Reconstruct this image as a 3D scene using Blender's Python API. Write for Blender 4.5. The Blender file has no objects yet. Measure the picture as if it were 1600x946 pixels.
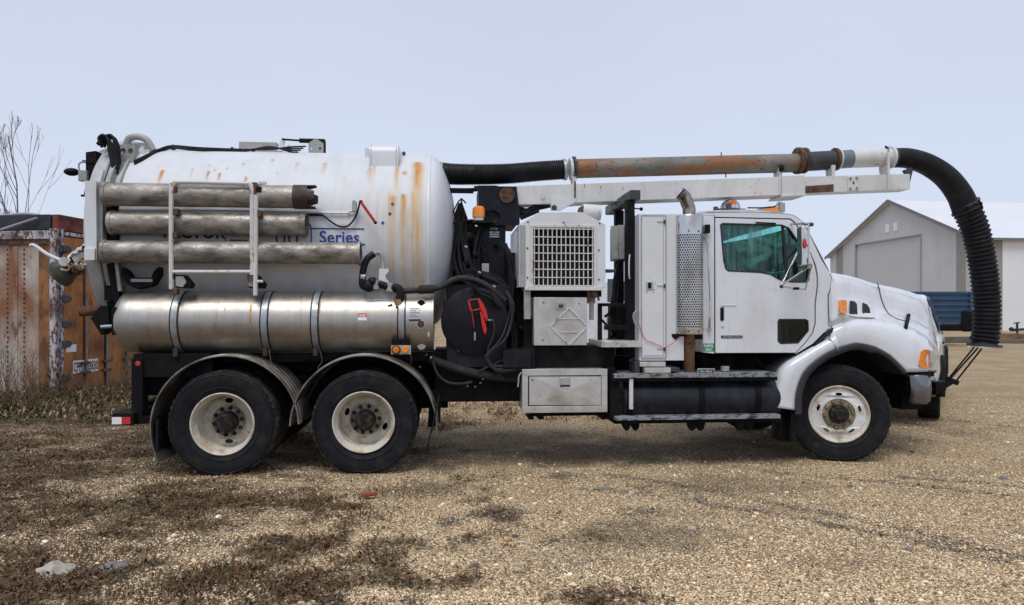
import bpy, bmesh, math, random
import numpy as np
from mathutils import Vector, Matrix, noise as mnoise
from mathutils.geometry import tessellate_polygon
random.seed(7); rng = np.random.default_rng(7)
S = bpy.context.scene
COL = S.collection
R = math.radians
PI = math.pi

# ------------------------------------------------------------------ camera
F, CX, HY, D0, HC = 1110.0, 800.0, 488.0, 7.1, 1.57
A = math.atan(8e-5 * F)
sa, ca = math.sin(A), math.cos(A)
CAMX, CAMY = -D0 * sa, -D0 * ca
cam = bpy.data.cameras.new("camera"); co = bpy.data.objects.new("camera", cam); COL.objects.link(co)
cam.sensor_fit = 'HORIZONTAL'; cam.sensor_width = 36.0; cam.lens = 36.0 * F / 1600
cam.shift_y = 15.0 / 1600
cam.clip_start = 0.05; cam.clip_end = 6000
co.location = (CAMX, CAMY, HC); co.rotation_euler = (PI / 2, 0, -A)
S.camera = co
S.render.resolution_x = 1024; S.render.resolution_y = 605

# ------------------------------------------------------------------ sky and sun (overcast day)
SUN_EL, SUN_ROT = R(62), R(200)
W = bpy.data.worlds.new("World"); S.world = W; W.use_nodes = True
nt = W.node_tree; nt.nodes.clear()
wo = nt.nodes.new('ShaderNodeOutputWorld'); bg = nt.nodes.new('ShaderNodeBackground')
sky = nt.nodes.new('ShaderNodeTexSky'); sky.sky_type = 'NISHITA'; sky.sun_disc = False
sky.sun_elevation = SUN_EL; sky.sun_rotation = SUN_ROT; sky.dust_density = 3.0
mix = nt.nodes.new('ShaderNodeMix'); mix.data_type = 'RGBA'; mix.inputs[0].default_value = 0.93
tc = nt.nodes.new('ShaderNodeTexCoord'); sx = nt.nodes.new('ShaderNodeSeparateXYZ')
rampw = nt.nodes.new('ShaderNodeValToRGB')
rampw.color_ramp.elements[0].position = 0.0; rampw.color_ramp.elements[0].color = (7.15, 8.0, 9.6, 1)
rampw.color_ramp.elements[1].position = 0.55; rampw.color_ramp.elements[1].color = (6.1, 6.55, 8.1, 1)
cn = nt.nodes.new('ShaderNodeTexNoise'); cn.inputs['Scale'].default_value = 1.5; cn.inputs['Detail'].default_value = 7; cn.inputs['Roughness'].default_value = 0.55
cmr = nt.nodes.new('ShaderNodeMapRange'); cmr.inputs[3].default_value = 0.92; cmr.inputs[4].default_value = 1.08
cmul = nt.nodes.new('ShaderNodeVectorMath'); cmul.operation = 'SCALE'
nt.links.new(tc.outputs['Generated'], sx.inputs[0]); nt.links.new(sx.outputs[2], rampw.inputs[0])
cmp_ = nt.nodes.new('ShaderNodeMapping'); cmp_.inputs['Scale'].default_value = (1, 1, 2.6)
nt.links.new(tc.outputs['Generated'], cmp_.inputs['Vector']); nt.links.new(cmp_.outputs[0], cn.inputs['Vector']); nt.links.new(cn.outputs[0], cmr.inputs[0])
nt.links.new(rampw.outputs[0], cmul.inputs[0]); nt.links.new(cmr.outputs[0], cmul.inputs['Scale'])
nt.links.new(sky.outputs[0], mix.inputs[6]); nt.links.new(cmul.outputs[0], mix.inputs[7])
nt.links.new(mix.outputs[2], bg.inputs[0]); bg.inputs[1].default_value = 0.1
nt.links.new(bg.outputs[0], wo.inputs[0])
sl = bpy.data.lights.new("sun", 'SUN'); sl.energy = 1.9; sl.angle = R(28); sl.color = (1.0, 0.96, 0.9)
so = bpy.data.objects.new("sun", sl); COL.objects.link(so)
# sun direction: sun stands behind the photographer's left shoulder
so.rotation_euler = (PI / 2 - SUN_EL, 0, R(-20))
S.view_settings.view_transform = 'Standard'; S.view_settings.look = 'None'
S.view_settings.exposure = 0.0; S.view_settings.gamma = 1.0
S.render.engine = 'CYCLES'
S.cycles.max_bounces = 6; S.cycles.transparent_max_bounces = 12

# ------------------------------------------------------------------ mapping (photo measurements to metres)
def PT(px, py, y):
    u = (px - CX) / F
    t = (y - CAMY) / (ca - u * sa)
    return Vector((CAMX + t * (sa + u * ca), y, HC + t * (HY - py) / F))
def XX(px, y): return PT(px, HY, y).x
def SC(px, y):
    u = (px - CX) / F
    return F / ((y - CAMY) / (ca - u * sa))
def CW(lat, dep, z=0.0):                      # metres to the right of / away from the viewpoint
    return Vector((CAMX + lat * ca + dep * sa, CAMY - lat * sa + dep * ca, z))
def GP(px, py):
    d = HC * F / (py - HY); return CW((px - CX) / F * d, d)

# ------------------------------------------------------------------ object helpers
WL = {}
def setp(o, label=None, cat=None, group=None, kind=None):
    if label: o['label'] = label
    if cat: o['category'] = cat
    if group: o['group'] = group
    if kind: o['kind'] = kind
    return o
def thing(name, label, cat, loc, group=None):
    o = bpy.data.objects.new(name, None); COL.objects.link(o); o.location = loc; o.empty_display_size = 0.2
    WL[o.name] = Vector(loc); return setp(o, label, cat, group)
def sub(name, parent, loc):
    o = bpy.data.objects.new(name, None); COL.objects.link(o); o.parent = parent
    o.location = Vector(loc) - WL[parent.name]; WL[o.name] = Vector(loc); o.empty_display_size = 0.1
    return o
def copy_tree(o, parent=None):
    c = o.copy(); COL.objects.link(c); c.parent = parent
    for ch in list(o.children): copy_tree(ch, c)
    return c

def catmull(pts, n=8):
    pts = [Vector(p) for p in pts]
    if len(pts) < 3: return pts
    out = []
    P = [pts[0] * 2 - pts[1]] + pts + [pts[-1] * 2 - pts[-2]]
    for i in range(1, len(P) - 2):
        p0, p1, p2, p3 = P[i - 1], P[i], P[i + 1], P[i + 2]
        for k in range(n):
            t = k / n
            out.append(0.5 * ((2 * p1) + (p2 - p0) * t + (2 * p0 - 5 * p1 + 4 * p2 - p3) * t * t + (3 * p1 - p0 - 3 * p2 + p3) * t ** 3))
    out.append(pts[-1]); return out

class MB:
    def __init__(s): s.v = []; s.f = []
    def add(s, vs, fs):
        b = len(s.v); s.v += [tuple(v) for v in vs]; s.f += [tuple(b + i for i in f) for f in fs]
    def box(s, x0, x1, y0, y1, z0, z1):
        vs = [(x, y, z) for x in (x0, x1) for y in (y0, y1) for z in (z0, z1)]
        s.add(vs, [(0, 1, 3, 2), (4, 6, 7, 5), (0, 4, 5, 1), (2, 3, 7, 6), (0, 2, 6, 4), (1, 5, 7, 3)]); return s
    def pbox(s, l, t, r, b, y0, y1):
        m = (l + r) / 2
        return s.box(XX(l, y0), XX(r, y0), y0, y1, PT(m, b, y0).z, PT(m, t, y0).z)
    def bar(s, p, q, w, h=None):
        p, q = Vector(p), Vector(q); h = h or w; d = (q - p).normalized()
        up = Vector((0, 0, 1)) if abs(d.z) < 0.9 else Vector((0, 1, 0))
        a = d.cross(up).normalized() * w / 2; c = a.cross(d).normalized() * h / 2
        vs = [p + a + c, p - a + c, p - a - c, p + a - c, q + a + c, q - a + c, q - a - c, q + a - c]
        s.add(vs, [(0, 1, 2, 3), (7, 6, 5, 4), (0, 4, 5, 1), (1, 5, 6, 2), (2, 6, 7, 3), (3, 7, 4, 0)]); return s
    def tube(s, path, r, seg=12, cap=True):
        path = [Vector(p) for p in path]; n = len(path)
        rr = r if hasattr(r, '__len__') else [r] * n
        t0 = (path[1] - path[0]).normalized()
        u = t0.cross(Vector((0, 0, 1)) if abs(t0.z) < 0.9 else Vector((0, 1, 0))).normalized()
        vs = []
        for i in range(n):
            t = (path[min(i + 1, n - 1)] - path[max(i - 1, 0)]).normalized()
            u = (u - t * u.dot(t)).normalized(); w = t.cross(u)
            for k in range(seg):
                a = 2 * PI * k / seg
                vs.append(path[i] + (u * math.cos(a) + w * math.sin(a)) * rr[i])
        fs = [(i * seg + k, i * seg + (k + 1) % seg, (i + 1) * seg + (k + 1) % seg, (i + 1) * seg + k) for i in range(n - 1) for k in range(seg)]
        if cap: fs += [tuple(range(seg - 1, -1, -1)), tuple((n - 1) * seg + k for k in range(seg))]
        s.add(vs, fs); return s
    def cyl(s, p, q, r, seg=20, r2=None):
        return s.tube([p, q], [r, r if r2 is None else r2], seg)
    def pipe(s, p, q, ro, ri, seg=28, depth=None):      # open-ended hollow pipe
        p, q = Vector(p), Vector(q)
        d = q - p
        prof = [(0, ri), (0, ro), (1, ro), (1, ri)]
        t = d.normalized(); u = t.cross(Vector((0, 0, 1)) if abs(t.z) < 0.9 else Vector((0, 1, 0))).normalized(); w = t.cross(u)
        vs = [p + d * f + (u * math.cos(2 * PI * k / seg) + w * math.sin(2 * PI * k / seg)) * r_ for f, r_ in prof for k in range(seg)]
        fs = [(i * seg + k, i * seg + (k + 1) % seg, ((i + 1) % 4) * seg + (k + 1) % seg, ((i + 1) % 4) * seg + k) for i in range(4) for k in range(seg)]
        s.add(vs, fs); return s
    def lathe(s, prof, c, axis='Y', seg=48, a0=0, a1=2 * PI, fn=None, closed=False):
        # prof: (radius, along) ; c: centre
        full = abs(a1 - a0 - 2 * PI) < 1e-6; n = seg if full else seg + 1
        vs = []
        for j in range(n):
            a = a0 + (a1 - a0) * j / seg
            for i, (r, y) in enumerate(prof):
                if fn: r, y = fn(i, j, r, y)
                if axis == 'Y': vs.append((c[0] + r * math.cos(a), c[1] + y, c[2] + r * math.sin(a)))
                elif axis == 'X': vs.append((c[0] + y, c[1] + r * math.cos(a), c[2] + r * math.sin(a)))
                else: vs.append((c[0] + r * math.cos(a), c[1] + r * math.sin(a), c[2] + y))
        m = len(prof); fs = []
        for j in range(seg):
            k = (j + 1) % n
            for i in range(m if closed else m - 1):
                i2 = (i + 1) % m
                fs.append((j * m + i, j * m + i2, k * m + i2, k * m + i))
        s.add(vs, fs); return s
    def plate(s, outline, holes=(), th=0.02):
        # outline, holes: lists of 3D points facing -Y, thickness goes to +Y
        loops = [[Vector(p) for p in outline]] + [[Vector(p) for p in h] for h in holes]
        flat = [[Vector((p.x, p.z, 0)) for p in l] for l in loops]
        tris = tessellate_polygon(flat)
        allp = [p for l in loops for p in l]; n = len(allp)
        vs = allp + [p + Vector((0, th, 0)) for p in allp]
        fs = [tuple(t) for t in tris] + [tuple(i + n for i in reversed(t)) for t in tris]
        b = 0
        for l in loops:
            m = len(l)
            for i in range(m):
                j = (i + 1) % m; fs.append((b + i, b + j, b + j + n, b + i + n))
            b += m
        s.add(vs, fs); return s
    def grid(s, rows, closed=False):
        m = len(rows[0]); vs = [p for r in rows for p in r]
        fs = [(i * m + j, i * m + (j + 1) % m, (i + 1) * m + (j + 1) % m, (i + 1) * m + j) for i in range(len(rows) - 1) for j in range(m if closed else m - 1)]
        s.add(vs, fs); return s
    def ell(s, c, rx, ry, rz, u=12, v=8):
        vs, fs = [], []
        for i in range(v + 1):
            th = PI * i / v
            for k in range(u):
                a = 2 * PI * k / u
                vs.append((c[0] + rx * math.sin(th) * math.cos(a), c[1] + ry * math.sin(th) * math.sin(a), c[2] + rz * math.cos(th)))
        fs = [(i * u + k, i * u + (k + 1) % u, (i + 1) * u + (k + 1) % u, (i + 1) * u + k) for i in range(v) for k in range(u)]
        s.add(vs, fs); return s
    def build(s, name, mat, parent=None, bev=0, smooth=35, norm=True, center=True):
        me = bpy.data.meshes.new(name)
        c = Vector((0, 0, 0))
        if center and s.v:
            a = np.array(s.v); c = Vector(((a.min(0) + a.max(0)) / 2).tolist())
        me.from_pydata([(v[0] - c.x, v[1] - c.y, v[2] - c.z) for v in s.v], [], s.f)
        if norm:
            bm = bmesh.new(); bm.from_mesh(me); bmesh.ops.remove_doubles(bm, verts=bm.verts, dist=1e-5)
            bmesh.ops.recalc_face_normals(bm, faces=bm.faces); bm.to_mesh(me); bm.free()
        me.materials.append(mat)
        if smooth:
            me.shade_smooth(); me.set_sharp_from_angle(angle=R(smooth))
        o = bpy.data.objects.new(name, me); COL.objects.link(o)
        pl = WL[parent.name] if parent else Vector((0, 0, 0))
        o.parent = parent; o.location = c - pl; WL[o.name] = c
        if bev:
            b = o.modifiers.new('bevel', 'BEVEL'); b.width = bev; b.segments = 2; b.limit_method = 'ANGLE'; b.angle_limit = R(40)
        return o
def pp(lst, y): return [PT(p[0], p[1], y(p[0], p[1]) if callable(y) else y) for p in lst]
def PB(parent, name, mat, l, t, r, b, y0, y1, bev=0.004): return MB().pbox(l, t, r, b, y0, y1).build(name, mat, parent, bev)
def TU(parent, name, mat, pts, r, seg=10, n=6, smooth=True):
    P = [PT(*p) for p in pts]
    if smooth and len(P) > 2: P = catmull(P, n)
    return MB().tube(P, r, seg).build(name, mat, parent)
def circ(cx, cz, r, y, n=20, rx=None, rot=0):
    rx = rx or r
    return [Vector((cx + rx * math.cos(2 * PI * k / n) * math.cos(rot) - r * math.sin(2 * PI * k / n) * math.sin(rot), y,
                    cz + rx * math.cos(2 * PI * k / n) * math.sin(rot) + r * math.sin(2 * PI * k / n) * math.cos(rot))) for k in range(n)]
def text(body, name, mat, parent, x0, x1, zb, zt, y, bold=0.0, yfn=None, extr=0.0015, xdir=None):
    cu = bpy.data.curves.new(name, 'FONT'); cu.body = body; cu.offset = bold; cu.resolution_u = 3; cu.fill_mode = 'FRONT'
    cu.extrude = 0
    o = bpy.data.objects.new(name + '_tmp', cu); COL.objects.link(o)
    dg = bpy.context.evaluated_depsgraph_get(); me = bpy.data.meshes.new_from_object(o.evaluated_get(dg))
    bpy.data.objects.remove(o); bpy.data.curves.remove(cu)
    v = np.zeros(len(me.vertices) * 3); me.vertices.foreach_get('co', v); v = v.reshape(-1, 3)
    mn, mx = v.min(0), v.max(0); v = (v - mn) / np.maximum(mx - mn, 1e-6)
    out = []
    for a in v:
        x = x0 + (x1 - x0) * a[0]; z = zb + (zt - zb) * a[1]
        if xdir is not None: p = xdir(x, z)
        else: p = Vector((x, yfn(x, z) if yfn else y, z))
        out.append(p)
    c = sum(out, Vector()) / len(out)
    for i, p in enumerate(out): me.vertices[i].co = p - c
    me.materials.clear(); me.materials.append(mat); me.name = name
    ob = bpy.data.objects.new(name, me); COL.objects.link(ob); ob.parent = parent
    ob.location = c - WL[parent.name]; WL[ob.name] = c
    return ob

# ------------------------------------------------------------------ materials
def N(nt, t, **kw):
    n = nt.nodes.new(t)
    for k, v in kw.items():
        if hasattr(n, k): setattr(n, k, v)
        else: n.inputs[k.replace('_', ' ')].default_value = v
    return n
def newmat(name):
    m = bpy.data.materials.new(name); m.use_nodes = True; nt = m.node_tree
    b = nt.nodes['Principled BSDF']; return m, nt, b, nt.links
def mixc(nt, fac, a, b, mode='MIX'):
    m = nt.nodes.new('ShaderNodeMix'); m.data_type = 'RGBA'; m.blend_type = mode
    for s_, v in ((m.inputs[0], fac), (m.inputs[6], a), (m.inputs[7], b)):
        if isinstance(v, (int, float)): s_.default_value = v
        elif isinstance(v, tuple): s_.default_value = (*v, 1) if len(v) == 3 else v
        else: nt.links.new(v, s_)
    return m.outputs[2]
def noisef(nt, scale, stretch=(1, 1, 1), detail=4, lo=0.35, hi=0.65, off=0, rough=0.55):
    g = nt.nodes.new('ShaderNodeNewGeometry'); mp = nt.nodes.new('ShaderNodeMapping')
    mp.inputs['Scale'].default_value = stretch; mp.inputs['Location'].default_value = (off, off * 1.7, off * .6)
    nt.links.new(g.outputs['Position'], mp.inputs['Vector'])
    n = nt.nodes.new('ShaderNodeTexNoise'); n.inputs['Scale'].default_value = scale; n.inputs['Detail'].default_value = detail
    n.inputs['Roughness'].default_value = rough
    nt.links.new(mp.outputs[0], n.inputs['Vector'])
    r = nt.nodes.new('ShaderNodeMapRange'); r.inputs[1].default_value = lo; r.inputs[2].default_value = hi
    nt.links.new(n.outputs[0], r.inputs[0]); return r.outputs[0]
def mulf(nt, a, b):
    m = nt.nodes.new('ShaderNodeMath'); m.operation = 'MULTIPLY'
    for s_, v in ((m.inputs[0], a), (m.inputs[1], b)):
        if isinstance(v, (int, float)): s_.default_value = v
        else: nt.links.new(v, s_)
    return m.outputs[0]
def pmat(name, col, rough=0.5, metal=0.0, var=0.12, vs=3.0, dirts=(), bump=0.0, bs=60.0, bstretch=(1, 1, 1), rvar=0.15, coat=0, attr=None, emis=None, spec=0.5):
    """dirts: (colour, amount, scale, lo, hi, stretch)"""
    m, nt, b, L = newmat(name)
    f = noisef(nt, vs, detail=6, lo=0.3, hi=0.7)
    c = mixc(nt, f, tuple(x * (1 - var) for x in col), tuple(min(1, x * (1 + var)) for x in col))
    rsock = None
    for i, (dc, amt, sc, lo, hi, st) in enumerate(dirts):
        g = mulf(nt, noisef(nt, sc, st, 7, lo, hi, off=3.1 * (i + 1)), amt)
        c = mixc(nt, g, c, dc)
        rsock = g
    if attr:
        at = N(nt, 'ShaderNodeAttribute'); at.attribute_name = attr[0]
        c = mixc(nt, at.outputs['Fac'], c, attr[1])
    L.new(c, b.inputs['Base Color'])
    rr = nt.nodes.new('ShaderNodeMapRange'); rr.inputs[3].default_value = max(0.03, rough - rvar); rr.inputs[4].default_value = min(1, rough + rvar)
    L.new(noisef(nt, vs * 3, detail=5, off=9), rr.inputs[0]); L.new(rr.outputs[0], b.inputs['Roughness'])
    b.inputs['Metallic'].default_value = metal; b.inputs['Specular IOR Level'].default_value = spec
    if coat: b.inputs['Coat Weight'].default_value = coat
    if bump:
        bn = nt.nodes.new('ShaderNodeBump'); bn.inputs['Strength'].default_value = bump; bn.inputs['Distance'].default_value = 0.01
        L.new(noisef(nt, bs, bstretch, 5, 0.2, 0.8, off=5), bn.inputs['Height']); L.new(bn.outputs[0], b.inputs['Normal'])
    if emis: b.inputs['Emission Color'].default_value = (*emis[0], 1); b.inputs['Emission Strength'].default_value = emis[1]
    return m
RUST = (0.16, 0.055, 0.018); RUSTL = (0.42, 0.17, 0.04); GRIME = (0.09, 0.08, 0.065)
WV = (5, 5, 0.5)
white = pmat('white_paint', (0.63, 0.655, 0.68), 0.45, var=0.04, dirts=[((0.45, 0.44, 0.40), 0.35, 2.5, 0.52, 0.75, (1, 1, .6)), (RUSTL, 0.35, 40, 0.72, 0.8, (1, 1, 1))], bump=0.03, bs=4, coat=0.3)
cabwhite = pmat('cab_white_paint', (0.67, 0.70, 0.745), 0.22, var=0.03, dirts=[((0.45, 0.44, 0.41), 0.4, 2.2, 0.48, 0.72, (1, 1, .6)), ((0.3, 0.27, 0.22), 0.5, 110, 0.69, 0.76, (1, 1, 1)), ((0.42, 0.39, 0.33), 0.35, 9, 0.55, 0.75, (2, 2, .25))], coat=0.6)
boomwhite = pmat('boom_white_paint', (0.60, 0.61, 0.60), 0.45, var=0.06, dirts=[((0.40, 0.36, 0.28), 0.5, 4, 0.5, 0.72, (1, 1, .4)), (RUST, 0.9, 16, 0.645, 0.71, (1.5, 1, .7)), ((0.05, 0.04, 0.03), 0.7, 55, 0.70, 0.74, (1, 1, 1))], bump=0.1, bs=20)
rackwhite = pmat('rack_white_paint', (0.60, 0.60, 0.585), 0.5, var=0.06, dirts=[((0.33, 0.17, 0.08), 0.9, 14, 0.6, 0.68, (1, 1, .5)), ((0.04, 0.03, 0.025), 0.8, 35, 0.68, 0.72, (1, 1, 1))])
tubemetal = pmat('dull_aluminium_tube', (0.34, 0.315, 0.285), 0.5, metal=0.45, var=0.3, vs=5, dirts=[((0.09, 0.075, 0.055), 0.85, 9, 0.45, 0.7, (0.6, 1, 1.5)), ((0.5, 0.47, 0.42), 0.5, 30, 0.6, 0.7, (.5, 1, 1)), ((0.04, .03, .025), 0.6, 70, 0.62, 0.68, (1, 1, 1))], bump=0.25, bs=60)
brushed = pmat('stainless_tank_metal', (0.44, 0.425, 0.395), 0.42, metal=0.88, var=0.08, vs=3, rvar=.07, dirts=[((0.33, 0.28, 0.21), 0.6, 4, 0.40, 0.8, (5, 1, .25)), ((0.46, 0.25, 0.08), 0.35, 4, 0.62, 0.8, (3, 1, .3)), ((0.22, 0.19, 0.16), .35, 60, 0.62, 0.75, (1, 1, 1))], bump=0.08, bs=8, bstretch=(14, 1, .6))
strapm = pmat('strap_steel', (0.36, 0.40, 0.43), 0.4, metal=0.5, var=0.2, dirts=[((0.28, 0.2, 0.1), 0.6, 10, 0.5, 0.7, (1, 1, 1))])
alu = pmat('toolbox_aluminium', (0.56, 0.56, 0.55), 0.42, metal=0.6, var=0.12, vs=4, dirts=[((0.34, 0.30, 0.24), 0.7, 4, 0.45, 0.7, (1, 1, .6)), ((0.1, 0.09, 0.08), 0.8, 35, 0.66, 0.72, (1, 1, 1))], bump=0.1, bs=15)
tread = pmat('tread_plate_aluminium', (0.6, 0.59, 0.57), 0.35, metal=0.6, var=0.15, dirts=[((0.2, 0.15, 0.1), 0.6, 12, 0.5, 0.7, (1, 1, 1))])
fendm = pmat('fender_aluminium', (0.30, 0.28, 0.25), 0.45, metal=0.6, var=0.2, dirts=[((0.10, 0.085, 0.065), 0.9, 5, 0.38, 0.62, (1, 1, 1))], bump=0.1)
chrome = pmat('chrome', (0.62, 0.60, 0.57), 0.16, metal=1.0, var=0.15, vs=12, rvar=0.08, dirts=[((0.2, 0.1, 0.05), 0.5, 30, 0.62, 0.7, (1, 1, 1))])
mufm = pmat('muffler_chrome', (0.60, 0.60, 0.60), 0.20, metal=0.95, var=0.12, vs=8, rvar=0.1, dirts=[((0.3, 0.26, 0.2), 0.5, 8, 0.5, 0.7, (1, 1, .3))])
black = pmat('black_frame_paint', (0.003, 0.0032, 0.0042), 0.7, var=0.3, dirts=[((0.018, 0.015, 0.012), 0.5, 6, 0.5, 0.75, (1, 1, 1))], bump=0.1, spec=.2)
navy = pmat('dark_navy_paint', (0.0045, 0.005, 0.011), 0.55, spec=.25, var=0.25, dirts=[((0.035, 0.035, 0.04), 0.5, 5, 0.5, 0.8, (1, 1, 1))])
bluetank = pmat('fuel_tank_dark_paint', (0.006, 0.0075, 0.013), 0.38, spec=.4, var=0.3, dirts=[((0.045, 0.05, 0.06), 0.45, 7, 0.5, 0.75, (1, 1, .5))])
worn = pmat('worn_step_paint', (0.02, 0.022, 0.03), 0.5, var=0.3, dirts=[((0.24, 0.26, 0.285), 0.95, 9, 0.36, 0.50, (1, 1, 2)), ((.015, .016, .02), .9, 45, .58, .62, (.6, 1, 1)), (RUST, 0.8, 11, 0.66, 0.72, (1, 1, 1))])
rubber = pmat('tyre_rubber', (0.0085, 0.0095, 0.0125), 0.74, spec=.22, var=0.25, vs=5, dirts=[((0.035, 0.032, 0.027), 0.6, 7, 0.5, 0.75, (1, 1, 1)), ((0.09, 0.08, 0.065), 0.6, 60, 0.64, 0.72, (1, 1, 1))], bump=0.25, bs=90)
treadr = pmat('tyre_tread_rubber', (0.028, 0.027, 0.026), 0.9, spec=.2, var=0.3, vs=8, dirts=[((0.11, 0.10, 0.08), 0.8, 14, 0.48, 0.68, (1, 1, 1))], bump=0.3)
hose = pmat('black_hose_rubber', (0.0045, 0.005, 0.007), 0.6, spec=.28, var=0.2, dirts=[((0.04, 0.04, 0.042), 0.4, 8, 0.5, 0.8, (1, 1, 1))])
greyhose = pmat('dusty_hose', (0.016, 0.0155, 0.0145), 0.75, var=0.3, bump=0.3, bs=40)
rimw = pmat('cream_rim_paint', (0.60, 0.57, 0.49), 0.45, var=0.08, vs=5, dirts=[((0.34, 0.23, 0.13), 0.85, 8, 0.46, 0.68, (1, 1, 1)), (RUST, 0.9, 28, 0.64, 0.7, (1, 1, 1))], bump=0.1)
hubm = pmat('oily_hub', (0.007, 0.0065, 0.007), 0.55, spec=.35, var=0.3, dirts=[((0.08, 0.05, 0.03), 0.7, 18, 0.5, 0.65, (1, 1, 1))], bump=0.3)
nutm = pmat('lug_nut_metal', (0.16, 0.12, 0.07), 0.45, metal=0.4, var=0.3, dirts=[((0.05, 0.03, 0.02), 0.8, 40, 0.45, 0.6, (1, 1, 1))])
brass = pmat('brass', (0.32, 0.22, 0.10), 0.4, metal=0.7, var=0.3, vs=20)
rustp = pmat('rusty_pipe', (0.17, 0.17, 0.15), 0.6, var=0.25, dirts=[((0.24, 0.10, 0.035), 0.95, 5, 0.42, 0.56, (.4, 1, 1)), ((0.10, 0.13, 0.14), 0.7, 7, 0.56, 0.66, (.5, 1, 1)), ((0.03, 0.02, 0.014), 0.85, 30, 0.6, 0.66, (.7, 1, 1))], bump=0.25, bs=40)
rustm = pmat('brown_rust', (0.12, 0.055, 0.028), 0.8, var=0.4, vs=15, dirts=[((0.03, 0.02, 0.015), 0.8, 20, 0.5, 0.6, (1, 1, 1))], bump=0.4)
exh = pmat('exhaust_rust', (0.22, 0.11, 0.055), 0.6, metal=0.3, var=0.3, vs=10, dirts=[((0.05, 0.04, 0.03), 0.8, 8, 0.5, 0.65, (1, 1, 1))])
greyp = pmat('grey_paint', (0.33, 0.34, 0.33), 0.5, var=0.1, dirts=[((0.2, 0.17, 0.13), 0.6, 8, 0.5, 0.7, (1, 1, 1))])
dkgrey = pmat('slate_paint', (0.035, 0.038, 0.045), 0.5, var=0.2, dirts=[((0.12, 0.11, 0.1), 0.5, 12, 0.55, 0.7, (1, 1, 1))])
slate = pmat('slate_band_paint', (0.14, 0.17, 0.21), 0.45, var=0.1)
red = pmat('red_paint', (0.50, 0.02, 0.015), 0.4, var=0.2, dirts=[((0.1, 0.01, 0.01), 0.6, 20, 0.5, 0.65, (1, 1, 1))])
amber = pmat('amber_lens', (0.80, 0.24, 0.015), 0.2, var=0.2, vs=30, coat=0.5)
amberd = pmat('dark_amber_lens', (0.62, 0.16, 0.01), 0.2, var=0.3, vs=30, coat=0.5)
clear = pmat('clear_lens', (0.55, 0.57, 0.6), 0.1, metal=0.4, var=0.3, vs=30, coat=0.5)
bluem = pmat('blue_vinyl', (0.02, 0.045, 0.30), 0.4, var=0.1)
ink = pmat('black_vinyl', (0.015, 0.016, 0.02), 0.4, var=0.1)
green = pmat('green_sticker', (0.0, 0.22, 0.10), 0.4, var=0.05)
whites = pmat('white_sticker', (0.78, 0.79, 0.80), 0.4, var=0.03)
redst = pmat('red_sticker', (0.5, 0.03, 0.04), 0.4, var=0.05)
seal = pmat('window_rubber', (0.012, 0.012, 0.013), 0.6, var=0.2)
innerd = pmat('cab_interior', (0.03, 0.033, 0.035), 0.8, var=0.2)
voidm = pmat('dark_radiator', (0.006, 0.005, 0.005), 0.8, var=0.4, vs=20, dirts=[((0.03, 0.012, 0.006), 0.6, 9, 0.55, 0.7, (1, 1, 1))])
bumperm = pmat('scuffed_bumper_chrome', (0.20, 0.21, 0.23), 0.3, metal=0.85, var=0.2, vs=3, dirts=[((0.06, 0.065, 0.07), 0.6, 5, 0.55, 0.75, (1, 1, 1))])

def glassmat(name, tint, fog=0.0, fogc=(0.3, 0.45, 0.43), scale=3.0, alpha=0.85):
    m, nt, b, L = newmat(name); nt.nodes.remove(b)
    out = [n for n in nt.nodes if n.type == 'OUTPUT_MATERIAL'][0]
    tr = nt.nodes.new('ShaderNodeBsdfTransparent'); tr.inputs[0].default_value = (*tint, 1)
    gl = nt.nodes.new('ShaderNodeBsdfGlossy'); gl.inputs['Roughness'].default_value = 0.04
    fr = nt.nodes.new('ShaderNodeFresnel'); fr.inputs[0].default_value = 1.5
    df = nt.nodes.new('ShaderNodeBsdfDiffuse'); df.inputs[0].default_value = (*fogc, 1)
    m1 = nt.nodes.new('ShaderNodeMixShader'); m2 = nt.nodes.new('ShaderNodeMixShader')
    f1 = noisef(nt, scale, (1, 1, .45), 6, 0.45, 0.62); f2 = noisef(nt, 30, (1, 1, .08), 4, 0.35, 0.75, off=4)
    f = mulf(nt, mulf(nt, f1, fog), f2)
    L.new(f, m1.inputs[0]); L.new(tr.outputs[0], m1.inputs[1]); L.new(df.outputs[0], m1.inputs[2])
    L.new(fr.outputs[0], m2.inputs[0]); L.new(m1.outputs[0], m2.inputs[1]); L.new(gl.outputs[0], m2.inputs[2])
    L.new(m2.outputs[0], out.inputs[0]); return m
glass = glassmat('tinted_window_glass', (0.50, 0.86, 0.82), fog=0.9, fogc=(0.12, 0.33, 0.31))
shield = glassmat('windshield_glass', (0.78, 0.95, 0.93), fog=0.15, fogc=(.3, .5, .48))
dglass = glassmat('dark_small_glass', (0.05, 0.13, 0.11), fog=1.0, fogc=(0.012, 0.045, 0.038), scale=1.2)

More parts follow.
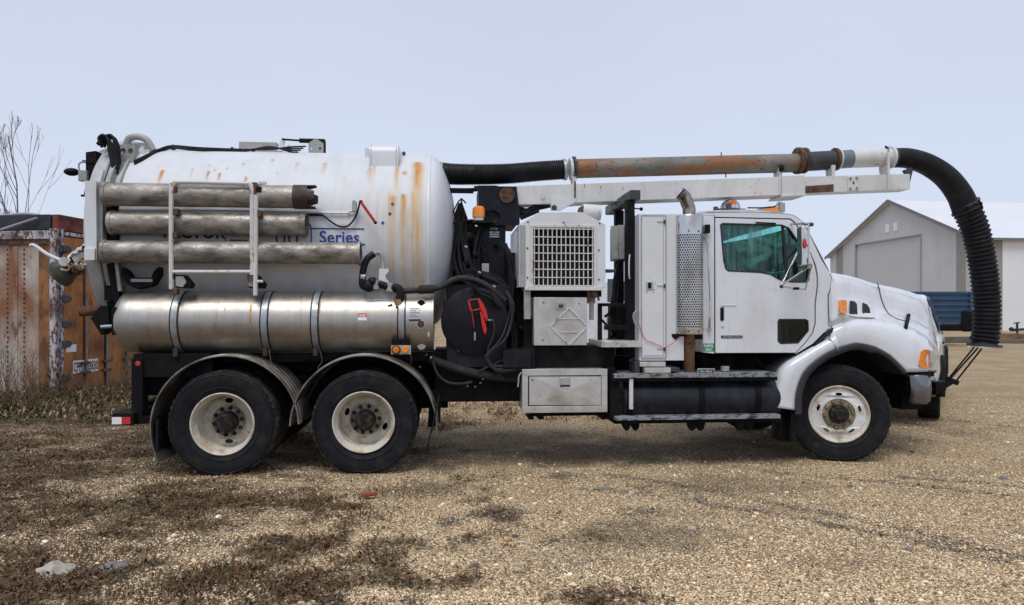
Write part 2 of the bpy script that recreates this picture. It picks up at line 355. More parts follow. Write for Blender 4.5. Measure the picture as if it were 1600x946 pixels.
# perforated heat-shield look is real geometry on a dark liner; tank white carries stains by attribute
def tankmat():
    m, nt, b, L = newmat('tank_white_paint')
    f = noisef(nt, 2.0, (1, 1, 1), 5)
    c = mixc(nt, f, (0.60, 0.635, 0.67), (0.67, 0.70, 0.73))
    g = mulf(nt, noisef(nt, 3, (2, 1, .5), 6, 0.48, 0.75, off=2), 0.35); c = mixc(nt, g, c, (0.50, 0.49, 0.44))
    at = N(nt, 'ShaderNodeAttribute'); at.attribute_name = 'rust'
    sp = nt.nodes.new('ShaderNodeSeparateColor'); L.new(at.outputs['Color'], sp.inputs[0])
    fn = noisef(nt, 10, (8, 1, .28), 8, 0.28, 0.66, off=6, rough=.65)
    c = mixc(nt, mulf(nt, sp.outputs[1], fn), c, (0.60, 0.36, 0.09))
    fn2 = noisef(nt, 30, (2, 1, .3), 5, 0.12, 0.42, off=8)
    c = mixc(nt, mulf(nt, sp.outputs[0], fn2), c, (0.50, 0.21, 0.015))
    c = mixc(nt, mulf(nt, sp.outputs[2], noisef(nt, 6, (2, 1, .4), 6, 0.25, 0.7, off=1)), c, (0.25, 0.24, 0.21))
    L.new(c, b.inputs['Base Color']); b.inputs['Roughness'].default_value = 0.52; b.inputs['Specular IOR Level'].default_value = 0.4
    bn = nt.nodes.new('ShaderNodeBump'); bn.inputs['Strength'].default_value = 0.35; bn.inputs['Distance'].default_value = 0.02
    L.new(noisef(nt, 2.6, (1, 1, 1.3), 2, 0.2, 0.8, off=7), bn.inputs['Height']); L.new(bn.outputs[0], b.inputs['Normal'])
    return m
tankwhite = tankmat()

# ================================================================== THE GROUND
def gheight(x, y):
    near = 1.0
    h = 0.022 * mnoise.noise(Vector((x * 0.55, y * 0.55, 0))) + 0.012 * mnoise.noise(Vector((x * 2.1, y * 2.1, 3)))
    d = math.hypot(x - 1, y)
    return h * max(0.0, min(1.0, (60 - d) / 40)) - 0.012
def axis(lo, hi, step, far, g=1.22):
    a = list(np.arange(lo, hi, step)); s_ = step; v = a[-1]; up = []
    while v < far: s_ *= g; v += s_; up.append(v)
    s_ = step; v = a[0]; dn = []
    while v > -far: s_ *= g; v -= s_; dn.append(v)
    return dn[::-1] + a + up
gxs = axis(-9.0, 9.0, 0.09, 2500); gys = axis(-4.8, 9.0, 0.09, 2500)
gm, nt, b, L = newmat('gravel_ground')
geo = nt.nodes.new('ShaderNodeNewGeometry')
def vor(scale, feat='F1', out=0):
    mp = nt.nodes.new('ShaderNodeMapping'); mp.inputs['Scale'].default_value = (1, 1, 1)
    nz = nt.nodes.new('ShaderNodeTexNoise'); nz.inputs['Scale'].default_value = scale * .5
    L.new(geo.outputs['Position'], nz.inputs['Vector'])
    vm = nt.nodes.new('ShaderNodeVectorMath'); vm.operation = 'MULTIPLY_ADD'
    L.new(nz.outputs['Color'], vm.inputs[0]); vm.inputs[1].default_value = (0.8 / scale,) * 3; L.new(geo.outputs['Position'], vm.inputs[2])
    v = nt.nodes.new('ShaderNodeTexVoronoi'); v.feature = feat; v.inputs['Scale'].default_value = scale
    L.new(vm.outputs[0], v.inputs['Vector']); return v
v1 = vor(78.0); v2 = vor(34.0)
s1 = nt.nodes.new('ShaderNodeSeparateColor'); L.new(v1.outputs['Color'], s1.inputs[0])
cr = nt.nodes.new('ShaderNodeValToRGB'); cr.color_ramp.interpolation = 'CONSTANT'
els = [(0.0, (0.08, 0.06, 0.04)), (0.13, (0.42, 0.32, 0.20)), (0.32, (0.78, 0.62, 0.40)), (0.54, (0.58, 0.44, 0.26)), (0.68, (0.90, 0.77, 0.56)), (0.82, (0.27, 0.245, 0.21)), (0.88, (0.76, 0.69, 0.55)), (0.95, (0.34, 0.17, 0.07))]
cr.color_ramp.elements[0].color = (*els[0][1], 1); cr.color_ramp.elements[1].position = els[1][0]; cr.color_ramp.elements[1].color = (*els[1][1], 1)
for p, c_ in els[2:]:
    e = cr.color_ramp.elements.new(p); e.color = (*c_, 1)
L.new(s1.outputs[0], cr.inputs[0])
gap = nt.nodes.new('ShaderNodeMapRange'); gap.inputs[1].default_value = 0.30; gap.inputs[2].default_value = 0.62; gap.inputs[3].default_value = 0; gap.inputs[4].default_value = 0.45
L.new(v1.outputs['Distance'], gap.inputs[0])
c = mixc(nt, gap.outputs[0], cr.outputs[0], (0.20, 0.145, 0.085))
big = noisef(nt, 0.7, (1, 1.4, 1), 8, 0.42, 0.62); c = mixc(nt, mulf(nt, big, 0.38), c, (0.24, 0.17, 0.10))
damp = noisef(nt, 1.3, (0.5, 1.8, 1), 7, 0.56, 0.72, off=4); c = mixc(nt, mulf(nt, damp, 0.4), c, (0.11, 0.09, 0.065))
blk = noisef(nt, 2.3, (0.8, 1.2, 1), 7, 0.68, 0.74, off=8.3); c = mixc(nt, mulf(nt, blk, 0.65), c, (0.05, 0.05, 0.05))
# soil under the weeds to the left and along the far side of the yard
sp = nt.nodes.new('ShaderNodeSeparateXYZ'); L.new(geo.outputs['Position'], sp.inputs[0])
mr = nt.nodes.new('ShaderNodeMapRange'); mr.inputs[1].default_value = 1.0; mr.inputs[2].default_value = -3.2; mr.inputs[3].default_value = -0.26; mr.inputs[4].default_value = 0.12
L.new(sp.outputs[0], mr.inputs[0])
ns = noisef(nt, 1.4, (1, 1.7, 1), 9, 0.0, 1.0, off=2, rough=.68)
ad = nt.nodes.new('ShaderNodeMath'); ad.operation = 'ADD'; L.new(ns, ad.inputs[0]); L.new(mr.outputs[0], ad.inputs[1])
mr2 = nt.nodes.new('ShaderNodeMapRange'); mr2.inputs[1].default_value = 0.46; mr2.inputs[2].default_value = 0.58; L.new(ad.outputs[0], mr2.inputs[0])
soil = mixc(nt, noisef(nt, 45, detail=6, lo=.35, hi=.65), (0.050, 0.034, 0.022), (0.18, 0.12, 0.08))
c = mixc(nt, mulf(nt, mr2.outputs[0], 0.8), c, soil)
at = N(nt, 'ShaderNodeAttribute'); at.attribute_name = 'stain_shade'; ssp = nt.nodes.new('ShaderNodeSeparateColor'); L.new(at.outputs['Color'], ssp.inputs[0])
c = mixc(nt, mulf(nt, ssp.outputs[1], 0.75), c, (0.10, 0.075, 0.05))  # damp ground plus the shadow under the truck, painted into the colour
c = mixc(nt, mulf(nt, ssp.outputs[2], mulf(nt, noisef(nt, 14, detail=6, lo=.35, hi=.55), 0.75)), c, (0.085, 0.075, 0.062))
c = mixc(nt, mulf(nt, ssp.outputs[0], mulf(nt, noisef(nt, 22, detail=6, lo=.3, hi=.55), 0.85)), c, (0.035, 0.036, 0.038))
c = mixc(nt, 1.0, c, (1.0, 0.955, 0.86), 'MULTIPLY')
L.new(c, b.inputs['Base Color']); b.inputs['Roughness'].default_value = 0.9; b.inputs['Specular IOR Level'].default_value = 0.3
hm = nt.nodes.new('ShaderNodeMath'); hm.operation = 'SUBTRACT'; hm.inputs[0].default_value = 1; L.new(v1.outputs['Distance'], hm.inputs[1])
h2 = nt.nodes.new('ShaderNodeMath'); h2.operation = 'MULTIPLY_ADD'; L.new(s1.outputs[1], h2.inputs[0]); h2.inputs[1].default_value = 0.8; L.new(hm.outputs[0], h2.inputs[2])
bn = nt.nodes.new('ShaderNodeBump'); bn.inputs['Strength'].default_value = 1.0; bn.inputs['Distance'].default_value = 0.012
L.new(h2.outputs[0], bn.inputs['Height']); L.new(bn.outputs[0], b.inputs['Normal'])
STAINS_AND_SHADE = []   # (x, y, half length, half width, darkness kind); some entries paint the truck's shadow
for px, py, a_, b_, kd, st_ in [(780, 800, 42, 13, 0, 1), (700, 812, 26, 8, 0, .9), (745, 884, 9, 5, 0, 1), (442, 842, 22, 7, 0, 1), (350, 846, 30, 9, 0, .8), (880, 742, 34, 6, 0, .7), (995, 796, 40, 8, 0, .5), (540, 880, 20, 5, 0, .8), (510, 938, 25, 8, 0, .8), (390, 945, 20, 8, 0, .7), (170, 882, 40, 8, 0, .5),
        (1000, 835, 150, 26, 1, .75), (665, 762, 60, 12, 1, .8), (1150, 757, 150, 18, 1, .6), (900, 712, 300, 18, 1, 1.0), (1100, 700, 280, 22, 1, 1.0), (1300, 880, 90, 16, 1, .3), (760, 690, 220, 18, 1, .8), (860, 870, 120, 14, 1, .3), (1120, 800, 200, 12, 1, .4)]:  # long patches beneath the truck paint its shadow; the others are damp ground
    s_ = (py - HY) / HC; c_ = CW((px - CX) / s_, F / s_); STAINS_AND_SHADE.append((c_.x, c_.y, a_ / s_, b_ / s_ * F / (py - HY), kd, st_))
TRACKS = [[(950, 742), (1100, 762), (1300, 800), (1600, 868)], [(930, 762), (1080, 780), (1280, 812), (1560, 870)], [(1400, 745), (1520, 752), (1700, 770)], [(1470, 655), (1600, 668), (1800, 690)], [(1200, 733), (1400, 752), (1600, 778)]]
TRK = [[CW((px - CX) / ((py - HY) / HC), F / ((py - HY) / HC)) for px, py in t] for t in TRACKS]
def stain_shade_at(x, y):
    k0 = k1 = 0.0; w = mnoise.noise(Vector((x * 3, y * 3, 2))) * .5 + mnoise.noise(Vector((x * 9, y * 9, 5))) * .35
    for cx_, cy_, a_, b_, kd, st_ in STAINS_AND_SHADE:
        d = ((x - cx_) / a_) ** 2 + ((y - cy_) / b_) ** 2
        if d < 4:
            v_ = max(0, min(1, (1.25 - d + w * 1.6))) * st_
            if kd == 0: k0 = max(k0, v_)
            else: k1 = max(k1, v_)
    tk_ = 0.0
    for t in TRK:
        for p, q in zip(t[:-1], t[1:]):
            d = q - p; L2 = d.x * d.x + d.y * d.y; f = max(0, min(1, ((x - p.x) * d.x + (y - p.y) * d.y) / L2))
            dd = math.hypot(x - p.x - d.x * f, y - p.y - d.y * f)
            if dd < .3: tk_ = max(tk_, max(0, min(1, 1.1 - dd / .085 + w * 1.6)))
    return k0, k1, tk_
g = MB()
nx_, ny_ = len(gxs), len(gys)
g.v = [(x, y, gheight(x, y)) for x in gxs for y in gys]
g.f = [(i * ny_ + j, (i + 1) * ny_ + j, (i + 1) * ny_ + j + 1, i * ny_ + j + 1) for i in range(nx_ - 1) for j in range(ny_ - 1)]
gob = setp(g.build('ground', gm, norm=False, center=False, smooth=180), kind='structure')
sa_ = gob.data.attributes.new('stain_shade', 'FLOAT_COLOR', 'POINT'); cc_ = np.zeros((len(g.v), 4), np.float32)
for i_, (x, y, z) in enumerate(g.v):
    if -9 < x < 12 and -5 < y < 10: cc_[i_, :3] = stain_shade_at(x, y)
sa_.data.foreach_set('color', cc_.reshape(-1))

# ================================================================== THE VACUUM TRUCK
YC = 1.25                                               # centre line of the truck
T = thing('vacuum_truck', 'white vacuum excavation truck with rust-streaked debris tank and long suction boom standing on the gravel', 'truck', (0, YC, 0))

# ------------------------------------------------ wheels
def tyre_prof(R_, w):
    return [(0.300, 0.03), (0.308, 0.008), (0.345, -0.004), (0.352, -0.010), (0.358, -0.004), (0.40, -0.012), (0.44, -0.016), (0.468, -0.010),
            (0.474, -0.014), (0.482, -0.006), (R_ - 0.022, 0.004), (R_ - 0.006, 0.020), (R_, 0.034),
            (R_, w * .28), (R_ - .012, w * .28 + .004), (R_ - .012, w * .28 + .012), (R_, w * .28 + .016),
            (R_, w * .5 - .008), (R_ - .012, w * .5 - .004), (R_ - .012, w * .5 + .004), (R_, w * .5 + .008),
            (R_, w * .72 - .016), (R_ - .012, w * .72 - .012), (R_ - .012, w * .72 - .004), (R_, w * .72),
            (R_, w - .034), (R_ - .01, w - .016), (R_ - .025, w - .004), (0.44, w + .014), (0.36, w + .004), (0.300, w - .03)]
def treadmat(o):
    o.data.materials.append(treadr)
    for p in o.data.polygons:
        r_ = np.mean([math.hypot(o.data.vertices[v].co.x, o.data.vertices[v].co.z) for v in p.vertices])
        if r_ > .500: p.material_index = 1
def wheel_base(kind):
    r = bpy.data.objects.new('wheel', None); COL.objects.link(r); r.parent = T; WL[r.name] = Vector((0, 0, 0))
    R_ = 0.518
    def lug(i, j, rr, yy):
        if rr > R_ - 0.03 and (j % 3 == 0): 
            if i in (10, 11, 12, 25, 26, 27): rr -= 0.007
        return rr, yy
    def squash(mb):
        mb.v = [(v[0] * (1 + 0.02 * (max(0, -v[2] - .35) / .17)), v[1], max(v[2], -0.500)) for v in mb.v]; return mb
    mb = squash(MB().lathe(tyre_prof(R_, 0.27), (0, 0, 0), 'Y', 144, fn=lug)); treadmat(mb.build('tyre', rubber, r, smooth=30))
    if kind == 'rear':
        treadmat(squash(MB().lathe(tyre_prof(R_, 0.27), (0, 0.335, 0), 'Y', 144, fn=lug)).build('tyre', rubber, r, smooth=30))
        # deep rim well
        MB().lathe([(0.306, 0.022), (0.304, 0.0), (0.296, -0.004), (0.288, 0.002), (0.283, 0.03), (0.262, 0.055), (0.256, 0.10), (0.252, 0.24), (0.238, 0.265), (0.30, 0.28)], (0, 0, 0), 'Y', 64).build('rim', rimw, r)
        holes = [circ(0, 0, 0.001, 0, 4)]
        hh = []
        for k in range(2):
            a = PI * k + PI / 2
            hh.append(circ(0.203 * math.cos(a), 0.203 * math.sin(a), 0.023, 0.205, 16, rx=0.040, rot=a + PI / 2))
        disc = MB().plate(circ(0, 0, 0.25, 0.205, 48), hh, 0.012)
        disc.v = [(v[0], v[1] + 0.03 * min(1, max(0, (math.hypot(v[0], v[2]) - .16) / .09)), v[2]) for v in disc.v]
        disc.build('rim_disc', rimw, r, smooth=30)
        MB().lathe([(0.158, 0.206), (0.156, 0.198), (0.15, 0.196), (0.0, 0.196)], (0, 0, 0), 'Y', 40).build('bolt_circle_plate', pmat('grimy_rim_paint', (0.33, 0.29, 0.22), 0.6, var=.3, vs=9, dirts=[(GRIME, .8, 14, .45, .6, (1, 1, 1))]), r)
        for k in range(10):
            a = 2 * PI * k / 10 + .15; c = (0.135 * math.cos(a), 0, 0.135 * math.sin(a))
            MB().lathe([(0.0, 0.155), (0.012, 0.157), (0.019, 0.172), (0.022, 0.197)], c, 'Y', 6).build('lug_nut', hubm, r, smooth=25)
        hb = MB().lathe([(0.0, 0.07), (0.075, 0.07), (0.082, 0.076), (0.084, 0.10), (0.098, 0.103), (0.102, 0.115), (0.104, 0.196)], (0, 0, 0), 'Y', 32)
        for k in range(8):
            a = 2 * PI * k / 8; hb.lathe([(0, 0.088), (0.010, 0.088), (0.010, 0.105)], (0.09 * math.cos(a), 0, 0.09 * math.sin(a)), 'Y', 6)
        hb.build('hub', hubm, r)
    else:
        MB().lathe([(0.306, 0.022), (0.304, 0.0), (0.296, -0.004), (0.288, 0.002), (0.282, 0.018), (0.268, 0.03), (0.262, 0.04), (0.262, 0.25)], (0, 0, 0), 'Y', 64).build('rim', rimw, r)
        hh = []
        for k in range(5):
            a = 2 * PI * k / 5 + PI / 2
            hh.append(circ(0.212 * math.cos(a), 0.212 * math.sin(a), 0.016, 0.03, 14, rx=0.036, rot=a + PI / 2))
        disc = MB().plate(circ(0, 0, 0.266, 0.03, 48), hh + [circ(0, 0, 0.165, 0.03, 32)], 0.012)
        disc.v = [(v[0], v[1] - 0.022 * max(0, 1 - abs(math.hypot(v[0], v[2]) - .2) / .06), v[2]) for v in disc.v]
        disc.build('rim_disc', pmat('painted_rim_disc', (0.66, 0.67, 0.66), 0.45, var=0.08, dirts=[((0.36, 0.3, 0.2), 0.8, 9, 0.5, 0.68, (1, 1, 1))]), r, smooth=30)
        MB().lathe([(0.166, 0.032), (0.160, 0.026), (0.10, 0.024), (0.0, 0.024)], (0, 0, 0), 'Y', 40).build('bolt_circle_plate', pmat('grimy_bolt_circle', (0.30, 0.26, 0.18), 0.6, var=.3, vs=9, dirts=[(GRIME, .8, 14, .45, .6, (1, 1, 1))]), r)
        for k in range(10):
            a = 2 * PI * k / 10 + .1; c = (0.138 * math.cos(a), 0, 0.138 * math.sin(a))
            MB().lathe([(0.0, -0.012), (0.012, -0.01), (0.017, 0.0), (0.022, 0.025)], c, 'Y', 6).build('lug_nut', brass, r, smooth=25)
        MB().lathe([(0.0, -0.05), (0.045, -0.05), (0.052, -0.044), (0.054, -0.03), (0.088, -0.026), (0.098, -0.015), (0.104, 0.024)], (0, 0, 0), 'Y', 32).build('hub', hubm, r)
    return r
TL = Vector((0, YC, 0))
wx = [XX(347, 0), XX(568, 0)]
w0 = wheel_base('rear'); w0.location = Vector((wx[0], 0.0, 0.488)) - TL
w1 = copy_tree(w0, T); w1.location = Vector((wx[1], 0.0, 0.488)) - TL; w1.rotation_euler = (0, R(112), 0)
for c_ in w1.children:
    if c_.name.startswith('tyre'): c_.rotation_euler = (0, R(-112), 0)
for x in wx:
    w2 = copy_tree(w0, T); w2.location = Vector((x, 2.5, 0.497)) - TL; w2.rotation_euler = (0, 0, PI)
fx = XX(1312, 0.10)
wf = wheel_base('front'); wf.location = Vector((fx, 0.11, 0.488)) - TL; wf.rotation_euler = (0, 0, R(-19))
w3 = copy_tree(wf, T); w3.location = Vector((fx, 2.39, 0.497)) - TL; w3.rotation_euler = (0, 0, R(161))

# ------------------------------------------------ chassis
xr, xf = XX(212, 0.8), XX(1425, 0.8)
for y in (0.82, 1.60): MB().box(xr, xf, y, y + 0.08, 0.80, 1.08).build('chassis_rail', black, T, 0.006)
for x in (xr, -2.9, -0.9, 0.6, 2.2, xf - .1): MB().box(x, x + .1, 0.9, 1.6, 0.84, 1.04).build('cross_member', black, T)
for x in wx: MB().cyl((x, 0.6, 0.49), (x, 1.9, 0.49), 0.075).ell((x, 1.25, .49), .2, .22, .22).build('axle', black, T)
MB().cyl((fx, .3, .45), (fx, 2.2, .45), 0.06).build('axle', black, T)
MB().bar((wx[0] - .1, .72, .62), (wx[1] + .1, .72, .62), .1, .16).bar(((wx[0] + wx[1]) / 2, .72, .62), ((wx[0] + wx[1]) / 2, .72, .95), .3, .12).build('walking_beam', black, T, .01)
PB(T, 'side_frame_box', black, 208, 553, 332, 590, 0.12, 0.62, .006)
PB(T, 'side_frame_plate', black, 330, 551, 690, 566, 0.30, 0.80, .006)
PB(T, 'side_skirt', black, 212, 566, 690, 585, 0.66, 0.76, .006)
PB(T, 'rear_frame_plate', black, 209, 586, 262, 618, 0.30, 0.75, .006)
PB(T, 'skirt_plate', black, 300, 560, 700, 640, 0.68, 0.74, 0)
# rear underride guard
PB(T, 'guard_post', black, 205, 560, 223, 655, 0.10, 0.24, .005)
MB().box(XX(176, .02), XX(209, .02), 0.02, 2.45, PT(190, 665, .02).z, PT(190, 646, .02).z).build('rear_bumper_bar', black, T, .006)
MB().bar(PT(208, 657, .12), PT(250, 655, .12), .07, .07).build('guard_strut', black, T)
MB().bar(PT(208, 645, .5), PT(262, 622, .9), .07, .1).build('guard_strut', black, T)
for (l, r, m_) in ((172, 187, whites), (187, 201, redst)):
    MB().box(XX(l + 3, .015), XX(r + 3, .015), 0.012, 0.019, PT(187, 663, .02).z, PT(187, 652, .02).z).build('reflective_tape', m_, T)
MB().lathe([(0, -.012), (.025, -.01), (.03, 0)], tuple(PT(216, 568, .11)), 'Y', 14).build('side_marker', redst, T)

# ------------------------------------------------ rear fenders (ribbed aluminium arcs) and flaps
def fender(cx_px, cz_px, r, a0, a1, name='rear_fender'):
    c_ = PT(cx_px, cz_px, 0)
    prof = []
    y = -0.03
    prof.append((r - .010, y)); prof.append((r, y)); prof.append((r + .006, y + .006)); prof.append((r + .004, y + .02))
    for k in range(5):
        yy = 0.05 + k * .11
        prof += [(r, yy), (r + .012, yy + .012), (r + .012, yy + .03), (r, yy + .042)]
    prof += [(r, 0.63), (r - .03, 0.635), (r - .008, 0.625), (r - .008, -0.022), (r - .010, -0.026)]
    return MB().lathe(prof, (c_.x, 0, c_.z), 'Y', 40, R(a0), R(a1), closed=False).build(name, fendm, T, smooth=30)
fender(353, 668, 0.695, 2, 208)
fender(569, 668, 0.710, -6, 178)
MB().box(XX(243, 0), XX(247, 0), 0.0, 0.6, PT(245, 705, 0).z, PT(245, 655, 0).z).build('mud_flap', rubber, T)
MB().bar(PT(686, 620, .05), PT(668, 700, .05), .012, .3).build('mud_flap', rubber, T)
MB().plate(pp([(672, 610), (688, 610), (688, 660), (676, 668), (668, 668)], .3), th=.3).build('flap_bracket', black, T)

# ------------------------------------------------ debris tank
TX0, TX1 = XX(168, 0.25), XX(669, 0.25); TR, TZ = 0.98, 2.395
nu_, nv_ = 440, 220
tv = []; rust = []
streaks = []   # x centre px, z top px, width px, length px, kind(0 rust,1 yellow), strength
for (px, top, wd, ln, kd, st) in [(243, 262, 3.0, 30, 0, 1.5), (317, 265, 2.2, 20, 0, 1.3), (336, 268, 2.2, 20, 0, 1.3), (379, 274, 2.2, 18, 0, 1.4), (213, 300, 2, 10, 0, .5), (290, 258, 2, 30, 0, .45),
        (581, 232, 2.5, 40, 0, 1.0), (574, 262, 5, 18, 0, .6), (618, 240, 4, 26, 0, 1.0), (632, 262, 2.5, 12, 0, 1.0), (650, 262, 4, 45, 0, 1.0), (648, 245, 4, 26, 0, .8), (630, 306, 2.2, 36, 0, 1.0), (612, 310, 5, 12, 0, .7),
        (652, 250, 8, 260, 1, 1.35), (645, 300, 4, 220, 1, 1.2), (630, 306, 5.5, 200, 1, 1.2), (612, 300, 7, 200, 1, 1.0), (637, 330, 3, 150, 1, .8), (656, 350, 3, 150, 1, .8), (590, 300, 3, 130, 1, .5), (618, 255, 5, 90, 1, .7), (581, 250, 3, 60, 1, .5), (600, 330, 4, 90, 1, .35), (660, 350, 4, 100, 1, .5), (651, 244, 7, 60, 0, 1.0), (630, 306, 3, 60, 0, .9), (613, 309, 5, 40, 0, .8), (618, 250, 3, 45, 0, .8), (575, 256, 3, 34, 0, .8), (298, 300, 3, 20, 0, .6), (455, 246, 3, 20, 0, .5), (500, 248, 4, 24, 0, .6), (408, 290, 2, 20, 0, .5), (536, 352, 8, 8, 0, .8), (535, 270, 4, 80, 1, .25), (575, 300, 4, 60, 1, .3)]:
    y_ = 0.4; p0 = PT(px, top, y_); s_ = SC(px, y_)
    streaks.append((XX(px, .32), p0.z, wd / s_, ln / s_, kd, st))
# spots with a pimple of rust
spots = [(XX(px, .4), PT(px, py, .4).z, r_ / 145, st) for px, py, r_, st in [(548, 339, 2.5, .8), (330, 262, 1.5, .9), (349, 259, 1.5, .8), (318, 254, 1.2, .7), (430, 268, 1.3, .4), (372, 250, 2, .7), (416, 242, 3, .6), (240, 335, 2, .5), (660, 440, 4, .3), (630, 268, 2.2, 1), (652, 266, 2.5, 1), (631, 307, 1.6, 1), (556, 362, 2.0, .8), (545, 361, 3, .5)]]
X_ = np.linspace(TX0, TX1, nu_ + 1); TH = np.linspace(0, 2 * PI, nv_ + 1)[:-1]
XG, TG = np.meshgrid(X_, TH, indexing='ij')
rr = TR * np.ones_like(XG)
for wx_ in (XX(388, .25), XX(520, .25), XX(668, .25)): rr += 0.004 * np.exp(-((XG - wx_) / 0.008) ** 2)
# gentle dents
for i in range(26):
    cx_, ct = rng.uniform(TX0, TX1), rng.uniform(PI * .5, PI * 1.2); rr -= rng.uniform(.002, .007) * np.exp(-((XG - cx_) / rng.uniform(.08, .22)) ** 2 - ((TG - ct) / rng.uniform(.06, .2)) ** 2)
YG = YC + rr * np.cos(TG); ZG = TZ + rr * np.sin(TG)
ru = np.zeros_like(XG); ye = np.zeros_like(XG); gr = np.zeros_like(XG)
side = (YG < YC)
for (x, z, w, ln, kd, st) in streaks:
    wob = 0.07 * w * np.sin(ZG * 31 + x * 9)
    f = np.exp(-(((XG - x + wob)) / w) ** 2) * (ZG < z) * np.clip(1 - (z - ZG) / ln, 0, 1) ** (.8 if kd == 0 else .35) * st
    if kd == 0: ru = np.maximum(ru, f)
    else: ye = np.maximum(ye, f)
for (x, z, r_, st) in spots: ru = np.maximum(ru, 1.3 * st * np.exp(-((XG - x) ** 2 + (ZG - z) ** 2) / (r_ * r_)))
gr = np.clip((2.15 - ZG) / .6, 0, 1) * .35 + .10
ru, ye = ru * side, ye * side
mb = MB()
mb.v = np.stack([XG, YG, ZG], -1).reshape(-1, 3).tolist()
mb.f = [(i * nv_ + j, i * nv_ + (j + 1) % nv_, (i + 1) * nv_ + (j + 1) % nv_, (i + 1) * nv_ + j) for i in range(nu_) for j in range(nv_)]
tank = mb.build('debris_tank', tankwhite, T, norm=False, smooth=180)
at = tank.data.attributes.new('rust', 'FLOAT_COLOR', 'POINT')
at.data.foreach_set('color', np.stack([ru, ye, gr, np.ones_like(ru)], -1).reshape(-1).astype(np.float32))
# domed front head
hp = [(TR, 0)] + [(TR * math.sin(a), 0.0 + 0.30 * math.cos(a) / 1) for a in np.linspace(R(86), 0.001, 18)]
hp = [(r_, x_) for r_, x_ in hp]
MB().lathe(hp, (TX1, YC, TZ), 'X', 96).build('front_head', tankwhite, T, smooth=60)
MB().lathe([(TR + .001, -.02), (TR + .007, -.015), (TR + .007, .015), (TR + .001, .02)], (TX1, YC, TZ), 'X', 96).build('head_seam', white, T, smooth=60)
# rear flange, door dish and their rings
DX = XX(150, .25)
MB().lathe([(0.97, 0.07), (1.07, 0.07), (1.075, 0.065), (1.075, 0.03), (1.07, .025), (0.97, .025)], (TX0 - .07, YC, TZ - .02), 'X', 96, closed=True).build('tank_flange', greyp, T, smooth=30)
MB().lathe([(0.97, 0.04), (1.07, 0.04), (1.085, 0.03), (1.09, -.06), (1.075, -.09), (0.97, -.10)], (TX0 - .10, YC, TZ - .02), 'X', 96, closed=True).build('door_ring', pmat('dirty_ring_paint', (.42, .44, .46), .4, var=.08, dirts=[((.30, .24, .14), .7, 5, .5, .7, (1, 1, 1)), (RUST, .8, 25, .68, .73, (1, 1, 1))]), T, smooth=30)
MB().lathe([(0.99 * math.sin(a), -.03 - .24 * math.cos(a)) for a in np.linspace(PI / 2, 0.001, 16)], (TX0 - .09, YC, TZ - .02), 'X', 80).build('rear_door', white, T, smooth=60)
MB().lathe([(TR + .002, 0), (TR + .03, 0), (TR + .03, .02), (TR + .002, .02)], (TX0 + .05, YC, TZ), 'X', 96).build('tank_band', greyp, T, smooth=30)
# vertical latch beam at the near edge of the door and gussets
PB(T, 'latch_beam', white, 132, 283, 151, 407, 0.08, 0.16, .006)
MB().plate(pp([(137, 283), (150, 283), (151, 405), (134, 407), (131, 330)], .07), th=.012).build('latch_beam_face', white, T)
MB().plate(pp([(151, 300), (162, 265), (160, 300), (160, 398), (151, 402)], .12), th=.02).build('latch_channel', greyp, T)
PB(T, 'hinge_foot', white, 131, 388, 148, 407, 0.05, 0.09, .004)
PB(T, 'flange_backing', black, 163, 318, 178, 470, 0.32, 0.55, 0)
MB().plate(pp([(163, 318), (184, 322), (186, 480), (180, 482), (168, 420), (163, 400)], .235), th=.03).build('inner_flange_plate', black, T)
MB().bar(PT(181, 400, .2), PT(188, 455, .22), .03).build('door_strut', greyp, T)
MB().plate(pp([(158, 408), (170, 400), (183, 470), (176, 505), (165, 470)], .42), th=.05).build('door_gusset', black, T)
for k, (px, py) in enumerate([(160, 330), (159, 360), (176, 375), (186, 440), (188, 410)]):
    MB().box(XX(px, .3), XX(px + 6, .3), .28, .36, PT(px, py + 7, .3).z, PT(px, py, .3).z).build('door_clamp', greyp, T, .003)

# ------------------------------------------------ top gear of the tank
def tk(px, y=YC): return TZ + math.sqrt(max(0, TR ** 2 - (y - YC) ** 2))
PB(T, 'hinge_lug', greyp, 188, 228, 208, 262, 0.62, 1.0, .006)
MB().plate(pp([(186, 226), (210, 226), (210, 246), (206, 258), (190, 258), (186, 246)], .58), [circ(PT(192, 236, .58).x, PT(192, 236, .58).z, .028, .58), circ(PT(204, 236, .58).x, PT(204, 236, .58).z, .028, .58)], .03).build('hinge_plate', greyp, T)
MB().cyl(PT(198, 256, .62), PT(198, 284, .62), .075, 24).cyl(PT(198, 262, .62), PT(198, 266, .62), .09, 24).cyl(PT(198, 277, .62), PT(198, 281, .62), .09, 24).bar(PT(172, 270, .58), PT(190, 273, .58), .05, .06).build('hinge_barrel', white, T)
MB().plate(pp([(150, 238), (165, 232), (186, 232), (186, 252), (165, 254), (140, 246), (133, 240)], .62), th=.06).build('door_arm', white, T, .004)
MB().plate(pp([(210, 240), (222, 228), (230, 245), (232, 262), (212, 262)], .75), th=.02).build('hinge_gusset', white, T)
TU(T, 'vent_elbow', greyp, [(197, 228, .8), (202, 217, .8), (216, 214, .8), (230, 220, .8), (240, 236, .8)], .036, 12)
MB().plate(pp([(134, 238), (150, 236), (152, 282), (140, 282), (137, 306), (133, 306), (134, 282)], .5), th=.15).build('camera_housing', black, T, .004)
MB().bar(PT(127, 306, .5), PT(136, 306, .5), .02).build('lamp_stud', black, T)
MB().bar(PT(129, 252, .5), PT(154, 255, .5), .02).build('lamp_crossbar', black, T)
PB(T, 'lamp_bracket', greyp, 122, 266, 135, 283, .45, .5, .004)
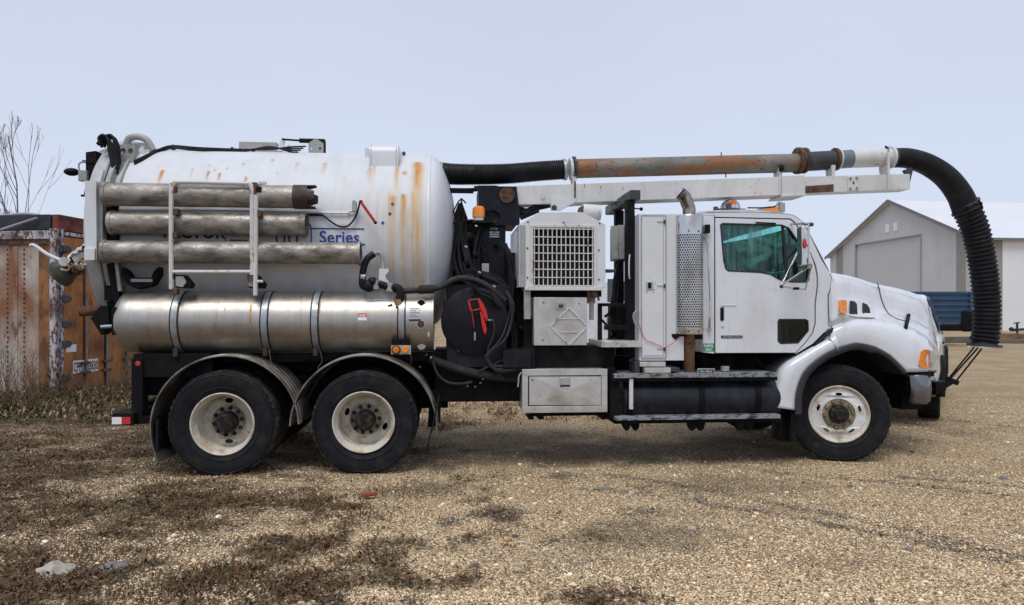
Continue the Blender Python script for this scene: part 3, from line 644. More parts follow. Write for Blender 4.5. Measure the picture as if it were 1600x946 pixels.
TU(T, 'lamp_loop', strapm, [(124, 268, .47), (123, 258, .47), (127, 254, .47), (134, 254, .47)], .009, 6)
MB().ell(tuple(PT(112, 269, .55)), .075, .06, .04, 14, 8).build('work_lamp', black, T)
MB().bar(PT(138, 285, .6), PT(134, 306, .6), .03).bar(PT(136, 276, .62), PT(176, 279, .62), .012).build('lamp_arm', black, T)
PB(T, 'latch_block', black, 170, 274, 186, 290, .5, .6, .004)
PB(T, 'lid_plate', greyp, 373, 222, 432, 239, 1.35, 1.7, .004)
MB().plate(pp([(433, 236), (437, 222), (441, 214), (445, 218), (443, 234), (452, 226), (456, 236)], 1.2), th=.03).build('lid_lever', white, T)
MB().cyl(PT(441, 218, 1.18), PT(470, 220, 1.18), .011).cyl(PT(468, 220, 1.18), PT(505, 221, 1.18), .026).build('lid_cylinder', black, T)
MB().plate(pp([(482, 244), (482, 224), (493, 216), (505, 224), (505, 244)], 1.1), [circ(PT(487, 232, 1.1).x, PT(487, 232, 1.1).z, .014, 1.1, 10), circ(PT(500, 232, 1.1).x, PT(500, 232, 1.1).z, .014, 1.1, 10)], .02).build('lid_bracket', greyp, T)
PB(T, 'lid_bracket_back', black, 488, 217, 507, 238, 1.25, 1.35)
# round vent on top near the front
MB().cyl(PT(578, 262, .86) + Vector((0, 0, .17)), PT(619, 262, .86) + Vector((0, 0, .17)), .0).v
zv0, zv1 = PT(598, 264, .6).z, PT(598, 224, .6).z
vb = MB(); rows_ = []
for x_ in (XX(578, .6), XX(619, .6)):
    rows_.append([Vector((x_, y_, z_)) for y_, z_ in ((.6, zv0 - .05), (.6, zv1 - .10), (.615, zv1 - .045), (.65, zv1 - .012), (.70, zv1), (1.2, zv1), (1.25, zv1 - .02), (1.27, zv1 - .1), (1.27, zv0))])
vb.grid(rows_); vb.f += [tuple(range(9)), tuple(range(17, 8, -1))]
vb.build('vent_housing', white, T, .004)
for px in (576.5, 619.5):
    e_ = XX(px, .6); MB().plate([Vector((0, 0, 0))] * 3) if False else None
    fl = MB(); pr_ = [(p.y, p.z) for p in rows_[0]]; cy_, cz_ = .93, (zv0 + zv1) / 2
    vs_0 = [Vector((e_, cy_ + (a - cy_) * 1.05, cz_ + (b - cz_) * 1.06)) for a, b in pr_]; n9 = len(vs_0)
    fl.add(vs_0 + [v_ + Vector((.02, 0, 0)) for v_ in vs_0], [tuple(range(n9)), tuple(range(2 * n9 - 1, n9 - 1, -1))] + [(k, (k + 1) % n9, n9 + (k + 1) % n9, n9 + k) for k in range(n9)])
    fl.build('vent_flange', white, T, .003)
PB(T, 'vent_ear', white, 570, 231, 576, 250, .8, .84); MB().ell(tuple(PT(631, 240, .9)), .022, .022, .022).build('vent_knob', dkgrey, T)
TU(T, 'lifting_hook', black, [(667, 247, 1.25), (670, 243, 1.25), (676, 249, 1.25), (678, 256, 1.25)], .008)
# hydraulic lines along the top
for k in range(4):
    o_ = k * 2.3
    TU(T, 'hydraulic_line', hose, [(210, 252 + o_ * .7, .55), (228, 243 + o_, .65), (250, 233 + o_ * .8, .85), (270, 228 + o_ * .6, .95), (310, 231 + o_ * .7, .95), (370, 233.5 + o_ * .7, .95), (420, 234 - k * 1.5, .95), (452, 232 + k * 2.4 - 2, .95), (478 - k * 4, 229 + k * 3, .95)], .0085, 8)
for px, py in ((270, 230), (362, 234), (395, 236)): PB(T, 'line_clip', black, px - 2, py - 4, px + 2, py + 6, 1.0, 1.05)
# lettering and marks on the tank side
def ty(x, z, e=.004): return YC - math.sqrt(max(0.01, (TR + e) ** 2 - (z - TZ) ** 2)) - .001
def trect(parent, name, m_, l, t, r, b, e=.004):
    z0, z1 = PT((l + r) / 2, b, .26).z, PT((l + r) / 2, t, .26).z; x0, x1 = XX(l, .26), XX(r, .26)
    zs = np.linspace(z0, z1, 3 if z1 - z0 < .05 else 9)
    return MB().grid([[(x, ty(x, z, e), z) for x in np.linspace(x0, x1, 4)] for z in zs]).build(name, m_, parent)
def dressed(body, name, m_, l, t, r, b, bold=.0, e=.004):
    return text(body, name, m_, T, XX(l, .26), XX(r, .26), PT((l + r) / 2, b, .26).z, PT((l + r) / 2, t, .26).z, 0, bold, yfn=lambda x, z: ty(x, z, e))
dressed('Series', 'series_lettering', bluem, 499, 361, 561, 380, .012)
for (l, t, r, b) in ((520, 378.5, 529, 380), (536, 378.5, 542, 380), (558, 362, 0, 0)):
    if r: trect(T, 'lettering_serif', bluem, l, t, r, b)
trect(T, 'blue_stripe', bluem, 486, 356.5, 569, 358.6); trect(T, 'blue_stripe', bluem, 486, 380.5, 570, 383.2)
trect(T, 'blue_stripe', bluem, 485, 356.5, 487, 383.2)
dressed('VACTOR', 'tank_lettering', ink, 248, 352, 352, 373, .02)
trect(T, 'black_stripe', ink, 240, 376.5, 352, 378.6); trect(T, 'black_stripe', ink, 351, 372, 353, 378.6)
dressed('2100', 'tank_numerals', ink, 390, 345, 466, 388, -.01)
trect(T, 'black_stripe', ink, 358, 374.5, 386, 376.8)
MB().plate([Vector((p.x, ty(p.x, p.z), p.z)) for p in pp([(472, 345), (479, 345), (486, 352), (486, 358), (484, 358), (484, 353), (478, 347), (472, 347)], .26)], th=.001).build('blue_stripe', bluem, T)
for px, py, r_ in ((598, 348.5, 2.3), (613, 318, 2.4), (609, 334, 2.3)):
    c_ = PT(px, py, .27); MB().plate([Vector((p.x, ty(p.x, p.z), p.z)) for p in circ(c_.x, c_.z, r_ / 150, 0, 16)], th=.002).build('round_mark', bluem if px == 598 else dkgrey, T)
# conduit, valve and its red lever
TU(T, 'conduit', white, [(160, 329, .26), (300, 329, .26), (380, 330, .26), (480, 332, .26), (540, 333, .26), (546, 331, .26), (553, 329, .26)], .012, 8, 3)
TU(T, 'cable_run', hose, [(160, 335, .26), (300, 336, .25), (420, 336, .25), (504, 336, .25)], .014, 8, 3)
TU(T, 'drooping_cable', hose, [(504, 336, .25), (515, 345, .24), (530, 354, .24), (544, 353, .24), (555, 340, .24), (560, 326, .22), (562, 318, .2)], .009, 8)
PB(T, 'valve_box', greyp, 550, 315, 557, 331, .2, .26, .004); MB().cyl(PT(553, 314, .22), PT(553, 318, .22), .012).build('valve_stem', black, T)
lv = MB().bar(PT(564, 316, .17), PT(587, 349, .15), .02, .028).build('valve_lever', red, T, .003)
MB().ell(tuple(PT(564, 316, .18)), .022, .02, .02).build('lever_pivot', black, lv)
MB().ell(tuple(PT(586.5, 348, .15)), .018, .012, .018).build('lever_tip', black, lv)
# tank lug steps, lamps on the lower tank side
lug = MB().plate(pp([(190, 418), (198, 424), (204, 434), (236, 434), (240, 424), (248, 417), (248, 430), (238, 446), (214, 452), (200, 446), (190, 432)], .2), th=.12)
lug.build('fold_step', black, T, .003)
PB(T, 'step_tread', greyp, 204, 436, 238, 441, .19, .2)
for x0 in (272, 386):
    MB().plate(pp([(x0, 430), (x0 + 16, 430), (x0 + 28, 444), (x0 + 25, 451), (x0 + 3, 450)], .02), th=.1).build('rack_lamp_housing', black, T, .004)
    MB().plate(pp([(x0 + 2, 432), (x0 + 14, 432), (x0 + 19, 441), (x0 + 13, 449), (x0 + 3, 447)], .008), th=.012).build('rack_lamp_face', greyp, T)

# ------------------------------------------------ side water tank (stainless cylinder) with straps
WZ = 1.472; WR = 0.305; WY = 0.325
wxa, wxb = XX(181, .1), XX(678, WY)
def wz(px): return WZ
prof = [(0.0, -.055), (.12, -.050), (.2, -.038), (.255, -.018), (.285, .004), (WR - .006, .03), (WR, .05)]
L_ = wxb - wxa
n_ = 40
prof += [(WR + 0.0012 * math.sin(i * 1.7), .05 + (L_ - .06) * i / n_) for i in range(1, n_ + 1)]
prof += [(WR + .006, L_ - .01), (WR + .006, L_), (WR - .01, L_), (WR - .03, L_ - .012), (0, L_ - .012)]
wt = MB().lathe(prof, (wxa, WY, WZ), 'X', 72).build('water_tank', brushed, T, smooth=40)
for px in (339.5, 470): MB().lathe([(WR, -.004), (WR + .003, -.002), (WR + .003, .002), (WR, .004)], (XX(px, .05), WY, WZ), 'X', 60).build('weld_seam', brushed, T)
for k, px in enumerate((271, 412, 491, 627)):
    st = MB().lathe([(WR + .003, -.028), (WR + .010, -.028), (WR + .010, .028), (WR + .003, .028)], (XX(px, .02), WY, WZ), 'X', 60, closed=True).build('tank_strap', strapm, T)
    MB().lathe([(WR + .001, -.042), (WR + .006, -.042), (WR + .006, -.029), (WR + .001, -.029)], (XX(px, .02), WY, WZ), 'X', 60, closed=True).build('strap_rubber', seal, st)
    MB().lathe([(WR + .001, .029), (WR + .006, .029), (WR + .006, .042), (WR + .001, .042)], (XX(px, .02), WY, WZ), 'X', 60, closed=True).build('strap_rubber', seal, st)
    if k != 3:
        MB().box(XX(px - 3, .05), XX(px + 4, .05), .08, .14, WZ - WR - .03, WZ - WR + .05).build('strap_bolt', pmat('dark_bolt', (.03, .02, .015), .7, var=.3), st, .004)
def wy(x, z, e=.004): return WY - math.sqrt(max(.0004, (WR + e) ** 2 - (z - WZ) ** 2))
def wrect(name, m_, l, t, r, b, e=.004):
    z0, z1 = PT((l + r) / 2, b, .03).z, PT((l + r) / 2, t, .03).z; x0, x1 = XX(l, .03), XX(r, .03)
    return MB().grid([[(x, wy(x, z, e), z) for x in (x0, x1)] for z in np.linspace(z0, z1, 7)]).build(name, m_, T)
runm = pmat('orange_rust_run', (.40, .26, .13), .55, metal=.5, var=.3, vs=20)
for l, t, r, b in ((389.5, 476, 392.5, 512), (264, 470, 267, 498), (498, 470, 500, 490), (350, 478, 351.5, 486)): wrect('rust_run', runm, l, t, r, b, .0015)
wrect('danger_sticker', redst, 559.5, 490, 573, 496); wrect('danger_sticker_text', whites, 559.5, 496, 573, 501)
text('DANGER', 'danger_lettering', whites, T, XX(561, .02), XX(571.5, .02), PT(566, 495, .02).z, PT(566, 491.5, .02).z, 0, .03, yfn=lambda x, z: wy(x, z, .006))
wrect('info_plate', pmat('etched_plate', (0.45, .45, .44), .4, metal=.5, var=.25, vs=60), 639, 480, 657, 499)
wrect('info_plate_band', ink, 639, 499, 657, 502)
for k in range(5): wrect('info_plate_line', dkgrey, 641, 482 + k * 3.2, 655 - (k % 2) * 5, 482.8 + k * 3.2, .006)
wrect('white_label', whites, 668, 519, 671, 527)
for (py, m_) in ((474, black), (507, rustm), (541, chrome)):
    c_ = PT(658, py, .05); yy = wy(c_.x, c_.z, 0)
    MB().lathe([(0, -.02), (.022, -.02), (.022, -.008), (.036, -.008), (.036, .01)], (c_.x, yy, c_.z), 'Y', 16).build('port_cap', m_, T)
    MB().lathe([(.036, -.004), (.043, -.004), (.043, .012)], (c_.x, yy, c_.z), 'Y', 20).build('port_boss', chrome if m_ != chrome else strapm, T)
MB().ell(tuple(PT(221, 464, .2)), .03, .03, .012).build('tank_dimple', dkgrey, T)
PB(T, 'marker_plate', greyp, 611, 540, 642, 554, -.02, -.005, .002)
for px, m_ in ((619, amberd), (633, amber)):
    MB().lathe([(0, -.022), (.03, -.02), (.036, -.008), (.037, 0)], (XX(px, -.02), -.02, PT(px, 547, -.02).z), 'Y', 20).build('marker_light', m_, T)
MB().lathe([(.037, -.012), (.043, -.012), (.043, 0)], (XX(619, -.02), -.02, PT(619, 547, -.02).z), 'Y', 20).build('marker_light_ring', black, T)
PB(T, 'marker_bracket', black, 612, 530, 640, 541, .0, .12)
# valve assembly above the water tank
TU(T, 'overflow_pipe', greyp, [(586, 397, .2), (592, 395, .2), (597, 402, .2), (598, 420, .2)], .022, 12)
MB().plate(pp([(592, 420), (607, 420), (607, 425), (602, 430), (603, 436), (607, 440), (607, 452), (592, 452)], .14), th=.05).build('valve_plate', white, T)
TU(T, 'fill_hose', hose, [(584, 397, .12), (574, 405, .1), (568, 420, .1), (566, 438, .1)], .034, 14)
TU(T, 'fill_hose', hose, [(566, 436, .1), (567, 446, .1), (576, 450, .1), (590, 444, .1), (605, 448, .1), (613, 450, .1), (622, 452, .1)], .036, 14)
MB().ell(tuple(PT(576, 447, .09)), .06, .05, .06).ell(tuple(PT(582, 440, .09)), .05, .05, .045).build('hose_joint', hose, T)
for a_, b_ in (((564, 433), (571, 434)), ((588, 438), (587, 452)), ((610, 442), (609, 456))):
    MB().cyl(PT(*a_, .1), PT(*b_, .1), .04 if a_[0] < 570 else .0405).build('hose_clamp', strapm, T)
TU(T, 'valve_elbow', hose, [(612, 449, .1), (622, 451, .1), (626, 460, .1), (624, 470, .1)], .042, 14)
MB().cyl(PT(623, 468, .1), PT(623, 480, .1), .045, 18).build('valve_collar', brass, T)
MB().cyl(PT(623, 480, .1), PT(622, 487, .1), .052, 18).bar(PT(613, 476, .06), PT(606, 478, .06), .012).bar(PT(630, 483, .06), PT(636, 491, .06), .012).build('valve_cap', black, T)
PB(T, 'manhole_box', greyp, 573, 453, 617, 468, .12, .36, .004); PB(T, 'manhole_lip', strapm, 571, 468, 617, 472, .10, .3)
TU(T, 'charge_hose', greyhose, [(630, 455, .1), (650, 454, .1), (668, 453, .12), (690, 448, .15), (712, 436, .18), (735, 436, .2), (760, 446, .2), (790, 470, .2)], .03, 12)
MB().cyl(PT(655, 453, .1), PT(678, 452, .12), .045).build('hose_sleeve', greyhose, T)

# ------------------------------------------------ tube rack on the tank side
rk = sub('tube_rack', T, (XX(330, 0), .1, 2.2))
for x in (267.5, 394):
    MB().tube(catmull([PT(x, 452 if x < 300 else 430, .0), PT(x, 300, .0), PT(x + 3, 290, .02), PT(x + 12, 287, .08), PT(x + 20, 286, .3)], 4), .022, 8).build('rack_post', rackwhite, rk)
MB().tube(catmull([PT(268, 300, -.005), PT(272, 288, -.005), PT(285, 285, -.005), PT(380, 287, -.005), PT(391, 290, -.005), PT(394, 302, -.005)], 5), .019, 8).build('rack_rail', rackwhite, rk)
MB().tube([PT(276, 293, .02), PT(388, 293, .02)], .012, 8).build('rack_rail', rackwhite, rk)
MB().tube([PT(268, 425, .0), PT(392, 425, .0)], .018, 8).build('rack_rail', rackwhite, rk)
MB().tube([PT(400, 305, .0), PT(399, 462, .0)], .022, 8).build('rack_handle', rackwhite, rk)
MB().tube([PT(389, 440, .0), PT(411, 440, .0)], .014, 8).build('rack_foot', rackwhite, rk)
for p in ((272, 296), (274, 331), (272, 368), (396, 300), (398, 331), (404, 334), (397, 290), (266, 432), (392, 436), (272, 456)):
    MB().pbox(p[0] - 4, p[1] - 5, p[0] + 4, p[1] + 5, -.015, .06).build('rack_joint', rustm, rk, .006)
for py in (325, 368, 412):
    for x in (268, 394): MB().tube([PT(x, py, .0), PT(x, py + 1, .30)], .014, 6).build('rack_bracket', rackwhite, rk)
MB().pbox(400, 292, 408, 300, -.01, .05).build('rack_latch', black, rk)

# suction tubes resting in the rack: things of their own
def suction_tube(py, l, r, y, rad, label):
    a, b_ = PT(l, py, y), PT(r, py, y); z = (a.z + b_.z) / 2; a.z = b_.z = z
    t = thing('suction_tube', label, 'pipe', (a + b_) / 2, 'aluminium suction tubes carried in the side rack')
    MB().pipe(a, b_, rad, rad - .006, 36).build('tube_body', tubemetal, t)
    MB().pipe(a - Vector((.004, 0, 0)), a + Vector((.03, 0, 0)), rad + .007, rad - .002, 36).build('end_bead', tubemetal, t)
    return t, b_
t1, e1 = suction_tube(306, 165, 460, .11, .112, 'topmost aluminium suction tube in the rack with dark notched digging end')
crown = MB()
NS = 48; rows = []
for r_ in (.1135, .104):
    rows.append([(0 if k == 0 else (.20 - .07 * max(0, math.cos(2 * PI * j / NS * 4 + .9)) ** 2 if k == 2 else .1), r_, j) for j in range(NS) for k in range(3)])
vs = []
for ring in range(2):
    for k in range(3):
        for j in range(NS):
            a = 2 * PI * j / NS; r_ = (.119, .108)[ring]
            ln = (0, .12, .21 - (.075 if (j % 12) in (4, 5, 6, 7) else (.035 if (j % 12) in (3, 8) else 0)))[k]
            vs.append((e1.x + ln, e1.y + r_ * math.cos(a), e1.z + r_ * math.sin(a)))
fs = []
for ring in range(2):
    for k in range(2):
        for j in range(NS):
            q = ring * 3 * NS + k * NS; fs.append((q + j, q + (j + 1) % NS, q + NS + (j + 1) % NS, q + NS + j))
for j in range(NS):
    for kk in (0, 2): fs.append((kk * NS + j, kk * NS + (j + 1) % NS, (3 + kk) * NS + (j + 1) % NS, (3 + kk) * NS + j))
crown = MB(); crown.add(vs, fs); crown.build('digging_crown', pmat('dark_crown_steel', (0.03, .025, .025), .6, var=.3, dirts=[((.1, .04, .02), .6, 20, .5, .6, (1, 1, 1))]), t1)
t2, e2 = suction_tube(350, 174, 478, .15, .112, 'middle aluminium suction tube in the rack, set further back than its neighbours')
MB().pipe(e2 - Vector((.04, 0, 0)), e2 + Vector((.01, 0, 0)), .124, .112, 36).build('end_flange', tubemetal, t2)
t3, e3 = suction_tube(395, 163, 562, .10, .108, 'lowest and longest aluminium suction tube in the rack with open flared end')
MB().pipe(e3 - Vector((.01, 0, 0)), e3 + Vector((.012, 0, 0)), .122, .106, 36).build('end_flange', tubemetal, t3)

# coiled cable hung over the rear door hinge
ck = thing('coiled_cable', 'black cable coil draped over the hinge at the rear top of the tank', 'cable', tuple(PT(172, 240, .6)))
for k in range(16):
    o_ = (k % 6) * 3.6; b_ = (k % 3) * 2.4; y_ = .40 + .016 * k
    MB().tube(catmull([PT(156 + o_ * .4, 226 + b_, y_), PT(154 + o_ * .7, 216 + b_, y_), PT(160 + o_, 211 + b_, y_), PT(167 + o_ * .9, 216 + b_ * 1.5, y_), PT(170 + o_ * .9, 234, y_), PT(174 + o_ * .75, 252, y_), PT(178 + o_ * .5, 272 - b_ * 3, y_)], 6), .013, 7).build('cable_loop', hose, ck)
MB().tube(catmull([PT(152, 226, .6), PT(160, 220, .6), PT(170, 222, .58)], 5), .02, 8).build('cable_plug', black, ck)

# ------------------------------------------------ rear discharge valve with long white lever
rv = sub('rear_valve', T, PT(110, 405, .3))
ax = (PT(140, 400, .3) - PT(100, 430, .3)).normalized(); c0 = PT(98, 426, .3)
MB().tube([c0 - ax * .06, c0 - ax * .0, c0 + ax * .02, c0 + ax * .10], [.13, .135, .12, .10], 28).build('valve_cap', pmat('valve_olive', (0.045, 0.05, 0.035), .6, var=.3, dirts=[((.12, .1, .07), .6, 15, .5, .65, (1, 1, 1))]), rv)
MB().tube([c0 + ax * .10, c0 + ax * .15], [.115, .115], 24).build('valve_ring', rustm, rv)
MB().tube([c0 + ax * .15, c0 + ax * .32, c0 + ax * .42], [.095, .09, .12], 24).build('valve_body', rackwhite, rv)
MB().cyl(PT(100, 409, .10), PT(100, 409, .15), .045, 20).build('lever_boss', white, rv)
MB().tube(catmull([PT(47, 384, .12), PT(54, 384, .12), PT(75, 398, .12), PT(100, 409, .12)], 5), .017, 8).build('lever', white, rv)
for k in range(20):
    p = PT(100 + rng.uniform(0, 32), 392 + rng.uniform(0, 34), .06 + rng.uniform(0, .12)); q = p + Vector((rng.uniform(-.09, .09), 0, rng.uniform(-.07, .07)))
    MB().bar(p, q, .018).build('valve_bolt', (brass, rustm, rackwhite, black)[k % 4], rv, .003)
MB().bar(PT(112, 398, .2), PT(135, 385, .2), .03).build('valve_link', white, rv)
MB().plate(pp([(112, 398), (121, 386), (134, 392), (134, 412), (120, 414)], .22), th=.08).build('valve_yoke', rackwhite, rv, .01)
TU(T, 'drain_pipe', rustm, [(124, 487, .3), (140, 486, .32), (158, 484, .35)], .05, 16, 3)
MB().plate(pp([(141, 497), (157, 478), (168, 478), (172, 512), (158, 524)], .15), th=.15).build('drain_box', black, T, .005)
MB().cyl(PT(158, 511, .14), PT(176, 510, .14), .018).build('drain_rod', strapm, T)
PB(T, 'rear_latch', black, 174, 480, 181, 524, .05, .12, .003)

# ------------------------------------------------ middle section: boom column, hoses, pump housing
PB(T, 'column_head', navy, 748, 291, 808, 352, .75, 1.35, .01)
MB().plate(pp([(740, 291), (750, 290), (775, 290), (808, 300), (812, 330), (812, 352), (748, 352), (748, 300)], .72), [pp([(756, 332), (772, 328), (780, 334), (782, 341), (776, 346), (756, 346)], .72)], .03).build('column_cheek', navy, T)
MB().cyl(PT(792, 305, .68), PT(792, 305, .9), .085, 24).build('boom_pivot', rustm, T)
PB(T, 'boom_column', navy, 752, 352, 790, 600, .82, 1.3, .008)
MB().plate(pp([(735, 420), (752, 352), (789, 352), (790, 460), (735, 460)], .78), [circ(PT(774, 390, .78).x, PT(774, 390, .78).z, .055, .78, 14, rx=.04)], .03).build('column_plate', navy, T)
for k, (l, r, t, b) in enumerate(((765, 771, 362, 364), (773, 780, 362, 364), (765, 780, 365.5, 367.5), (765, 780, 369, 371))): PB(T, 'column_sticker', strapm, l, t, r, b, .77, .775, 0)
text('VACTOR', 'column_lettering', whites, T, XX(766, .77), XX(778, .77), PT(772, 359, .77).z, PT(772, 356, .77).z, .775)
TU(T, 'slew_arm', black, [(694, 297, .9), (738, 297, .9), (775, 293, .9)], .022, 8)
PB(T, 'slew_arm_bar', black, 700, 294, 740, 301, .88, .95)
PB(T, 'reel_housing', navy, 697, 445, 792, 575, .20, .60, .01)
rc = PT(742, 505, .18)
MB().lathe([(0, .0), (.33, .0), (.345, .008), (.345, .03)], (rc.x, .17, rc.z + .02), 'Y', 48).build('reel_disc', navy, T)
PB(T, 'frame_skirt', black, 680, 545, 817, 628, .34, .80, .008)
PB(T, 'pump_base', black, 786, 545, 836, 590, .15, .60, .006)
PB(T, 'engine_frame', black, 818, 540, 960, 582, .25, .9, .006)
PB(T, 'subframe', black, 830, 645, 960, 650, .25, .6)
for px in (643 + 183, 842, 940): PB(T, 'hanger_bracket', black, px, 640, px + 8, 656, .2, .5)
# dark backs that fill the machinery bay between tank and pump housing
MB().plate(pp([(706, 345), (716, 318), (722, 316), (732, 345), (736, 450), (706, 460), (712, 400)], .9), th=.1).build('bay_bracket', black, T)
MB().plate(pp([(712, 360), (735, 345), (752, 362), (752, 450), (706, 460)], 1.0), th=.15).build('bay_panel', black, T)
PB(T, 'bay_upright', black, 790, 395, 806, 560, .6, .8)
PB(T, 'bay_upright', black, 806, 440, 820, 560, .5, .8)
TU(T, 'bay_hook', black, [(707, 334, .8), (716, 316, .8), (722, 312, .8), (728, 318, .8)], .008)
MB().bar(PT(721, 310, .8), PT(722, 330, .8), .018).build('bay_pin', black, T)
# bundles of hydraulic hoses in the bay
rng2 = np.random.default_rng(11)
def bundle(n, pts, spread, r, name='hydraulic_hose', m_=hose):
    for k in range(n):
        dx, dy, dz = rng2.uniform(-spread, spread), rng2.uniform(-.06, .06), rng2.uniform(-spread, spread)
        q = [(p[0] + dx + rng2.uniform(-2, 2), p[1] + dz * .7 + rng2.uniform(-2, 2), p[2] + dy) for p in pts]
        TU(T, name, m_, q, r * rng2.uniform(.8, 1.2), 7, 5)
bundle(8, [(722, 340, .7), (718, 370, .7), (715, 400, .65), (722, 430, .5), (742, 446, .3), (772, 452, .25)], 6, .016)
bundle(6, [(722, 345, .7), (726, 390, .65), (740, 420, .5), (765, 430, .35), (790, 450, .3), (800, 490, .3)], 5, .014)
bundle(4, [(712, 350, .8), (745, 345, .75), (765, 352, .7), (776, 345, .7)], 3, .014)
bundle(4, [(788, 380, .5), (797, 410, .45), (800, 460, .4), (790, 520, .3), (770, 545, .25)], 4, .015)
bundle(3, [(792, 455, .25), (800, 475, .2), (798, 500, .2), (788, 530, .15), (768, 548, .15), (762, 560, .15), (775, 578, .15), (815, 575, .2)], 3, .013, m_=greyhose)
bundle(6, [(735, 445, .15), (745, 455, .15), (762, 462, .15), (778, 480, .2), (790, 470, .3)], 5, .010)
bundle(4, [(728, 410, .5), (735, 430, .4), (738, 460, .2), (745, 445, .2)], 6, .010)
TU(T, 'gun_hose', greyhose, [(768, 500, .12), (772, 506, .12), (771, 525, .12), (763, 545, .12), (764, 565, .12), (775, 575, .12)], .012, 8)
TU(T, 'suction_line', greyhose, [(672, 560, .25), (690, 568, .22), (720, 578, .2), (760, 587, .2), (812, 592, .22)], .045, 12)
TU(T, 'suction_line', greyhose, [(675, 562, .2), (684, 585, .18), (700, 598, .18), (722, 600, .18), (738, 597, .2)], .015, 8)
TU(T, 'drain_hose', greyhose, [(770, 572, .15), (790, 574, .15), (815, 577, .15)], .02, 8)
TU(T, 'pressure_hose', greyhose, [(748, 581, .15), (770, 570, .15), (812, 552, .2)], .012, 8)
for px, py in ((729, 604), (741, 605), (749, 599), (753, 593), (672, 559), (665, 555), (655, 574)): MB().cyl(PT(px, py, .17), PT(px + 3, py, .17), .012, 8).build('hose_fitting', dkgrey if px % 2 else strapm, T)
TU(T, 'grab_wire', strapm, [(815, 582, .0), (811, 588, .0), (810, 598, .0), (809, 605, .0)], .008, 6)
PB(T, 'solenoid', black, 755, 392, 764, 410, .55, .6); PB(T, 'solenoid_body', greyp, 753, 412, 764, 429, .45, .5, .003)
bundle(5, [(700, 470, .3), (696, 500, .28), (702, 530, .25), (715, 550, .2)], 5, .010)
bundle(5, [(757, 352, .72), (748, 380, .7), (745, 410, .6), (752, 440, .4)], 5, .011)
bundle(5, [(800, 500, .3), (806, 530, .3), (798, 560, .25), (780, 580, .2)], 5, .012)
bundle(4, [(735, 365, .75), (744, 372, .75), (750, 392, .72)], 5, .012)
for px, py, r_ in ((731, 372, .05), (740, 400, .045), (727, 412, .05), (760, 455, .035), (781, 448, .04), (800, 440, .05), (812, 515, .04)): MB().cyl(PT(px, py, .45), PT(px + 6, py - 2, .45), r_, 14).build('hydraulic_fitting', black, T, .004)
for px, py in ((726, 385), (747, 425), (770, 447), (795, 470), (786, 520)): MB().cyl(PT(px, py, .2), PT(px + 4, py + 2, .2), .012, 8).build('hose_fitting', strapm, T)
PB(T, 'valve_bank', black, 724, 420, 750, 440, .4, .6, .01); PB(T, 'hose_tray', navy, 786, 548, 830, 575, .1, .2, .004)
# thin loose wires under the frame by the straps
for px in (420, 500, 640): TU(T, 'loose_wire', rustm, [(px, 548, .1), (px + 3, 565, .08), (px - 3, 575, .08), (px + 5, 585, .1)], .005, 5)
# amber beacons
bq = PT(748, 334, .7)
MB().lathe([(0, .12), (.05, .118), (.066, .10), (.07, .04), (.07, 0), (.0, 0)], (bq.x, .7, PT(748, 340, .7).z), 'Z', 24).build('amber_beacon', amber, T)
MB().lathe([(0, .04), (.055, .04), (.055, 0), (.0, 0)], (bq.x, .7, PT(748, 345, .7).z), 'Z', 20).build('beacon_base', whites, T)
PB(T, 'beacon_shelf', black, 738, 345, 770, 349, .62, .8)
b2 = PT(801, 405, 2.0)
MB().lathe([(0, .14), (.06, .13), (.085, .08), (.09, 0), (.0, 0)], (b2.x, 2.0, b2.z), 'Z', 24).build('amber_beacon', amberd, T)
MB().lathe([(0, .0), (.04, 0), (.07, -.16), (.0, -.16)], (b2.x, 2.0, b2.z), 'Z', 16).build('beacon_base', greyp, T)

# pump / engine housing with louvre grille
hx0, hx1 = XX(812, .14), XX(946, .14)
out = [(812, 452), (812, 350), (843, 332), (908, 332), (947, 352), (947, 452)]
MB().plate(pp([(811, 449), (811, 351), (843, 332), (910, 332), (946, 351), (946, 449)], .16), [pp([(833, 450 - 2), (833, 356), (928, 356), (928, 448)], .16)], .03).build('housing_face', white, T, .002)
h = MB()
q = pp([(811, 449), (811, 351), (843, 332), (910, 332), (946, 351), (946, 449)], .16)
h.grid([[p + Vector((0, dy, 0)) for p in q] for dy in (.03, 1.0)]).build('housing_shell', white, T, smooth=20)
MB().plate([p + Vector((0, .99, 0)) for p in q], th=.02).build('housing_back', greyp, T)
PB(T, 'housing_left_trim', greyp, 812, 352, 821, 449, .150, .16, .001)
PB(T, 'housing_base_lip', rackwhite, 820, 449, 942, 454, .13, .5, .003)
PB(T, 'radiator', voidm, 826, 352, 936, 450, .26, .3, 0)
for px in np.linspace(835, 926, 14):
    MB().pbox(px - .75, 356, px + .75, 448, .150, .162).build('grille_bar', rackwhite, T)
for py in np.linspace(358, 446.5, 8):
    MB().pbox(833, py - .75, 928, py + .75, .146, .158).build('grille_bar', rackwhite, T)
for l, t, r, b in ((828, 351.5, 933, 355.5), (828, 447, 933, 451.5), (828, 355.5, 833, 447), (928, 355.5, 933, 447)):
    MB().pbox(l, t, r, b, .150, .162).build('grille_frame', rackwhite, T, .002)
for px, py in ((825, 347), (881, 348), (937, 349), (824, 388), (824, 434), (936, 391), (936, 437)):
    MB().cyl(PT(px, py, .152), PT(px, py, .165), .009, 8).build('housing_screw', dkgrey, T)
MB().cyl(PT(910, 331, .5) , PT(938, 333, .5), .085, 20).build('air_intake', boomwhite, T)
MB().cyl(PT(911, 331, .45), PT(911, 331, .47), .06).build('intake_mouth', rustm, T)
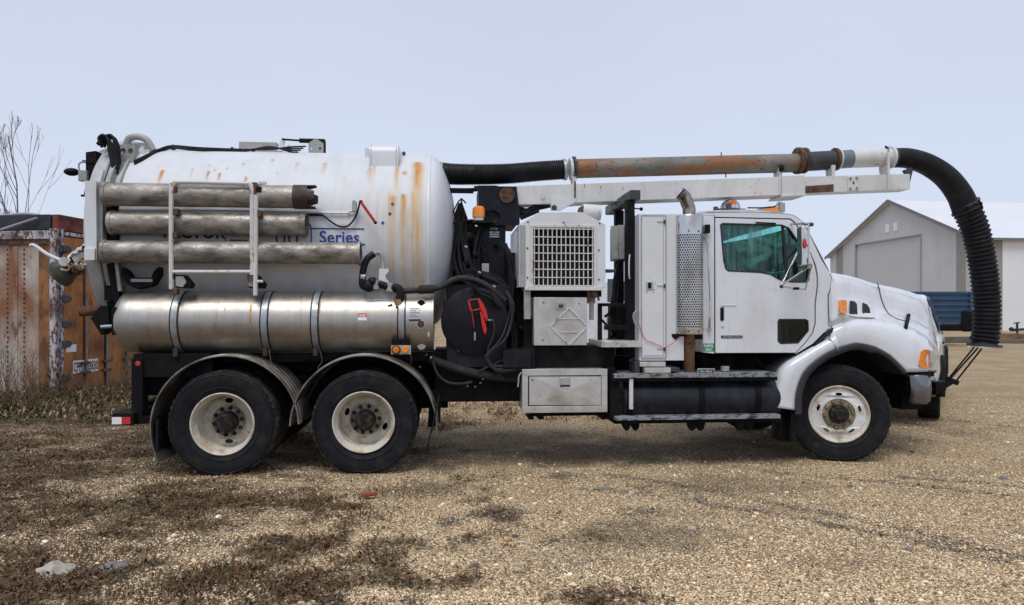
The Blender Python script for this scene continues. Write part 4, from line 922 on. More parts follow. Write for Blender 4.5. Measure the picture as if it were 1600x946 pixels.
PB(T, 'housing_leg', greyp, 819, 452, 829, 499, .17, .24, .003); PB(T, 'housing_leg', black, 830, 452, 940, 464, .3, .9)
PB(T, 'side_rail', greyp, 922, 470, 928, 500, .25, .3); MB().ell(tuple(PT(928, 459, .2)), .04, .04, .05).build('rusty_clamp', rustm, T)
PB(T, 'housing_foot', rackwhite, 826, 446, 834, 454, .12, .17, .003)
PB(T, 'battery_box', black, 818, 498, 832, 545, .3, .6)
MB().bar(PT(919, 455, .2), PT(922, 470, .2), .03).bar(PT(930, 452, .2), PT(936, 470, .2), .02).build('bent_bracket', rustm, T)
# aluminium placard box
PB(T, 'placard_box', alu, 834, 465, 917, 540, .16, .6, .004)
def quad_frame(px, py, r, w, name, parent, m_, y):
    pts = [(px, py - r), (px + r, py), (px, py + r), (px - r, py)]
    P = pp(pts, y)
    for i in range(4): MB().bar(P[i], P[(i + 1) % 4], w, w).build(name, m_, parent)
quad_frame(889, 510, 29, .012, 'placard_frame', T, rackwhite, .153)
MB().bar(PT(873, 498, .153), PT(905, 498, .153), .008).build('placard_clip', rackwhite, T); MB().bar(PT(876, 519, .153), PT(902, 519, .153), .008).build('placard_clip', rackwhite, T)
PB(T, 'box_latch', greyp, 869, 473, 884, 484, .15, .16, .002); PB(T, 'latch_pull', dkgrey, 873, 476, 880, 481, .145, .15, .001)
for sx_, sy_ in ((849, 473), (905, 475), (848, 532)): MB().cyl(PT(sx_, sy_, .155), PT(sx_, sy_, .16), .008, 8).build('rivet', dkgrey, T)

# red wash gun hung on the dark reel panel
wg = thing('wash_gun', 'red wash gun with trigger guard hanging on the dark panel behind the tank', 'nozzle', tuple(PT(745, 500, .1)))
P = pp([(732, 470), (748, 467), (751, 483), (736, 486)], .13)
for i in range(4): MB().bar(P[i], P[(i + 1) % 4], .02, .012).build('guard', red, wg, .002)
MB().plate(pp([(746, 467), (752, 469), (760, 485), (763, 500), (760, 504), (755, 492), (751, 484)], .11), th=.035).build('gun_body', red, wg, .006)
MB().plate(pp([(750, 486), (755, 490), (761, 515), (759, 524), (756, 522), (752, 505)], .12), th=.03).build('grip', red, wg, .006)
MB().bar(PT(737, 486, .12), PT(741, 512, .12), .007).build('trigger_rod', red, wg)
MB().cyl(PT(742, 519, .12), PT(742, 532, .12), .010, 10).build('nozzle_tip', strapm, wg)
MB().cyl(PT(743, 490, .12), PT(742, 519, .12), .010, 10).build('lance', black, wg)
MB().bar(PT(763, 500, .12), PT(771, 501, .12), .015).build('hose_coupling', strapm, wg)

# lower toolbox
def toolbox(parent):
    tb = sub('lower_toolbox', T, PT(882, 610, .02))
    PBx = lambda n, m_, l, t, r, b, y0, y1, bv=.003: MB().pbox(l, t, r, b, y0, y1).build(n, m_, tb, bv)
    PBx('box_body', alu, 817, 578, 948, 643, .03, .55, .004)
    PBx('top_rail', alu, 816, 577, 949, 587, .01, .03, .002); PBx('bottom_rail', alu, 816, 635, 949, 645, .012, .03, .002)
    PBx('side_rail', alu, 816, 587, 825, 635, .012, .03, .002); PBx('side_rail', alu, 940, 587, 949, 635, .012, .03, .002)
    PBx('door_gap', voidm, 825, 587, 940, 635, .026, .031, 0)
    # door with a shallow pressed pyramid
    P = pp([(827, 588.5), (939, 588.5), (939, 633.5), (827, 633.5)], .018); cc = PT(884, 612, .006)
    d = MB(); d.add([*P, cc, *[p + Vector((0, .01, 0)) for p in P]], [(0, 1, 4), (1, 2, 4), (2, 3, 4), (3, 0, 4), (0, 5, 6, 1), (1, 6, 7, 2), (2, 7, 8, 3), (3, 8, 5, 0)]); d.build('box_door', alu, tb, smooth=0)
    PBx('paddle_latch', strapm, 875, 590, 891, 605, .004, .012, .003); PBx('latch_plate', greyp, 877, 592, 889, 602, -.002, .004, .001)
    MB().plate(pp([(874, 602), (892, 602), (889, 607), (883, 609), (877, 607)], .004), th=.01).build('latch_tongue', alu, tb)
    MB().cyl(PT(832, 594, .010), PT(832, 594, .02), .008, 8).build('lock', black, tb)
toolbox(T)
PB(T, 'step_bracket', black, 949, 575, 962, 650, .1, .5)

# ------------------------------------------------ boom
bm0, bm1 = PT(800, 311, .95), PT(1422, 285, .95)
def beamplate(name, m_, pts, y0, y1, bev=.004): return MB().plate(pp(pts, y0), th=y1 - y0).build(name, m_, T, bev)
beamplate('boom_beam', boomwhite, [(803, 291), (898, 288), (900, 318), (803, 320), (806, 305)], .80, 1.05)
beamplate('boom_beam', boomwhite, [(898.5, 287.5), (1258, 275), (1258, 304), (898.5, 317)], .79, 1.06)
beamplate('boom_extension', boomwhite, [(1258, 276.5), (1422, 272), (1422, 296), (1258, 302)], .82, 1.03)
beamplate('boom_collar', boomwhite, [(1222, 275), (1258, 274), (1258, 306), (1222, 307)], .77, 1.08)
beamplate('boom_collar_lip', boomwhite, [(1222, 305), (1260, 303), (1260, 306), (1222, 308)], .75, 1.10)
beamplate('worn_boom_patch', rustm, [(1259, 291), (1303, 288), (1303, 300), (1259, 302)], .816, .83)
beamplate('bolt_plate', boomwhite, [(1325, 276), (1343, 275), (1343, 298), (1325, 299)], .805, .83)
beamplate('cylinder_ear', boomwhite, [(861, 319), (861, 329), (876, 329), (900, 316), (900, 310), (861, 310)], .77, .81)
MB().cyl(PT(866, 325, .75), PT(866, 325, .85), .03).build('cylinder_pin', dkgrey, T)
MB().cyl(PT(848, 308, .785), PT(848, 308, .80), .022).build('boom_pin', rackwhite, T)
MB().tube([PT(898.5, 284, .78), PT(898.5, 317, .78)], .009, 6).build('rust_seam', rustm, T)
for px, py in ((1329, 279), (1339, 278), (1329, 295), (1339, 294), (1241, 299), (1248, 299), (1255, 299), (1254, 277)): MB().cyl(PT(px, py, .79), PT(px, py, .81), .014, 8).build('boom_bolt', strapm, T)
for px in (1218, 1225): beamplate('boom_rib', boomwhite, [(px, 276), (px + 1.6, 276), (px + 1.6, 304), (px, 304)], .775, .79, 0)
PB(T, 'boom_slot', black, 1333, 284, 1335, 288, .80, .806, 0)
MB().cyl(PT(812, 338, .92), PT(840, 326, .92), .05).cyl(PT(838, 327, .92), PT(864, 321, .92), .02).build('lift_cylinder', navy, T)
for k in range(5): TU(T, 'boom_hose', hose, [(808, 322 + k * 2, .85), (822, 327 + k * 1.5, .85), (835, 325 - k, .85), (846, 321 - k * .5, .85), (858, 321, .85)], .010, 6)
# vacuum tube on top of the boom
def ribbed(name, m_, pts, r0, r1, pitch, depth, seg=28):
    P = catmull([PT(*p) for p in pts], 40)
    L_ = [0]
    for a, b_ in zip(P[:-1], P[1:]): L_.append(L_[-1] + (b_ - a).length)
    tot = L_[-1]; n = int(tot / pitch * 4); out = []; rs = []
    for k in range(n + 1):
        s_ = tot * k / n; i = min(len(P) - 2, max(0, int(np.searchsorted(L_, s_)) - 1)); f = (s_ - L_[i]) / max(1e-9, L_[i + 1] - L_[i])
        out.append(P[i].lerp(P[i + 1], f)); t = k / n
        rs.append(r0 + (r1 - r0) * t - (depth if k % 4 in (1, 2) else 0))
    return MB().tube(out, rs, seg).build(name, m_, T, smooth=50)
ribbed('flexible_hose', hose, [(676, 268, 1.05), (700, 272, 1.0), (740, 273, .95), (790, 272, .95), (840, 268, .95), (885, 265, .95)], .122, .112, .026, .009)
MB().cyl(PT(684, 271, 1.0), PT(690, 272, 1.0), .128, 28).cyl(PT(880, 265.5, .95), PT(884, 265.2, .95), .122, 28).build('hose_clamp', strapm, T)
MB().cyl(PT(890, 264.6, .95), PT(894, 264.4, .95), .125, 28).build('pipe_flange', boomwhite, T)
MB().cyl(PT(896, 264.3, .95), PT(899, 264.2, .95), .135, 28).build('pipe_flange', dkgrey, T)
for a in (0.3, 1.5, 2.7, 3.9, 5.1): MB().cyl(PT(894, 264.2, .95) + Vector((0, .13 * math.cos(a), .13 * math.sin(a))), PT(900, 264.2, .95) + Vector((0, .13 * math.cos(a), .13 * math.sin(a))), .014, 8).build('flange_bolt', dkgrey, T)
MB().cyl(PT(899, 264, .95), PT(1245, 255, .95), .108, 32).build('vacuum_pipe', rustp, T)
MB().cyl(PT(1258, 253, .95), PT(1302, 250.5, .95), .112, 32).build('telescoping_pipe', dkgrey, T)
MB().cyl(PT(1306, 250, .95), PT(1329, 248.5, .95), .106, 32).build('banded_pipe', slate, T)
MB().cyl(PT(1329, 248.5, .95), PT(1390, 246.5, .95), .107, 32).build('white_pipe', boomwhite, T)
for (px, r_, w_, m_) in ((1247, .155, 3, rustm), (1252, .140, 3, rustm), (1256, .150, 2.2, dkgrey), (1304, .135, 2, rustm), (1309, .125, 1.2, rackwhite), (1391, .130, 2, boomwhite), (1395, .118, 1.5, dkgrey)):
    py = 264 - (px - 899) * .0355
    MB().cyl(PT(px - w_, py, .95), PT(px + w_, py, .95), r_, 32).build('pipe_flange', m_, T, .002)
for (px, t, b_, m_) in ((1220, 262, 278, rackwhite), (1303, 258, 276, rackwhite), (1388, 258, 274, boomwhite), (898, 275, 290, rackwhite)):
    beamplate('pipe_support', m_, [(px - 4, t), (px + 3, t), (px + 2, b_), (px - 2, b_)], .86, 1.0)
beamplate('pipe_stay', boomwhite, [(1387, 234), (1390, 234), (1390.5, 297), (1387.5, 297)], .80, .82, 0)
MB().ell(tuple(PT(1221, 263, .84)), .03, .03, .045).build('support_bolt', black, T)
TU(T, 'lock_pin', black, [(1383, 229, .9), (1387, 232, .9), (1390, 238, .9)], .012, 6)
MB().cyl(PT(1127, 238, .95), PT(1127, 244, .95), .006).cyl(PT(1134, 270, .84), PT(1134, 278, .84), .006).build('guide_pin', black, T)
# elbow and drop hose
eb = catmull([PT(1393, 247, .95), PT(1420, 248, .95), PT(1450, 258, .95), (PT(1478, 277, .95)), PT(1498, 302, .95), PT(1509, 326, .95)], 8)
MB().tube(eb, list(np.linspace(.112, .148, len(eb))), 32).build('rubber_elbow', hose, T, smooth=60)
beamplate('elbow_strap', dkgrey, [(1413, 266), (1424, 262), (1427, 266), (1421, 290), (1416, 294), (1418, 275)], .85, .9)
for (a_, b_, r_) in (((1508, 318), (1510, 321), .160), ((1510, 326), (1511, 329), .170)):
    c_ = PT(*a_, .95); d_ = (PT(1515, 336, .95) - PT(1503, 312, .95)).normalized()
    MB().cyl(c_, c_ + d_ * .022, r_, 32).build('elbow_flange', dkgrey if r_ < .165 else greyhose, T)
for a in range(6):
    d_ = (PT(1515, 336, .95) - PT(1503, 312, .95)).normalized(); u_ = d_.cross(Vector((0, 1, 0))); c_ = PT(1509, 319, .95) + (u_ * math.cos(a) + Vector((0, 1, 0)) * math.sin(a)) * .165
    MB().cyl(c_, c_ + d_ * .10, .012, 8).build('flange_bolt', black, T)
ribbed('drop_hose', hose, [(1511, 328, .95), (1524, 360, .95), (1533, 400, .95), (1539, 440, .95), (1542, 480, .95), (1541, 515, .95), (1538, 540, .95)], .158, .150, .052, .016, 32)
c_ = PT(1538, 538, .95); d_ = Vector((-.08, 0, -1)).normalized()
MB().cyl(c_, c_ + d_ * .03, .185, 32).build('end_flange', dkgrey, T); MB().cyl(c_ + d_ * .035, c_ + d_ * .05, .165, 32).build('end_ring', chrome, T)
MB().bar(PT(1520, 535, .9), PT(1555, 531, .9), .02).build('end_latch', black, T)
for (a_, b_) in (((1522, 543), (1482, 592)), ((1528, 544), (1484, 593)), ((1534, 545), (1493, 597))):
    MB().tube([PT(*a_, .8), PT(*b_, .75)], .010, 6).build('tie_strap', black, T)
MB().bar(PT(1480, 592, .75), PT(1496, 599, .75), .05, .05).build('tie_block', black, T)
MB().plate(pp([(1462, 598), (1482, 596), (1490, 600), (1470, 612), (1463, 618)], .7), th=.12).build('tow_hook', black, T)

# ------------------------------------------------ boom saddle, control box, white cabinet
MB().box(XX(985, .2), XX(1001, .2), .2, 1.4, PT(993, 312, .2).z, PT(993, 297, .2).z).build('boom_saddle', dkgrey, T, .006)
MB().pbox(979, 312, 992, 560, .24, .34).build('saddle_post', black, T, .004)
MB().pbox(962, 329, 975, 560, 1.0, 1.1).build('saddle_post', black, T, .004)
PB(T, 'control_box', greyp, 966, 352, 978, 405, .55, .95, .006); PB(T, 'control_box_lid', greyp, 955, 353, 966, 405, .53, .56, .004)
TU(T, 'post_handle', rackwhite, [(984, 398, .2), (983, 410, .19), (983, 430, .19), (984, 436, .2)], .008, 6)
MB().bar(PT(992, 326, .25), PT(1002, 327, .25), .012).ell(tuple(PT(1002, 327, .25)), .02, .02, .02, 8, 6).build('post_hook', black, T)
bundle(6, [(975, 400, .8), (966, 430, .75), (962, 460, .7), (958, 490, .6), (962, 520, .5)], 5, .014)
PB(T, 'bay_rail', black, 940, 474, 995, 479, .25, .3); PB(T, 'bay_rail', black, 948, 509, 995, 516, .25, .4)
PB(T, 'bay_equipment', black, 962, 476, 1000, 532, .5, .9, .02)
for l, t, r, b in ((935, 474, 941, 545), (985, 474, 990, 532)): PB(T, 'bay_upright', black, l, t, r, b, .3, .35)
MB().bar(PT(945, 495, .5), PT(965, 480, .6), .02).bar(PT(950, 532, .5), PT(968, 515, .6), .03).bar(PT(940, 500, .5), PT(970, 532, .6), .02).build('bay_linkage', black, T)
PB(T, 'small_vent_box', dkgrey, 946, 421, 962, 425, .3, .5)
PB(T, 'catwalk', tread, 940, 533, 1003, 543, .02, .7, .003)
TU(T, 'cabinet_hose', greyp, [(996, 485, .1), (990, 492, .1), (992, 505, .1), (998, 515, .1)], .010, 6)
cb = sub('side_cabinet', T, PT(1030, 450, .1))
def CB(n, m_, l, t, r, b, y0, y1, bv=.002): return MB().pbox(l, t, r, b, y0, y1).build(n, m_, cb, bv)
CB('cabinet_body', white, 999, 334, 1069, 564, .07, .38, .006)
CB('cabinet_door', white, 1003, 338, 1040, 559, .058, .07, .003)
for l, t, r, b in ((1002, 337, 1003.2, 560), (1040, 337, 1041.2, 560), (1003, 336.5, 1040, 337.7), (1003, 559, 1040, 560.2), (1036.5, 341, 1037.1, 556), (1006, 555.5, 1037, 556.2)): CB('door_seam', greyp, l, t, r, b, .054, .060, 0)
for py in (347, 447, 546):
    MB().cyl(PT(1038.5, py - 3, .05), PT(1038.5, py + 3, .05), .010, 8).build('hinge', dkgrey, cb); MB().bar(PT(1027, py - .5, .053), PT(1038, py, .053), .006).build('hinge_arm', strapm, cb)
CB('latch_plate', strapm, 1010, 440, 1021, 453, .046, .058, .003); CB('paddle', black, 1012.5, 442, 1018, 451, .042, .047, .002)
MB().grid([[PT(px, py, .0565) for px in (1007, 1012, 1018, 1024)] for py in (437, 445, 458)]).build('chipped_patch', pmat('chipped_white', (.62, .63, .62), .5, dirts=[((.1, .08, .06), .9, 40, .56, .62, (1, 1, 1))]), cb)
TU(T, 'red_wire', redst, [(997, 505, .05), (1008, 530, .045), (1018, 535, .045), (1032, 541, .045), (1038, 545, .045), (1052, 536, .04), (1063, 527, .04)], .0035, 5)
# wedge steps under the cabinet
PB(T, 'diamond_step', tread, 1000, 566, 1040, 573, .02, .3, .002); PB(T, 'diamond_step', tread, 1007, 575, 1048, 583, -.02, .3, .002)
PB(T, 'step_support', dkgrey, 1048, 575, 1062, 581, .0, .3); PB(T, 'step_support', dkgrey, 992, 565, 1000, 585, .05, .3)

# ------------------------------------------------ exhaust stack
mc = PT(1076, 430, .10); mz0, mz1 = PT(1076, 522, .1).z, PT(1076, 338, .1).z; mr_ = .148
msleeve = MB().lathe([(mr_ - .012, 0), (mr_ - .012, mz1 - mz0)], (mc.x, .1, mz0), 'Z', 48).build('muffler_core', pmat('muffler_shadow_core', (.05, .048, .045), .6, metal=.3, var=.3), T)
MB().lathe([(0, 0), (mr_, 0), (mr_ + .002, .01), (mr_ + .002, .065), (mr_ - .012, .067)], (mc.x, .1, mz0), 'Z', 48).build('muffler_band', mufm, T)
zt_ = mz1 - .20
MB().lathe([(mr_ - .012, 0), (mr_ + .002, .002), (mr_ + .002, .19), (mr_ - .004, .20), (0, .20)], (mc.x, .1, zt_), 'Z', 48).build('muffler_band', mufm, T)
# perforated guard: a lattice of real holes (only the half that faces outward is pierced)
nc, nr = 19, 38; z0, z1 = mz0 + .065, zt_ + .004
pg = MB(); dzc = (z1 - z0) / nr; dac = 2 * PI / (nc * 2)
def cp(a, z, r_=mr_): return Vector((mc.x + r_ * math.cos(a), .1 + r_ * math.sin(a), z))
for i in range(nr):
    for j in range(nc * 2):
        a0 = j * dac + (dac / 2 if i % 2 else 0); zc = z0 + dzc * (i + .5)
        o = [cp(a0, zc - dzc / 2), cp(a0 + dac, zc - dzc / 2), cp(a0 + dac, zc + dzc / 2), cp(a0, zc + dzc / 2)]
        hx = [(.12, .5), (.34, .16), (.66, .16), (.88, .5), (.66, .84), (.34, .84)]
        hp_ = [cp(a0 + dac * u, zc - dzc / 2 + dzc * v) for u, v in hx]
        pg.add(o + hp_, [(0, 1, 6, 5), (0, 5, 4), (1, 2, 7), (1, 7, 6), (2, 3, 9, 8), (2, 8, 7), (3, 0, 4), (3, 4, 9)])
pg.build('perforated_guard', mufm, T, norm=False, smooth=0)['kind'] = 'stuff'
for a in (-1.9, -1.2):
    for z in (mz0 + .03, zt_ + .03): MB().cyl(cp(a, z, mr_), cp(a, z, mr_ + .008), .009, 8).build('guard_screw', dkgrey, T)
st = catmull([Vector((mc.x, .1, mz1 - .02)), Vector((mc.x + .005, .1, mz1 + .07)), PT(1074, 319, .1), PT(1070, 309, .1), PT(1063.5, 302.5, .1)], 6)
sk_ = MB().tube(st, .066, 24, cap=False); sk_.build('stack_tip', pmat('sooty_chrome', (.30, .27, .23), .22, metal=.95, var=.5, vs=9, dirts=[((.03, .025, .02), .85, 7, .48, .62, (1, 1, 1))]), T)
tipn = (st[-1] - st[-2]).normalized()
MB().cyl(st[-1] - tipn * .02, st[-1] - tipn * .012, .062, 24).build('stack_mouth', voidm, T)
MB().tube([Vector((mc.x + .01, .1, mz0 + .02)), Vector((mc.x + .005, .1, mz0 - .10)), Vector((mc.x + .01, .12, mz0 - .25)), Vector((mc.x + .04, .2, mz0 - .42))], .058, 20).build('exhaust_pipe', exh, T)
MB().cyl(Vector((mc.x + .005, .1, mz0 - .08)), Vector((mc.x + .005, .1, mz0 - .11)), .066, 20).build('exhaust_clamp', rustm, T)
MB().plate(pp([(1050, 522), (1098, 522), (1098, 530), (1085, 531), (1080, 526), (1062, 526), (1056, 531), (1050, 526)], .06), th=.1).build('muffler_bracket', black, T)

# ------------------------------------------------ fuel tank and steps
FZ = PT(1088, 620, .3).z; FR = .235
MB().cyl((XX(968, .26), .27, FZ), (XX(1208, .26), .27, FZ), FR, 48).build('fuel_tank', bluetank, T, .01)
for px in (1098, 1186, 985):
    MB().lathe([(FR + .001, -.03), (FR + .008, -.03), (FR + .008, .03), (FR + .001, .03)], (XX(px, .03), .27, FZ), 'X', 48, closed=True).build('fuel_strap', black, T)
PB(T, 'white_strap', worn if False else rackwhite, 983.5, 592, 989.5, 640, -.005, .02, .003)
PB(T, 'running_board', worn, 960, 583.5, 1213, 590.5, -.02, .42, .004)
PB(T, 'lower_step', worn, 962, 650, 1220, 656, -.03, .10, .004)
PB(T, 'tank_guard', black, 960, 655, 1222, 661, .1, .5)
PB(T, 'tank_end_plate', black, 953, 583, 968, 655, .05, .5, .004)
for px in (980, 994, 1083, 1096, 1158, 1172): MB().plate(pp([(px - 7, 655), (px + 7, 655), (px + 4, 670), (px - 1, 674), (px - 5, 668)], .2), th=.1).build('step_hanger', black, T)
PB(T, 'step_bar', black, 955, 590, 1215, 596, .0, .04)
PB(T, 'name_plate', strapm, 1090, 576, 1117, 585, -.022, -.01, .002); PB(T, 'name_plate_face', ink, 1092, 578, 1115, 583, -.026, -.021, .001)
text('Aero Block', 'name_plate_lettering', whites, T, XX(1094, -.03), XX(1113, -.03), PT(1103, 582.2, -.03).z, PT(1103, 578.8, -.03).z, -.028)
MB().cyl(PT(1133, 577, .12) - Vector((0, 0, .02)), PT(1133, 577, .12) + Vector((0, 0, .03)), .045, 20).build('fuel_cap', strapm, T)
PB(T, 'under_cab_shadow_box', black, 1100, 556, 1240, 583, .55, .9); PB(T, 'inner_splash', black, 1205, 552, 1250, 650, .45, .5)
MB().bar(PT(1180, 560, .3), PT(1202, 583, .3), .015).build('brace_rod', black, T)

# ------------------------------------------------ cab
YS, YF = .10, 2.40
cabn = sub('cab', T, (XX(1180, YS), YC, 1.9))
def mirror_pts(P, y): return [Vector((p.x, y, p.z)) for p in P]
def CP(name, m_, pts, holes=(), y=YS, th=.04, bev=0, par=None, both=True):
    o = MB().plate(pp(pts, y), [pp(h_, y) for h_ in holes], th).build(name, m_, par or cabn, bev)
    if both:
        P = pp(pts, y); MB().plate(mirror_pts(P, 2 * YC - y - th), [mirror_pts(pp(h_, y), 2 * YC - y - th) for h_ in holes], th).build(name, m_, par or cabn, bev)
    return o
def smoothpoly(pts, n=4): return [(p.x, p.z) for p in catmull([Vector((a, 0, b)) for a, b in pts], n)]
CP('rear_corner_panel', cabwhite, [(1098, 337), (1116, 337), (1116, 553), (1098, 551)], bev=.004)
win = [(1126, 352), (1129, 349.5), (1222, 352), (1233, 357), (1250, 382), (1264, 412), (1264, 438), (1260, 441), (1238, 441), (1219, 437.5), (1204, 429), (1189, 426), (1138, 423.5), (1134, 420), (1131, 408)]
low = [(1218, 499.5), (1259, 499.5), (1262.5, 502), (1263, 517), (1247, 536), (1220, 537), (1216, 533), (1216, 503)]
door = [(1118, 341), (1234, 343.5), (1242, 349), (1252, 366), (1265, 393), (1273, 415), (1276, 430), (1276.5, 446), (1273, 475), (1273, 505), (1269, 520), (1261, 532), (1243, 551.5), (1118, 552)]
CP('cab_door', cabwhite, door, [win, low], bev=.004)
CP('door_gap_backing', seal, [(1112, 338), (1236, 340), (1246, 349), (1281, 415), (1281, 505), (1240, 552), (1112, 552)], [win, low], y=YS + .022, th=.02)
CP('roof_side_rail', cabwhite, [(1098, 333), (1180, 331.5), (1238, 335), (1252, 345), (1262, 361), (1283, 405), (1297, 428), (1297, 455), (1294, 460), (1295, 512), (1270, 537), (1243, 553.5), (1262, 533), (1271, 520), (1275, 505), (1275, 475), (1278.5, 446), (1278, 430), (1275, 414), (1254, 365), (1243, 347), (1235, 341.5), (1117, 339), (1117, 336.5), (1098, 336.5)], y=YS + .004, th=.03)
def frame_from(poly, grow, name, m_, y, th, par, both=False):
    cx_ = sum(p[0] for p in poly) / len(poly); cy_ = sum(p[1] for p in poly) / len(poly); n = len(poly); o = []
    for i in range(n):
        a, b, c_ = poly[i - 1], poly[i], poly[(i + 1) % n]
        n1 = Vector((b[1] - a[1], a[0] - b[0])).normalized(); n2 = Vector((c_[1] - b[1], b[0] - c_[0])).normalized(); m = (n1 + n2); m = m.normalized() / max(.5, m.normalized().dot(n1))
        if m.dot(Vector((b[0] - cx_, b[1] - cy_))) < 0: m = -m
        o.append((b[0] + m.x * grow, b[1] + m.y * grow))
    inner = [(p[0] * 2 - q_[0], p[1] * 2 - q_[1]) for p, q_ in zip(poly, o)]
    CP(name, m_, o if grow > 0 else inner, [inner if grow > 0 else o], y=y, th=th, par=par, both=both)
frame_from(win, 1.0, 'window_seal', seal, YS - .003, .03, cabn, True); frame_from(low, 1.0, 'window_seal', seal, YS - .003, .03, cabn, True)
CP('side_window', glass, win, y=YS + .022, th=.006); CP('peep_window', dglass, low, y=YS + .012, th=.006)
CP('vent_divider', seal, [(1221.5, 352), (1225, 352), (1233.5, 440), (1229, 440)], y=YS + .008, th=.02)
CP('door_handle_recess', greyp, [(1126, 479), (1131, 479), (1132, 481), (1132, 500), (1130, 502), (1126, 502)], y=YS - .001, th=.004, both=False)
MB().pbox(1126, 481, 1131, 501, YS - .012, YS + .004).build('door_handle', black, cabn, .006)
MB().bar(PT(1128, 477.5, YS - .004), PT(1150, 477.5, YS - .004), .01, .006).build('handle_crease', cabwhite, cabn, .003)
MB().cyl(PT(1129, 511.5, YS - .006), PT(1129, 511.5, YS + .01), .011, 12).build('door_lock', strapm, cabn)
MB().pbox(1127, 524.5, 1160.5, 528.8, YS - .006, YS + .002).build('door_badge', ink, cabn, .002)
text('STERLING', 'badge_lettering', pmat('badge_grey', (.42, .43, .45), .4), cabn, XX(1129, YS), XX(1159, YS), PT(1144, 528, YS).z, PT(1144, 525.4, YS).z, YS - .0075, bold=.01)
MB().pbox(1098.5, 537, 1116, 549.5, YS - .003, YS + .002).build('fuel_sticker', green, cabn)
text('DIESEL', 'sticker_lettering', whites, cabn, XX(1099.7, YS), XX(1115, YS), PT(1107, 542.7, YS).z, PT(1107, 538.6, YS).z, YS - .0045, bold=.02)
text('ONLY', 'sticker_lettering', whites, cabn, XX(1101.5, YS), XX(1113, YS), PT(1107, 548.6, YS).z, PT(1107, 544.4, YS).z, YS - .0045, bold=.02)
# grab handle
MB().tube(catmull([PT(1104.5, 371, YS - .05), PT(1107, 385, YS - .06), PT(1108, 420, YS - .06), PT(1110, 470, YS - .06), PT(1109, 500, YS - .06), PT(1108.5, 514, YS - .05)], 6), .012, 10).build('grab_handle', chrome, cabn)
for py, px in ((371, 1104), (514, 1108.5)): MB().cyl(PT(px, py, YS - .06), PT(px, py, YS), .02, 12).build('handle_foot', strapm, cabn)
MB().pbox(1103, 351, 1110, 364, YS - .05, YS, ).build('handle_bracket', black, cabn, .004); MB().bar(PT(1098, 366, YS - .03), PT(1104, 361, YS - .03), .02).build('handle_stub', black, cabn)
# roof
rows = []
for px, py, crown in ((1098, 333.5, .02), (1105, 331.8, .05), (1140, 331.5, .07), (1180, 331.5, .075), (1220, 333, .07), (1238, 335.5, .06), (1247, 340, .05), (1254, 347, .04)):
    e = PT(px, py, YS); row = []
    for t in np.linspace(0, 1, 21):
        y = YS + (YF - YS) * t; u_ = abs(2 * t - 1)
        row.append(Vector((e.x + .10 * (1 - u_ ** 3) * ((px - 1200) / 54 if px > 1200 else 0), y, e.z + crown * (1 - u_ ** 4) * 1.3)))
    rows.append(row)
MB().grid(rows).build('roof', cabwhite, cabn, smooth=60)
MB().plate([Vector((p.x, 0, p.z)) for p in pp([(1098, 333), (1098, 551), (1099, 551), (1099, 333)], YS)], th=0.001).v
bx = XX(1098.5, YS)
MB().box(bx, bx + .03, YS + .03, YF - .03, PT(1098, 551, YS).z, PT(1098, 333, YS).z).build('rear_wall', cabwhite, cabn)
MB().box(bx + .03, XX(1290, YS), YS + .05, YF - .05, PT(1098, 551, YS).z, PT(1098, 545, YS).z).build('cab_floor', innerd, cabn)
# windshield, pillars
wa, wb = PT(1254, 348, YS), PT(1294, 425, YS); rows = []
for s_ in np.linspace(0, 1, 9):
    p = wa.lerp(wb, s_); rows.append([Vector((p.x + .13 * (1 - abs(2 * t - 1) ** 2.5), YS + .02 + (YF - YS - .04) * t, p.z)) for t in np.linspace(0, 1, 17)])
MB().grid(rows).build('windshield', shield, cabn, smooth=60)
for y in (YS + .02, YF - .02): MB().tube([Vector((p.x + .008, y, p.z + .004)) for p in (wa, wa.lerp(wb, .5), wb)], .014, 6).build('windshield_seal', seal, cabn)
cw = []
for px, py in ((1286, 420), (1297, 428.5), (1304, 429)):
    e = PT(px, py, YS); cw.append([Vector((e.x + .13 * (1 - abs(2 * t - 1) ** 2.5), YS + .01 + (YF - YS - .02) * t, e.z + .03 * (1 - abs(2 * t - 1) ** 4))) for t in np.linspace(0, 1, 13)])
MB().grid(cw).build('cowl', cabwhite, cabn, smooth=60)
MB().tube([PT(1262, 388, .2), PT(1275, 405, .2), PT(1287, 423, .2)], .008, 6).build('wiper', black, cabn)
MB().tube([PT(1181, 348, YS - .01), PT(1212, 349.5, YS - .012)], .008, 6).build('drip_trim', black, cabn)
# interior
MB().box(XX(1245, .3), XX(1290, .3), .2, 2.3, PT(1250, 455, .4).z, PT(1250, 425, .4).z).build('dashboard', innerd, cabn, .03)
for y in (.35, 1.65):
    MB().pbox(1115, 452, 1165, 480, y, y + .5).build('seat_cushion', innerd, cabn, .04); MB().pbox(1112, 372, 1132, 455, y + .02, y + .48).build('seat_back', innerd, cabn, .04)
hw = PT(1222, 425, 1.85)
MB().v
ring = [hw + Vector((.08 * math.cos(a), .22 * math.sin(a), .2 * math.cos(a) * .9)) for a in np.linspace(0, 2 * PI, 24)]
MB().tube(ring, .013, 8).build('steering_wheel', innerd, cabn)
